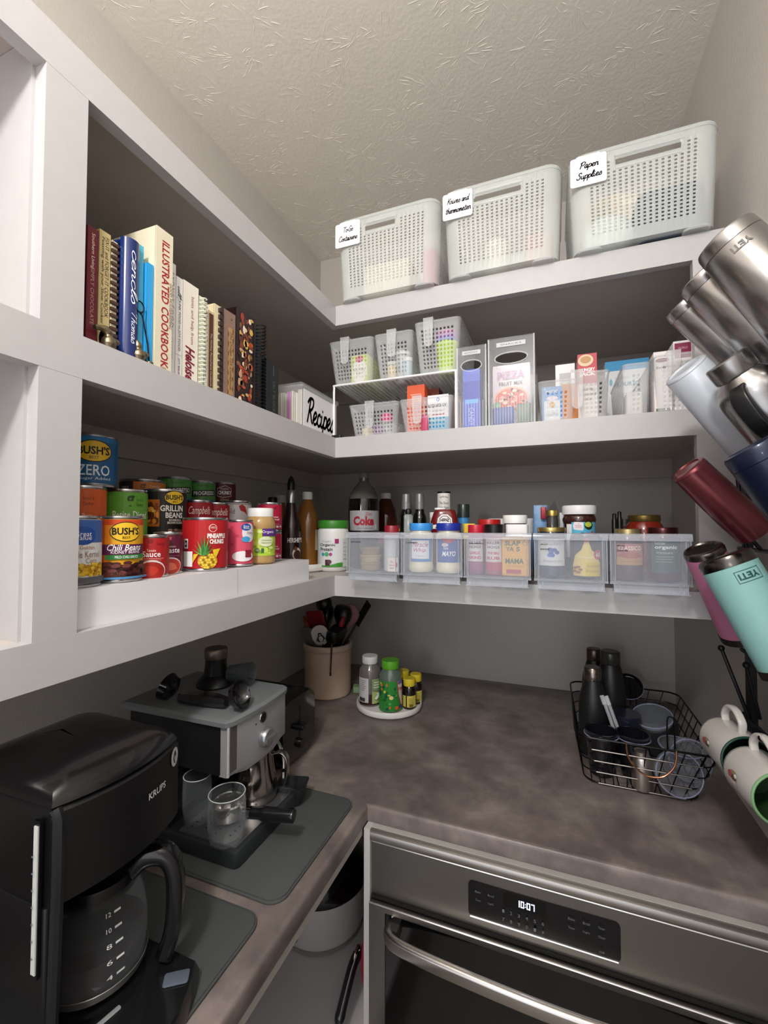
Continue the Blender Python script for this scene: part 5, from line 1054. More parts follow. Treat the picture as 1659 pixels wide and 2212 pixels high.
g = G(); g.box(-.5005, -.4945, .2992, .3006, H(1.06), H(1.207)); o = obj('water_gauge', g, M('#c9ccc8', .25), t, label='pale water level gauge strip')
a = Art()
for i in range(7): a.rect(-.4998, -.4975, H(1.075)+i*.017, H(1.077)+i*.017, '#70757a')
a.build(plane((0, .2990, 0), (1, 0, 0), (0, 0, 1), (0, -1, 0)), parent=t, name='gauge_mark')
def fx(q, off=0): return -.486+.018*(1-q*q)
def cmface(s, b, d): ym, h_ = .3885, .0855*.96; q = (s-ym)/h_; return V((fx(q)+d+.0004, s, b))
a = Art(); a.text('KRUPS', .424, H(1.181), .030, .0085, '#c9cbcd', bold=.02); a.ell(.459, H(1.204), .0085, .0125, '#a9acad', n=24); a.ell(.459, H(1.204), .0077, .0117, '#c4c6c6', n=24)
a.poly([(.4575, H(1.196)), (.4600, H(1.196)), (.4625, H(1.206)), (.4610, H(1.211)), (.4585, H(1.213)), (.4565, H(1.209)), (.4552, H(1.202))], '#2a2c2e'); a.poly([(.4585, H(1.198)), (.4600, H(1.198)), (.4608, H(1.204)), (.4588, H(1.2065)), (.4575, H(1.203))], '#c4c6c6')
a.build(cmface, step=.004, parent=t)
# carafe
cx, cy = -.553, .408
c = thing('glass_carafe', 'glass coffee carafe with black handle standing under the brew head', 'carafe', (cx, cy, .9452+.0005), rz=R(34))
g = G(); g.lathe([(.0, .001), (.054, .001), (.062, .006), (.0665, .02), (.068, .045), (.063, .080), (.053, .108), (.048, .122), (.0465, .122), (.0515, .107), (.0615, .079), (.0665, .045), (.065, .02), (.061, .008), (.053, .003), (0, .003)], 40); obj('glass', g, m_glass, c)
g = G(); g.lathe([(0, .0035), (.052, .0035), (.060, .009), (.0642, .02), (.0657, .044), (.0650, .050), (0, .050)], 40); obj('coffee', g, M('#1c0d0d', .1, coat=.3), c)
g = G(); g.lathe([(.0495, .106), (.0515, .106), (.0505, .124), (.049, .126), (0, .130), (0, .124), (.0465, .120)], 36); obj('collar', g, m_pl, c)
g = G(); g.lathe([(.0605, .008), (.0655, .009), (.068, .018), (.0672, .0185)], 40, closed=True); obj('base_band', g, M('#8b8b88', .3, .7), c)
g = G(); Pp = smooth_path([(.046, 0, .122), (.066, 0, .136), (.092, 0, .134), (.106, 0, .112), (.108, 0, .070), (.104, 0, .034), (.094, 0, .006)], 6)
rings = []
for i, p in enumerate(Pp):
    tn = (Pp[min(i+1, len(Pp)-1)]-Pp[max(i-1, 0)]).normalized(); sd = V((0, 1, 0)); up = tn.cross(sd); rings.append([p+sd*sx*.011+up*sz*.006 for sx, sz in [(x/.011, y/.006) for x, y in rrect(.030, .024, .007, 3)]])
g.loft(rings); obj('handle', g, M('#0c0c0e', .2, coat=.4), c)
a = Art()
for i, n_ in enumerate(['12', '10', '8', '6', '4']): a.rect(.002, .012, .098-i*.0165, .1005-i*.0165, '#d9dcdc'); a.text(n_, -.006, .0992-i*.0165, .007, .005, '#d9dcdc')
rad = lambda z: .0682 if z < .045 else .068-(z-.045)*.19
a.build(lambda s, b, d: V(((rad(b)+d)*sin(s/.066), -(rad(b)+d)*cos(s/.066), b)), parent=c, name='cup_mark').rotation_euler = (0, 0, R(38))
obj('switch_panel', G().slab(.030, .018, H(.9422), H(.9445), .003, .001).xf(MX.Translation((-.452, .440, 0)) @ MX.Rotation(R(35), 4, 'Z')), M('#56606e', .3), t)
obj('base_plate_badge', G().slab(.006, .036, H(.9422), H(.9438), .002, .0006).xf(MX.Translation((-.492, .374, 0)) @ MX.Rotation(R(-12), 4, 'Z')), M('#a9abad', .3, .3), t, label='silver strip on the base')

for ch in c.children:
    for v in ch.data.vertices: v.co.x *= .86; v.co.y *= .86
# ---- espresso machine
t = thing('espresso_machine', 'silver and black espresso machine with a dial and portafilter', 'espresso machine', (0, 0, 0)); b0 = ZM_
g = G(); g.slab(.30, .20, b0, b0+.030, .012, .003, cx=-.668, cy=.732); obj('base', g, M('#33373a', .35, .3), t)
g = G(); g.box(-.655, -.526, .640, .822, b0+.0302, b0+.033)
obj('drip_tray', g, m_silver, t)
me = G().lathe([(0, 0), (.0019, 0), (.0019, .0006), (0, .0006)], 8); f = None
for i in range(13):
    for j in range(4):
        p = (-.640+.028*j, .655+.0125*i+(j % 2)*.006, b0+.0331)
        if f is None: f = obj('tray_hole', me, M('#060606', .6), t, p)
        else: o = f.copy(); COL.objects.link(o); o.parent = t; o.location = p
g = G(); g.box(-.815, -.680, .640, .826, b0+.030, 1.07); obj('column', g, M('#26282a', .22, .3), t)
g = G(); g.box(-.6815, -.679, .646, .820, b0+.04, 1.06); obj('splash_panel', g, M('#55504e', .12, .9), t)
g = G(); g.box(-.80, -.572, .652, .832, 1.058, 1.150); obj('head_shell', g, M('#17181a', .3), t)
P = [(-.572, .651), (-.556, .651), (-.553, .668), (-.549, .70), (-.5475, .742), (-.549, .784), (-.553, .816), (-.556, .833), (-.572, .833)]
g = G(); L = [[(x, y, z_) for x, y in P] for z_ in (1.062, 1.150)]; L.insert(0, [(x-.003, y, 1.050 if .68 < y < .80 else 1.058) for x, y in P]); g.loft(L); obj('front_panel', g, M('#a4a6a9', .38, .25, bump=.05, scale=500), t)
me = G().box(-.556, -.5525, .655, .678, 1.066, 1.146); o = obj('side_strip', me, M('#5a5456', .35, .2), t)
g = G(); g.tube([(-.5555, .652, 1.060), (-.5555, .652, 1.150)], .0028, 6); obj('corner_edge', g, M('#c4c6c8', .3, .3), t)
g = G(); P2 = [(-.815, .640), (-.556, .644), (-.548, .66), (-.544, .70), (-.5425, .742), (-.544, .784), (-.548, .824), (-.556, .840), (-.815, .844)]
g.loft([[(x, y, z_) for x, y in P2] for z_ in (1.1502, 1.158)]+[[(x-.006*(x > -.7)+.004*(x < -.7), y+(.004 if y < .742 else -.004), 1.163) for x, y in P2]]); obj('top_tray', g, M('#7d8385', .34, .3), t)
g = G(); g.lathe([(0, 0), (.0085, 0), (.0085, .004), (.007, .005), (0, .005)], 20); g.xf(MX.Translation((-.5485, .742, 1.133)) @ MX.Rotation(R(90), 4, 'Y')); obj('power_button', g, m_blk, t)
g = G(); g.tube([(-.5465, .742+.0095*cos(a_), 1.133+.0095*sin(a_)) for a_ in [2*pi*i/20 for i in range(20)]], .0013, 6, closed=True); obj('button_ring', g, m_chrome, t)
g = G(); g.lathe([(0, 0), (.0195, 0), (.0195, .004), (.0175, .012), (.016, .0135), (0, .0135)], 28); g.box(-.004, .004, -.017, .017, .0135, .019); g.xf(MX.Translation((-.5475, .748, 1.092)) @ MX.Rotation(R(90), 4, 'Y')); obj('steam_dial', g, M('#a8abae', .25, .8), t)
obj('indicator_light', G().lathe([(0, 0), (.002, 0), (.002, .001), (0, .001)], 8).xf(MX.Translation((-.5488, .722, 1.127)) @ MX.Rotation(R(90), 4, 'Y')), M('#5a1512', .3), t)
g = G(); g.lathe([(0, 0), (.034, 0), (.036, .004), (.036, .016), (.030, .020), (0, .020)], 32, c=(-.605, .742)); g.xf(MX.Translation((0, 0, 1.032))); obj('group_head', g, M('#2a2c2e', .2, .6), t)
g = G(); g.tube(smooth_path([(-.57, .806, 1.062), (-.560, .816, 1.045), (-.552, .822, 1.015), (-.552, .824, .992)], 6), .0038, 8); g.tube([(-.552, .824, .985), (-.552, .824, .972)], .0055, 8); obj('steam_wand', g, m_chrome, t)
# portafilter resting low, its handle sticking out towards the room
p = thing('portafilter', 'chrome portafilter with a long black handle lying on the drip tray', 'portafilter', (-.585, .690, b0+.034), rz=R(6)); 
g = G(); g.lathe([(.026, .012), (.029, .012), (.031, .016), (.031, .038), (.028, .040), (.027, .038), (.026, .016)], 32, closed=True); g.lathe([(0, 0), (.009, 0), (.024, .010), (.026, .014), (0, .014)], 28); obj('basket', g, m_chrome, p)
g = G(); g.tube([(.028, 0, .028), (.05, .001, .030)], .0055, 12, m=0); obj('neck', g, m_chrome, p)
g = G(); g.tube(smooth_path([(.048, 0, .024), (.065, .002, .0245), (.10, .006, .025), (.128, .009, .026), (.134, .0096, .026)], 5), [.0105]*6+[.012]*10+[.012, .011, .009, .006, .003], 14); obj('handle', g, M('#111214', .25, coat=.3), p)
# glass tumbler on the tray corner and glass by the column
def tumbler_glass(label, x, y, z, r, h):
    t = thing('drinking_glass', label, 'glass', (x, y, z)); g = G()
    g.lathe([(0, 0), (r*.80, 0), (r*.88, .004), (r, h*.3), (r*1.02, h*.6), (r*.97, h), (r*.93, h), (r*.98, h*.6), (r*.95, h*.3), (r*.82, .010), (0, .008)], 36); obj('bowl', g, m_glass, t)
    g = G(); g.tube([(r*.95*cos(2*pi*i/36), r*.95*sin(2*pi*i/36), h) for i in range(36)], .0009, 5, closed=True); obj('rim', g, clear('#e6eaec', .6, .05, .8), t); return t
tumbler_glass('clear stemless glass at the near corner of the drip tray', -.556, .655-.004, b0+.0335, .033, .082)
tumbler_glass('clear glass half hidden behind the coffee maker beside the column', -.645, .672, b0+.0335, .026, .085)
# milk pitcher
t = thing('milk_pitcher', 'small stainless milk pitcher under the espresso head', 'pitcher', (-.590, .775, b0+.0335), rz=R(15))
g = G(); g.lathe([(0, 0), (.034, 0), (.036, .003), (.036, .02), (.031, .05), (.0285, .075), (.0305, .088), (.0295, .088), (.0275, .075), (.030, .05), (.035, .02), (.034, .005), (0, .004)], 36)
for i, v in enumerate(g.v):
    if v[2] > .07 and v[1] < 0 and abs(v[0]) < .016: g.v[i] = (v[0], v[1]-(v[2]-.07)*.5*(1-abs(v[0])/.016), v[2])
obj('body', g, M('#a49c96', .14, 1), t)
g = G(); pth = smooth_path([(.029, 0, .080), (.044, 0, .083), (.054, 0, .072), (.055, 0, .045), (.050, 0, .022)], 6); rings = []
for i, q in enumerate(pth):
    tn = (pth[min(i+1, len(pth)-1)]-pth[max(i-1, 0)]).normalized(); sd = V((0, 1, 0)); up = tn.cross(sd); rings.append([q+sd*x+up*y for x, y in rrect(.013, .0022, .001, 2)])
g.loft(rings); obj('handle', g, M('#b5aea8', .18, 1), t)
t.scale = (1.28, 1.28, 1.12)
# dark scoop tray right of the pitcher
g = G(); g.loft([[(x, y, z_) for x, y in rrect(w_, w_*.8, .008, 4)] for z_, w_ in [(0, .04), (.003, .045), (.040, .066), (.040, .062), (.006, .041), (.005, .0)][:5]], cap=False); g.f.append(tuple(range(19, -1, -1))); g.m.append(0); g.f.append(tuple(80+i for i in range(20))); g.m.append(0)
simple('black_cup', 'small dark square tapered cup at the right end of the drip tray', 'cup', g, M('#2c2e30', .15, .2), (-.536, .832, ZM_+.0003), rz=.3)
# accessories heaped on top
zt_ = 1.1635
t = thing('tamper', 'black coffee tamper with a steel cap standing on the espresso machine', 'tamper', (-.705, .785, zt_)); g = G(); g.lathe([(0, 0), (.040, 0), (.041, .004), (.036, .014), (.025, .024), (.0225, .05), (.0235, .058), (0, .058)], 28); obj('body', g, m_pl, t); g = G(); g.lathe([(0, .058), (.0235, .058), (.0245, .060), (.0245, .077), (.023, .080), (0, .080)], 28); obj('cap', g, M('#6e6258', .35, .7), t)
simple('milk_frother_cup', 'dark tinted glass cup lying on its side on the espresso machine', 'cup', G().lathe([(0, 0), (.018, 0), (.022, .05), (.0235, .052), (.021, .052), (.017, .003), (0, .003)], 24).xf(MX.Translation((-.03, 0, .024)) @ MX.Rotation(R(84), 4, 'Y')), clear('#4c5456', .55, .1), (-.645, .800, zt_), rz=R(10))
t = thing('coffee_scoop', 'long black double ended scoop lying across the espresso machine top', 'scoop', (-.643, .682, zt_), rz=R(7))
g = G(); g.loft([[(x, y_, z_) for y_, z_ in [(-w_, .012), (-w_*.7, .012+w_*.8), (w_*.7, .012+w_*.8), (w_, .012), (w_*.6, .004), (-w_*.6, .004)]] for x, w_ in [(-.052, .010), (-.03, .014), (0, .016), (.03, .014), (.052, .010)]]); obj('handle', g, m_gloss, t)
for s_ in (-1, 1):
    g = G(); g.lathe([(0, 0), (.010, .001), (.023, .009), (.0275, .022), (.0262, .022), (.022, .011), (.009, .003), (0, .002)], 24); g.xf(MX.Translation((s_*.072, 0, .0265)) @ MX.Rotation(R(s_*70), 4, 'Y') @ MX.Translation((0, 0, -.009))); obj('bowl', g, m_gloss, t)

# ---- toaster
t = thing('toaster', 'glossy black two-slot toaster with its lever end facing the room', 'toaster', (-.755, .990, ZK+.0003))
g = G(); L = []
for x, k in [(-.140, .955), (-.136, .975), (-.12, 1), (.12, 1), (.132, .985), (.1385, .955)]: L.append([(x, y*k, .088+(z_-.088)*k) for y, z_ in rrect(.158, .160, .034, 8, 0, .088)])
g.loft(L); obj('body', g, M('#0a0a0c', .10, coat=.7), t)
g = G()
for y in (-.032, .032): g.box(-.105, .095, y-.012, y+.012, .1665, .1688)
obj('slot', g, M('#020202', .6), t); g = G()
for y in (-.032, .032): g.tube([(-.107, y-.014, .1685), (.097, y-.014, .1685), (.097, y+.014, .1685), (-.107, y+.014, .1685)], .0018, 6, closed=True)
obj('slot_frame', g, M('#4a4a4c', .25, .7), t)
obj('lever_track', G().box(.1378, .1392, -.003, .003, .06, .14), M('#020202', .5), t)
g = G(); g.slab(.022, .030, .082, .094, .004, .003, cx=.147); obj('lever', g, M('#1c1c1e', .15, coat=.4), t)
g = G(); g.lathe([(0, 0), (.012, 0), (.011, .010), (0, .010)], 24); g.xf(MX.Translation((.1385, 0, .045)) @ MX.Rotation(R(90), 4, 'Y')); obj('browning_dial', g, M('#1c1c1e', .2, coat=.4), t)
g = G()
for sx in (-1, 1):
    for sy in (-1, 1): g.lathe([(0, 0), (.007, 0), (.008, .012), (0, .012)], 10, c=(sx*.11, sy*.05))
obj('foot', g, m_blk, t, kind='stuff')

# ---- stoneware crock with utensils
cxk, cyk = -.772, 1.428
t = thing('stoneware_crock', 'beige stoneware crock holding kitchen utensils in the corner', 'crock', (cxk, cyk, ZK+.0003))
g = G(); g.lathe([(0, 0), (.078, 0), (.082, .004), (.083, .02), (.084, .150), (.085, .160), (.0885, .164), (.0885, .178), (.086, .181), (.079, .181), (.077, .176), (.077, .010), (0, .008)], 48); obj('body', g, M('#bda795', .45, var=.06, scale=30), t)
def ut(label, dx, dy, tx, ty, L, head, mh, name='utensil', mshaft=None, rz=0):
    """a utensil standing in the crock: foot at (dx, dy), head end leaning towards (tx, ty)"""
    a_ = V((cxk+dx, cyk+dy, ZK+.0095)); b_ = V((cxk+tx, cyk+ty, ZK+L)); d = (b_-a_); Ln = d.length
    q = d.to_track_quat('Z', 'Y'); o = thing(name, label, 'utensil', a_, group='utensils in the stoneware crock'); o.rotation_mode = 'QUATERNION'; from mathutils import Quaternion; o.rotation_quaternion = q @ Quaternion((0, 0, 1), rz)
    g = G(); g.tube([(0, 0, 0), (0, 0, Ln-.055)], .0042, 8); obj('handle', g, mshaft or m_blk, o)
    g = G(); hd = head if isinstance(head, list) else None
    hd = [(z_*1.15, w_*1.5, d_*1.3) for z_, w_, d_ in hd]
    g.loft([[(x, y, Ln-.06+z_) for x, y in rrect(w_, d_, min(w_, d_)*.48, 4)] for z_, w_, d_ in hd]); obj('head', g, mh, o); return o, Ln
spoon = [(0, .010, .006), (.012, .030, .010), (.03, .044, .014), (.05, .046, .014), (.066, .034, .010), (.074, .014, .006)]
spat = [(0, .012, .006), (.01, .035, .006), (.02, .046, .006), (.075, .050, .005), (.084, .046, .004), (.086, .04, .003)]
ladle = [(0, .012, .008), (.012, .04, .026), (.03, .058, .038), (.05, .06, .04), (.064, .05, .03), (.068, .03, .02)]
fy = face(cxk, cyk)
ut('black ladle, the tallest head at the back of the crock', .01, .03, -.03, .02, .325, ladle, m_pl, rz=fy)
ut('black broad spoon at the middle of the crock', -.02, .0, .01, -.01, .29, spoon, m_pl, rz=fy)
ut('black turner rising at the back left of the crock', .0, .02, -.05, .03, .30, spat, m_pl, rz=fy+.4)
ut('black pasta spoon between the two red heads', .02, .0, .055, .01, .295, ladle, m_pl, rz=fy)
ut('black spoon leaning low over the crock rim', -.03, .02, .055, -.035, .232, ladle, m_pl, rz=fy)
ut('crimson silicone spatula at the left of the crock', .02, .03, -.025, -.040, .262, spat, M('#7c1620', .45), name='silicone_spatula', rz=fy)
ut('crimson silicone spatula at the right of the crock', -.03, .03, .068, -.005, .268, spoon, M('#8c1c2a', .45), name='silicone_spatula', rz=fy)
ut('dusty pink silicone spoon edge beside the slotted turner', -.02, .03, .078, .03, .290, spoon, M('#94666c', .5), name='silicone_spatula', rz=fy+1.2)
ut('orange utensil peeking out at the left of the crock', .03, .0, -.085, -.01, .245, spoon, M('#8a3c12', .5), name='silicone_spatula', rz=fy)
ut('translucent grey spatula leaning left over the crock rim', .04, .02, -.045, -.065, .222, spoon, M('#6a6468', .3), name='silicone_spatula', rz=fy)
o, Ln = ut('white oval spatula with a penguin emblem at the crock front', .0, .05, .005, -.075, .235, [(0, .012, .005), (.008, .030, .006), (.03, .040, .006), (.055, .038, .006), (.068, .026, .005), (.074, .010, .004)], M('#c9c5be', .45), name='emblem_spatula', rz=fy)
a = Art(); zc = Ln-.06+.036; K = '#1b1b1d'
a.poly([(-.011, zc-.016), (.006, zc-.018), (.012, zc-.004), (.010, zc+.008), (.004, zc+.013), (-.005, zc+.013), (-.010, zc+.004), (-.013, zc-.006)], K); a.ell(0, zc+.016, .0065, .0065, K); a.ell(0, zc-.004, .0075, .012, '#c9c5be'); a.ell(.0, zc+.013, .003, .003, '#c9c5be'); a.poly([(.004, zc+.018), (.011, zc+.016), (.005, zc+.014)], K); a.poly([(-.011, zc+.004), (-.017, zc-.012), (-.010, zc-.006)], K); a.poly([(.011, zc+.004), (.016, zc-.010), (.010, zc-.006)], K)
a.build(lambda s, b, d: (s, -.0062-d, b), parent=o, name='emblem')
# slotted turner leaning right
o, Ln = ut('black slotted turner leaning right out of the crock', -.04, .0, .125, .045, .295, [(0, .012, .005), (.004, .014, .004)], m_pl, name='slotted_turner', rz=fy)
g = G(); W_ = .052
for i in range(6): x = -W_/2+.003+i*(W_-.006)/5; g.box(x-.0022, x+.0022, -.0015, .0015, Ln-.050, Ln+.022)
g.box(-W_/2, W_/2, -.0015, .0015, Ln-.058, Ln-.048); g.slab(W_, .003, Ln+.02, Ln+.032, .001, .001); obj('slotted_blade', g, m_pl, o)
# thin probe thermometer hanging on the rim
t = thing('probe_thermometer', 'slim steel thermometer clipped over the front of the crock', 'thermometer', (cxk, cyk, ZK)); dv = V((-cxk, -cyk, 0)).normalized(); dv = MX.Rotation(R(8), 3, 'Z') @ dv; P0 = dv*.0925
g = G(); g.tube([P0+V((0, 0, .198)), P0+V((-.002, 0, .15)), P0+V((-.004, -.001, .098))], [.0034, .003, .0024], 8); obj('stem', g, M('#5a5558', .25, .8), t); g = G(); g.tube([P0+V((-.004, -.001, .098)), P0+V((-.0042, -.001, .088))], .0034, 8); obj('tip', g, m_blk, t)
simple('green_sponge', 'pale green folded cloth behind the vitamin turntable', 'cloth', G().slab(.06, .04, 0, .022, .008, .004), M('#8fae84', .8, bump=.6, scale=300), (-.660, 1.475, ZK+.0005), rz=.4)

# ---- vitamins on a small white turntable
xt, yt = -.520, 1.388
tt('small white round turntable on the worktop holding vitamin bottles', xt, yt, ZK+.0003, .108, .012)
zv = ZK+.0118
def a_up(a, r): a.rect(-.046, -.004, .022, .108, '#c9c9ca'); a.rect(.006, .046, .016, .112, '#a9b38a'); a.rect(.008, .044, .060, .108, '#7d8a68', lay=2); 
def a_up(a, r):
    a.rect(-.046, -.003, .014, .092, '#c9c9ca')
    for i in range(6): a.rect(-.030, -.010-(i % 3)*.003, .083-i*.006, .085-i*.006, '#888')
    for i in range(9): a.rect(-.036+i*.0026, -.0345+i*.0026+.0004*(i % 2), .018, .030, '#222')
    a.rect(.008, .042, .012, .090, '#a8b878'); a.rect(.008, .042, .055, .090, '#8a9c6c', lay=40)
    for i in range(3): a.rect(.012, .034, .080-i*.008, .083-i*.008, '#e2e8da')
    a.poly([(.014, .030), (.020, .026), (.028, .036), (.032, .032), (.033, .048), (.018, .048), (.022, .043)], '#eef2ea')
vessel('vitamin_bottle', 'clear vitamin bottle with a white cap on the small turntable', 'bottle', -.580, 1.366, zv, [('bottle', [(0, 0), (.034, 0), (.036, .004), (.036, .105), (.033, .118), (.024, .128), (.023, .136), (0, .136)], M('#6f6a68', .12, coat=.6)), ('contents', [(.0355, .004), (.0363, .006), (.0363, .040), (.0355, .042)], M('#34171a', .3)), ('cap', [(0, .134), (.0255, .134), (.0262, .136), (.0262, .154), (.025, .157), (0, .157)], M('#dcdcdc', .35, bump=.2, scale=500))], art=a_up, ar=.0366, off=-3)
def a_gr(a, r):
    a.rect(-.050, .050, .006, .098, '#2f8a36'); rr = random.Random(12); a.poly([(.018, .098), (.048, .098), (.048, .012), (.040, .012), (.024, .050)], '#c23a28'); a.poly([(.021, .098), (.048, .098), (.048, .018), (.041, .018), (.027, .052)], '#d9d6d4')
    a.text('Power', .036, .074, .024, .012, '#b8322c', bold=.03); a.rect(.022, .048, .088, .098, '#6a5ea0')
    for i in range(26): a.ell(rr.uniform(-.040, .016), rr.uniform(.012, .092), rr.uniform(.002, .006), rr.uniform(.002, .006), rr.choice(['#1c5e34', '#4aa83c', '#d87a2c', '#e2c84a', '#1f4a5a', '#57b04a', '#2a6e28']), n=9, lay=8+i//6)
    a.ell(.0, .050, .006, .006, '#e8d890', lay=20); a.ell(.030, .020, .007, .006, '#4a2a7c', lay=21); a.ell(.016, .018, .006, .006, '#d8622c', lay=21)
vessel('vitamin_bottle', 'green gummy vitamin bottle with a bright green cap', 'bottle', -.500, 1.346, zv, [('bottle', [(0, 0), (.034, 0), (.037, .004), (.037, .100), (.034, .116), (.025, .128), (.024, .134), (0, .134)], M('#5f6e62', .12, coat=.6)), ('cap', [(0, .132), (.0275, .132), (.0282, .134), (.0282, .154), (.027, .157), (0, .157)], M('#5aa828', .35, bump=.2, scale=500))], art=a_gr, ar=.0373, off=4)
def a_ys(a, r): a.rect(-.024, .024, .008, .042, '#cfc25a'); a.rect(-.009, -.003, .008, .042, '#1a1410', lay=2); 
def a_ys(a, r):
    a.rect(-.026, .026, .008, .044, '#cfc25a'); a.rect(-.010, -.006, .008, .044, '#1a1410')
    for i in range(5): a.rect(.0, .016, .034-i*.005, .0355-i*.005, '#8a7c30')
    a.rect(.002, .013, .010, .018, '#6a6030')
for i, (x, y) in enumerate([(-.447, 1.380), (-.440, 1.428), (-.490, 1.448)]):
    vessel('vitamin_bottle', ['small dark vitamin bottle with a yellow cap, frontmost of three', 'small dark vitamin bottle with a yellow cap at the turntable edge', 'small dark vitamin bottle with a yellow cap behind the green one'][i], 'bottle', x, y, zv, [('bottle', [(0, 0), (.0205, 0), (.0220, .003), (.0220, .060), (.019, .070), (.016, .073), (0, .073)], M('#1c120e', .12, coat=.6)), ('cap', [(0, .072), (.0190, .072), (.0195, .074), (.0195, .092), (.018, .0945), (0, .0945)], M('#d8c42a', .4, bump=.2, scale=500))], art=a_ys, ar=.0223, off=-4)

# ================================================================== wall oven under the worktop
m_ss = brushed('#87837f', 0, .30); m_ssl = brushed('#b5b1ac', 0, .30)
t = thing('wall_oven', 'stainless steel oven with a black control strip built in under the worktop', 'oven', (0, 0, 0)); yo = .880
g = G(); g.box(-.366, .372, yo, 1.40, .16, .868); obj('casing', g, M('#3a3836', .5), t)
g = G(); P = [(yo, .8765), (yo-.006, .8765), (yo-.012, .873), (yo-.014, .866), (yo-.012, .858), (yo-.006, .853), (yo, .853)]
g.prism_x(P, -.368, .372); obj('top_trim', g, m_ssl, t)
g = G(); g.box(-.366, .372, yo-.005, yo, .745, .853); obj('control_fascia', g, m_ss, t)
g = G(); g.tube([(-.366, yo-.0065, .852), (.372, yo-.0065, .852)], .0016, 6); obj('fascia_edge', g, M('#d8d6d2', .2, .9), t)
g = G(); g.loft([[(x, y_, z_) for x, z_ in rrect(.262, .068, .010, 5, -.033, .7965)] for y_ in (yo-.0048, yo-.0062)]); obj('control_panel', g, M('#0b0b0d', .22), t)
g = G(); g.tube([(-.160, yo-.0068, .7635), (.094, yo-.0068, .7635)], .0019, 6); obj('panel_lip', g, M('#e2dfda', .18, .9), t)
obj('display', G().box(-.098, -.022, yo-.0066, yo-.0061, .800, .826), M('#020203', .1), t)
# seven-segment clock reading 10:07
a = Art(); W7, H7, T7 = .0058, .0115, .0013
SEG = {'1': 'bc', '0': 'abcdef', '7': 'abc'}
def seg(ch, x, z):
    for c_ in SEG[ch]:
        if c_ in 'ad g': a.rect(x, x+W7, z+{'a': H7-T7, 'd': 0, 'g': H7/2}[c_], z+{'a': H7, 'd': T7, 'g': H7/2+T7}[c_], '#dfe6ff', lay=1)
        else:
            xx = x if c_ in 'ef' else x+W7-T7; zz = z if c_ in 'ce' else z+H7/2; a.rect(xx, xx+T7, zz, zz+H7/2, '#dfe6ff', lay=1)
xs = -.0745
for ch in '10': seg(ch, xs, .807); xs += .0078
a.rect(xs, xs+.0012, .8095, .811, '#dfe6ff', lay=1); a.rect(xs, xs+.0012, .814, .8155, '#dfe6ff', lay=1); xs += .0030
for ch in '07': seg(ch, xs, .807); xs += .0078
a.build(FRONT(yo-.0067), parent=t, name='clock_digit', mats=[M('#cfd8ff', .5, emit=5)])
a = Art()
for (x0, z0_, n_, m_) in [(-.145, .812, 2, 2), (-.098, .792, 6, 2), (.020, .816, 3, 2)]:
    for i in range(n_):
        for j in range(m_):
            x_ = x0+i*(.014 if n_ == 6 else .024); z_ = z0_-j*.015; a.text(['Bake', 'Broil', 'Timer', 'Light', 'Clean', 'Start'][(i+j*2) % 6] if n_ != 6 else '1234567890-+'[i+j*6], x_, z_, .011 if n_ != 6 else .004, .004 if n_ != 6 else .006, '#6f7074')
a.text('Off', .068, .776, .008, .004, '#6f7074'); a.build(FRONT(yo-.0063), parent=t)
# door
g = G(); g.box(-.366, -.331, yo-.022, yo, .18, .738); g.box(.337, .372, yo-.022, yo, .18, .738); g.box(-.331, .337, yo-.022, yo, .727, .738); g.box(-.331, .337, yo-.022, yo, .18, .24)
d = obj('door', g, m_ss, t)
obj('door_glass', G().box(-.331, .337, yo-.020, yo-.004, .24, .727), M('#050506', .06, coat=.5), d)
g = G(); g.tube([(-.366, yo-.022, .739), (.372, yo-.022, .739)], .0017, 6); obj('door_top_edge', g, M('#d8d6d2', .2, .9), d)
g = G(); g.box(-.366, .372, yo-.010, yo, .7395, .7445); obj('door_gap', g, M('#0a0a0a', .6), t)
g = G(); pth = smooth_path([(-.322, yo-.030, .700), (-.30, yo-.050, .700), (-.20, yo-.062, .700), (.0, yo-.070, .700), (.20, yo-.062, .700), (.30, yo-.050, .700), (.322, yo-.030, .700)], 6)
rings = []
for i, q in enumerate(pth):
    tn = (pth[min(i+1, len(pth)-1)]-pth[max(i-1, 0)]).normalized(); up = V((0, 0, 1)); sd = tn.cross(up); rings.append([q+sd*x+up*y for x, y in rrect(.016, .028, .007, 4)])
g.loft(rings); obj('handle', g, brushed('#c2bdb8', 0, .2), d)
for s_ in (-1, 1): obj('handle_post', G().box(s_*.312-.012, s_*.312+.012, yo-.036, yo-.020, .688, .712), M('#8c8884', .25, .9), d)
# cabinet stile left of the oven, rail beneath the worktop
st = struct('trim_8', G().box(KX+.001, -.3685, yo-.012, 1.2, .12, ZK-TH), M('#b9b6b4', .4))
struct('trim_9', G().box(-.3685, WR, yo-.002, yo+.02, .8768, ZK-TH), M('#a9a6a2', .4))
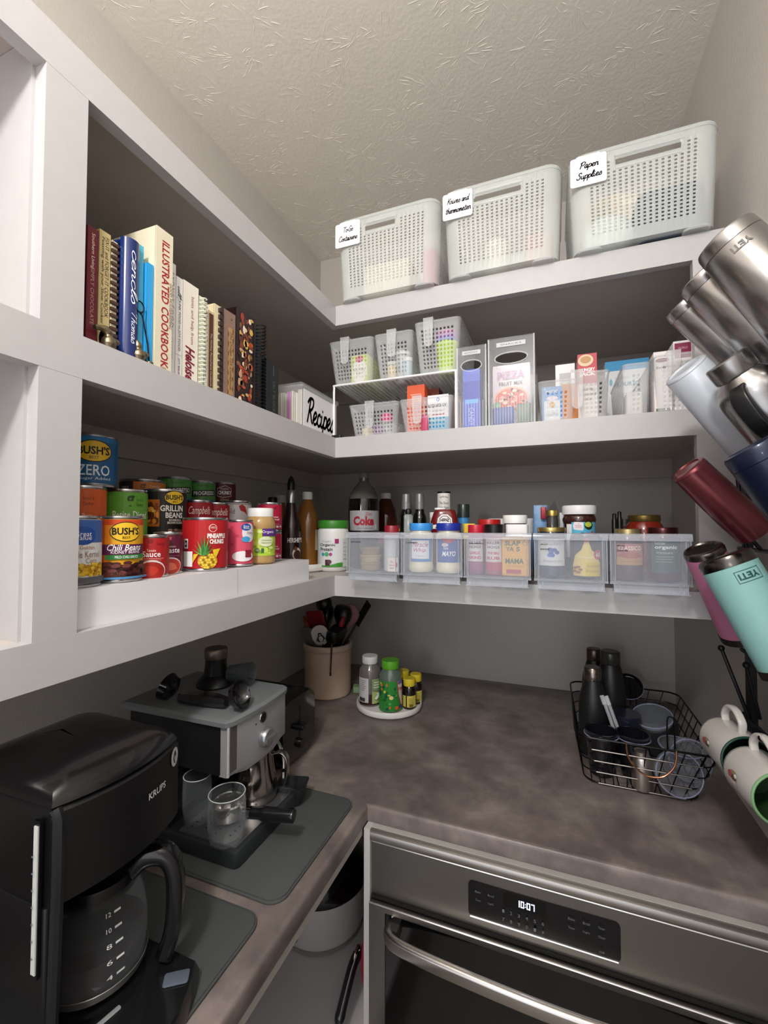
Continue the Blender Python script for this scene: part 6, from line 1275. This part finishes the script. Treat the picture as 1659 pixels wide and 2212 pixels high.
# --- low white shelf under the left worktop and what stands on it
struct('trim_10', G().box(WL, KX-.02, YE, WB, .33, .35), M('#c9c7c9', .45))
t = thing('rice_cooker', 'round white rice cooker with a domed black lid under the worktop', 'rice cooker', (-.66, 1.19, .351), rz=face(-.66, 1.19))
g = G(); g.lathe([(0, 0), (.115, 0), (.120, .004), (.122, .012), (.130, .03), (.134, .10), (.133, .128), (0, .128)], 48); obj('body', g, M('#bcb8b6', .3, .15), t)
g = G(); g.lathe([(.121, .002), (.124, .002), (.126, .010), (.123, .012)], 48, closed=True); obj('base_ring', g, M('#7f7874', .4), t)
g = G(); g.lathe([(0, .128), (.134, .128), (.136, .134), (.130, .165), (.105, .198), (.06, .216), (0, .221)], 48); obj('lid', g, M('#070708', .15, coat=.5), t)
g = G(); g.ball((0, 0, 0), .016, 14, sc=(1, .7, .7)); g.xf(MX.Translation((-.080, -.112, .045))); obj('side_knob', g, m_blk, t)
# red pan standing on edge against the oven stile
t = thing('saucepan', 'red pan standing on edge with a glossy black handle beside the rice cooker', 'saucepan', (-.42, 1.095, .351))
g = G(); g.lathe([(0, 0), (.108, 0), (.116, .006), (.120, .046), (.117, .046), (.113, .008), (0, .004)], 40); g.xf(MX.Translation((-.024, 0, .1205)) @ MX.Rotation(R(90), 4, 'Y')); obj('pan', g, M('#8a1430', .3, coat=.3), t)
g = G(); g.tube(smooth_path([(-.026, -.104, .150), (-.034, -.125, .132), (-.040, -.16, .085), (-.044, -.185, .045)], 6), [.008]*3+[.0115]*12+[.0125, .0115, .008, .004], 14); obj('handle', g, M('#0b0a0d', .08, coat=.7), t)
g = G(); g.tube([(-.030, -.112+.015*cos(a_), .146+.015*sin(a_)) for a_ in [2*pi*i/18 for i in range(18)]], .0028, 8, closed=True); obj('handle_ring', g, m_chrome, t)

# ================================================================== black wire basket with bottles and lids
t = thing('wire_basket', 'black wire basket with copper handles at the right end of the worktop', 'basket', (0, 0, ZK+.001)); m_w = M('#141414', .3, .7); m_glint = M('#8f8a86', .25, .9)
def ring(z, k):   # k 0 bottom .. 1 top
    x0, x1, y0, y1 = .058-.018*k, .290+.040*k, 1.150-.016*k, 1.50+.028*k
    return [(x, y, z) for x, y in rrect(x1-x0, y1-y0, .035, 6, (x0+x1)/2, (y0+y1)/2)]
for i, k in enumerate((0, .25, .5, .75, 1)):
    g = G(); g.tube(ring(.004+.106*k, k), .0024 if k == 1 else .0015, 6, closed=True); obj('wire_ring', g, m_w if k < 1 else m_w, t)
for i in range(4):     # pale tubes laid over the black front wires, their glint put into the colour
    k = (0, .25, .5, .75)[i]; x0, x1, y0 = .058-.018*k, .290+.040*k, 1.150-.016*k; g = G(); g.tube([(x0+.03, y0-.0018, .004+.106*k), (x1-.03, y0-.0018, .004+.106*k)], .0016, 6); obj('front_wire_glint', g, m_glint, t)
g0, g1 = ring(.004, 0), ring(.110, 1)
n = len(g0); idx = [0, 3, 6, 7, 10, 13, 14, 17, 20, 21, 24, 27]
def lerp(a_, b_, q): return V(a_)*(1-q)+V(b_)*q
for sd in range(4):
    a0, a1_ = (sd*7+6) % n, (sd*7+7) % n; m_ = 6 if sd % 2 == 0 else 8
    for j in range(m_+1):
        q = j/m_; g = G(); g.tube([lerp(g0[a0], g0[a1_], q), lerp(g1[a0], g1[a1_], q)], .0013, 5); obj('upright_wire', g, m_w, t)
g = G()
for j in range(8): x = .075+j*.028; g.tube([(x, 1.152, .003), (x, 1.498, .003)], .0013, 5)
obj('bottom_wire', g, m_w, t, kind='stuff')
g = G(); g.tube(smooth_path([(.145, 1.133, .112), (.146, 1.128, .090), (.155, 1.124, .072), (.175, 1.120, .056), (.195, 1.120, .053), (.215, 1.122, .058), (.233, 1.126, .076), (.240, 1.130, .095), (.241, 1.133, .112)], 5), .0021, 8); obj('front_handle', g, M('#b07a5c', .22, .95), t, label='copper coloured drop handle')
for (x, y) in ((.205, 1.45), (.245, 1.20)):
    g = G(); g.tube(smooth_path([(x-.007, y, .075), (x-.007, y, .148), (x, y, .158), (x+.007, y, .148), (x+.007, y, .075)], 4), .0018, 7); obj('divider_loop', g, m_w, t)
zb = ZK+.0055; m_mb = M('#17191a', .4); m_cap = M('#8a7f78', .2, .95)
def flask(label, x, y, h, r, capm, caph=.030, capr=None):
    capr = capr or r*.55; return vessel('water_bottle', label, 'bottle', x, y, zb, [('bottle', [(0, 0), (r-.004, 0), (r, .004), (r, h*.55), (r*.92, h*.66), (capr*1.1, h-caph-.006), (capr, h-caph), (0, h-caph)], m_mb), ('cap', [(0, h-caph), (capr, h-caph), (capr*1.05, h-caph+.002), (capr*1.05, h-.004), (capr*.9, h), (0, h)], capm)], group='black bottles in the wire basket')
flask('matt black bottle with a shiny copper-grey cap, frontmost of three', .090, 1.300, .222, .036, m_cap, .034, .0205)
flask('matt black bottle with a brownish cap behind the front one', .105, 1.455, .232, .034, M('#5c4f48', .3, .8), .034, .0195)
flask('matt black bottle with a broad smoky cap, tallest of three', .142, 1.400, .243, .038, M('#4a4c48', .25, .6), .036, .0245)
def lidded(name, label, x, y, z, r, h, m, tilt=(0, 0, 0), cat='lid', prof=None):
    t = thing(name, label, cat, (x, y, z), rot=tilt); g = G(); g.lathe(prof or [(0, 0), (r*.82, 0), (r*.86, .004), (r*.9, h*.6), (r, h*.62), (r, h), (r*.94, h), (r*.92, h*.5), (r*.8, h*.35), (0, h*.3)], 36); obj('shell', g, m, t)
    g = G(); g.tube([(r*cos(2*pi*i/30), r*sin(2*pi*i/30), h*.9) for i in range(30)], .0013, 6, closed=True); obj('rim', g, clear('#a4a6cc', .5, .05, .85), t); return t
m_cg = clear('#aab2c0', .10, .04, .6); m_cgp = M('#15151c', .12, coat=.6)
lidded('plastic_cup', 'dark cup with a violet tinted rim at the left front of the wire basket', .100, 1.203, zb, .038, .100, m_cgp, cat='cup', prof=[(0, 0), (.026, 0), (.027, .003), (.036, .096), (.038, .100), (.034, .100), (.033, .07), (0, .068)])
lidded('plastic_cup', 'dark cup with a bluish rim in the front middle of the wire basket', .170, 1.218, zb, .037, .097, m_cgp, cat='cup', prof=[(0, 0), (.026, 0), (.027, .003), (.0345, .093), (.037, .097), (.033, .097), (.032, .065), (0, .063)])
lidded('cup_cover', 'large clear round lid lying tilted on top at the middle of the basket', .232, 1.325, zb+.088, .046, .022, m_cg, (R(18), R(-10), 0))
lidded('cup_cover', 'clear round lid with a dark centre near the right front rim', .262, 1.205, zb+.072, .043, .018, clear('#6c7074', .35, .05, .7), (R(6), R(4), 0))
lidded('cup_cover', 'black round lid standing on edge at the back of the basket', .196, 1.475, zb+.120, .038, .014, m_gloss, (R(48), R(-6), 0))
lidded('glass_bowl', 'small clear glass bowl on its side in the front right corner', .243, 1.178, zb+.046, .046, .040, m_cg, (R(78), R(0), R(8)), cat='bowl')
lidded('glass_bowl', 'larger clear glass bowl on its side behind the small one', .278, 1.265, zb+.046, .046, .05, m_cg, (R(82), 0, R(12)), cat='bowl')
simple('steel_canister', 'slim brushed steel canister behind the front wires of the basket', 'canister', G().lathe([(0, 0), (.018, 0), (.020, .003), (.020, .068), (.018, .074), (.015, .076), (.015, .084), (0, .085)], 28), brushed('#cfc8c2', 2, .35), (.178, 1.160, zb))
simple('black_container', 'wide black container filling the right back of the basket', 'container', G().slab(.10, .15, 0, .085, .03, .006), m_mb, (.245, 1.400, zb))
simple('black_container', 'tall black shaker in the middle of the basket behind the cups', 'container', G().lathe([(0, 0), (.030, 0), (.034, .1), (.033, .112), (0, .112)]), M('#1c1e2c', .2, coat=.4), (.168, 1.300, zb))
t = thing('clear_straws', 'pair of clear plastic straws leaning out of the cups in the basket', 'straws', (.155, 1.225, zb+.02))
for dx in (0, .010):
    g = G(); g.tube([(dx, 0, 0), (dx-.042, .045, .125)], .0042, 8); obj('straw', g, clear('#d6d9df', .35, .06, .8), t)
    g = G(); g.tube([(dx-.040, .043, .118), (dx-.047, .050, .138)], .0055, 8); obj('straw_tip', g, clear('#e6e6ea', .5, .06, .85), t)

# ================================================================== rack on the right wall with tumblers and mugs on its hooks
def P3(u, v, Z): return CM @ V(((u-829.5)*Z/F, (1106-v)*Z/F, -Z))+V((0, 0, CAMZ))
rk = thing('wall_rack', 'black metal wall rack with ball-tipped hooks for tumblers and mugs', 'rack', (WR-.002, .90, 1.0)); m_rk = M('#0d0c12', .35, .3); ro = V((WR-.002, .90, 1.0))
def rel(p): return V(p)-ro
for y in (1.055, .62): obj('upright_bar', G().add([tuple(rel(q)) for q in [(x, yy_, z) for z in (1.02, 2.06) for yy_ in (y-.013, y+.013) for x in (WR-.030, WR-.020)]], [(0, 2, 3, 1), (4, 5, 7, 6), (0, 1, 5, 4), (2, 6, 7, 3), (0, 4, 6, 2), (1, 3, 7, 5)]), m_rk, rk)
for y in (1.055, .62):
    for z in (1.06, 1.98): obj('wall_bracket', G().add([tuple(rel(q)) for q in [(x, yy_, z_) for z_ in (z-.01, z+.01) for yy_ in (y-.008, y+.008) for x in (WR-.020, WR-.0005)]], [(0, 2, 3, 1), (4, 5, 7, 6), (0, 1, 5, 4), (2, 6, 7, 3), (0, 4, 6, 2), (1, 3, 7, 5)]), m_rk, rk)
RZ = (1.755, 1.62, 1.47, 1.27, 1.145)
for z in RZ: obj('cross_bar', G().tube([rel((WR-.032, .60, z)), rel((WR-.032, 1.075, z))], .004, 8), m_rk, rk)
def hook(base, tip):
    g = G(); g.tube([rel(base), rel(tip)], .0034, 8); g.ball(tuple(rel(tip)), .0062, 10); obj('hook', g, m_rk, rk)
def tumbler(label, c0, Z0, c1, Z1, r0, r1, col, name='tumbler', band=.012, bm=None, mouth=None, extra=None, wall=.0022, bev=.006):
    """upside-down cup slipped over a hook: closed base at c0, mouth near the wall at c1"""
    A, B = P3(*c0, Z0), P3(*c1, Z1); ax = (B-A); L = ax.length; t = thing(name, label, name.replace('_', ' '), A); t.rotation_mode = 'QUATERNION'; t.rotation_quaternion = ax.to_track_quat('Z', 'Y')
    bm_ = bm or col; rb = lambda z: r0+(r1-r0)*z/L
    g = G(); g.lathe([(0, .0025), (r0-bev-.004, .0025), (r0-bev-.002, 0), (r0-bev, 0), (r0-bev*.3, bev*.3), (r0, bev), (rb(band), band), (rb(band)-.0015, band+.0006)]+([] if True else []), 40); g.f.pop(); g.m.pop(); obj('base_ring', g, bm_, t)
    g = G(); g.lathe([(rb(band)-.0012, band), (rb(band)-.0002, band+.0012), (r1, L-.006), (r1-.0008, L-.001), (r1-wall, L-.001), (rb(L*.5)-wall*1.6, L*.5), (r0-wall*2, band+.006), (0, band+.005)], 40); g.f = [f_ for f_ in g.f if len(f_) < 40 or f_[0] != 39]; g.m = g.m[:len(g.f)]; obj('body', g, col, t)
    if mouth: g = G(); g.lathe([(r1+.0006, L-.012), (r1+.001, L-.011), (r1+.001, L+.0005), (r1-wall, L+.0005), (r1-wall, L-.012)], 40, closed=True); obj('lip_ring', g, mouth, t)
    if extra: extra(t, L, rb)
    hb = A.lerp(B, 1.0); d_ = ax.normalized(); hook((WR-.032, hb.y, min(RZ, key=lambda q: abs(q-(hb.z-.02)))), A+d_*.022)
    return t
m_st = brushed('#a5a3a2', 2, .24, 'b2')
def logo(txt, z, w, h, rz, col, rad, box=False, flip=True):
    def f(t, L, rb):
        a = Art()
        if box:
            P = [(-w*.62, -h*.95), (w*.62, -h*.95), (w*.62, h*.95), (-w*.62, h*.95)]; q = .0008
            for (x0, x1, y0, y1) in [(-w*.62, w*.62, -h*.95, -h*.95+q), (-w*.62, w*.62, h*.95-q, h*.95), (-w*.62, -w*.62+q, -h*.95, h*.95), (w*.62-q, w*.62, -h*.95, h*.95)]: a.rect(x0, x1, y0, y1, col, lay=1)
        a.text(txt, 0, 0, w, h, col, bold=.03); s_ = 1
        o = a.build(lambda s, b, d: V(((rb(z)+d)*sin(s/rb(z)), -(rb(z)+d)*cos(s/rb(z)), z+b)), step=.005, parent=t, name='logo'); lc = t.rotation_quaternion.inverted() @ (V((0, 0, CAMZ))-t.location-(t.rotation_quaternion @ V((0, 0, z)))); o.rotation_euler = (0, 0, atan2(lc.y, lc.x)+pi/2+rz)
    return f
tumbler('large brushed steel tumbler, highest and nearest of the three on the rack', (1562, 512), .64, (1752, 700), .60, .0385, .047, m_st, band=.020, extra=logo('YETI', .034, .026, .009, R(-12), '#77726e', .04))
tumbler('brushed steel tumbler in the middle of the three on the rack', (1509, 597), .72, (1690, 760), .68, .0345, .042, m_st, band=.020)
tumbler('smaller brushed steel tumbler, farthest of the three on the rack', (1467, 655), .80, (1640, 800), .775, .0305, .037, m_st, band=.018)
m_wt = M('#c3c9d2', .35, .1, coat=.2)
tumbler('plain white tumbler on the rack below the steel ones', (1477, 796), .76, (1640, 968), .76, .0345, .041, m_wt, band=.004)
tumbler('metallic red tumbler hanging alone on the middle hooks', (1483, 1010), .80, (1630, 1150), .785, .0305, .0325, M('#7c3a40', .3, .75, coat=.4), band=.006)
tumbler('pink slim can cooler with a dark steel ring partly behind the turquoise one', (1517, 1183), .79, (1603, 1376), .80, .0325, .0325, M('#b06c8a', .45), name='can_cooler', band=.013, bm=brushed('#6d6662', 2, .25, 'b3'), mouth=M('#2a2422', .35, .5))
tumbler('turquoise bottle with a dark steel base ring and a boxed logo', (1562, 1200), .70, (1712, 1452), .645, .0385, .0385, M('#86b5b1', .45), name='insulated_bottle', band=.018, bm=brushed('#5c5854', 2, .2, 'b4'), mouth=M('#2a2422', .35, .5), extra=logo('YETI', .036, .028, .0095, R(-25), '#1f4a4a', .0385, True))
tumbler('navy blue ridged tumbler below the steel bottle on the rack', (1622, 962), .60, (1745, 1110), .575, .037, .039, M('#131b34', .35, .3, coat=.2), band=.022)
# steel bottle with a cap neck and a black carrying loop, hung cap-end out
def grip(t, L, rb):
    g = G(); pth = smooth_path([(0, -.030, .042), (0, -.052, .050), (0, -.062, .075), (0, -.060, .105), (0, -.045, .125)], 6); rings = []
    for i, q in enumerate(pth):
        tn = (pth[min(i+1, len(pth)-1)]-pth[max(i-1, 0)]).normalized(); sd = V((1, 0, 0)); up = tn.cross(sd); rings.append([q+sd*x+up*y for x, y in rrect(.022, .008, .003, 3)])
    g.loft(rings); g.xf(MX.Rotation(R(-40), 4, 'Z')); obj('carry_handle', g, M('#121214', .35), t)
A, B = P3(1566, 778, .66), P3(1700, 935, .645)
t = thing('insulated_bottle', 'brushed steel bottle with a narrow cap and a black carrying handle on the rack', 'insulated bottle', A); t.rotation_mode = 'QUATERNION'; t.rotation_quaternion = (B-A).to_track_quat('Z', 'Y')
g = G(); g.lathe([(0, 0), (.027, 0), (.0290, .002), (.0290, .026), (.028, .028), (0, .028)], 36); obj('cap', g, m_st, t)
g = G(); g.lathe([(0, .027), (.026, .027), (.027, .030), (.036, .040), (.042, .052), (.043, .064), (.043, .150), (.040, .155), (0, .155)], 40); obj('body', g, m_st, t); grip(t, .15, None)
hook((WR-.032, B.y+.05, RZ[1]), A.lerp(B, .8)+V((0, .05, 0)))
# empty hooks and the mug row
hook((WR-.032, 1.045, 1.145), (at_y(1558, 1400, 1.065)))
hook((WR-.032, 1.000, 1.165), (at_y(1612, 1437, .985)))
hook((WR-.032, 1.04, 1.47), at_y(1591, 1017, 1.05)) 
def mug(label, x, y, z, col, inner, band, rx=R(90), rz=0, r=.036, h=.082):
    t = thing('mug', label, 'mug', (x, y, z), rot=(rx, 0, rz), group='mugs hanging on the lowest rack hooks')
    g = G(); g.lathe([(0, 0), (r-.010, 0), (r-.008, .002), (r-.003, .006), (r, .016), (r, h-.006), (r, h-.001), (r-.003, h-.001)], 40); g.f.pop(); g.m.pop(); obj('body', g, col, t)
    g = G(); g.lathe([(r-.003, h-.001), (r-.0035, .010), (0, .008)], 36); g.f = [f_ for f_ in g.f if len(f_) < 36 or f_[0] != 35]; g.m = g.m[:len(g.f)]; obj('lining', g, inner, t)
    g = G(); g.tube([((r-.0015)*cos(2*pi*i/40), (r-.0015)*sin(2*pi*i/40), h-.001) for i in range(40)], .0022, 8, closed=True); obj('rim', g, band, t)
    g = G(); pth = smooth_path([(0, r-.002, h*.80), (0, r+.016, h*.82), (0, r+.030, h*.62), (0, r+.028, h*.38), (0, r+.012, h*.22), (0, r-.003, h*.24)], 6); rings = []
    for i, q in enumerate(pth):
        tn = (pth[min(i+1, len(pth)-1)]-pth[max(i-1, 0)]).normalized(); sd = V((1, 0, 0)); up = tn.cross(sd); rings.append([q+sd*xx+up*yy_ for xx, yy_ in rrect(.013, .008, .0035, 3)])
    g.loft(rings); obj('handle', g, col, t)
    a = Art(); a.ell(-.002, h*.46, .0045, .010, '#8a7a60'); a.ell(.0035, h*.48, .0038, .009, '#5a4632'); a.ell(-.001, h*.54, .003, .004, '#ddd'); a.ell(.001, h*.38, .005, .006, '#9a4a52')
    for i in range(7): a.rect(-.0005+.0022*i, .0018+.0022*i, h*(.58+.012*i), h*(.588+.012*i), '#6c6a64', lay=9)
    o = a.build(cyl(r+.0002), step=.005, parent=t, name='emblem'); o.rotation_euler = (0, 0, R(-98)); return t
m_mg = M('#c9c5c0', .22, coat=.4)
mug('white mug with a dark green rim, farthest of the hanging mugs', .290, 1.026, 1.114, m_mg, M('#26382a', .3), M('#1f3f38', .25), rz=R(8), r=.041, h=.094)
mug('white mug with a bright green lining hanging before the dark-rimmed one', .298, .924, 1.108, m_mg, M('#263f20', .3), M('#74a070', .25), rz=R(8), r=.041, h=.094)
mug('plain white mug at the corner of the picture, nearest of the hanging mugs', .314, .800, 1.055, M('#c6c6cc', .3), M('#bdbdc2', .3), M('#c6c6cc', .25), rz=R(4), r=.041, h=.094)
for y, z in ((.98, 1.165), (.876, 1.16), (.755, 1.12)): hook((WR-.032, y, 1.145), (WR-.072, y, 1.178))
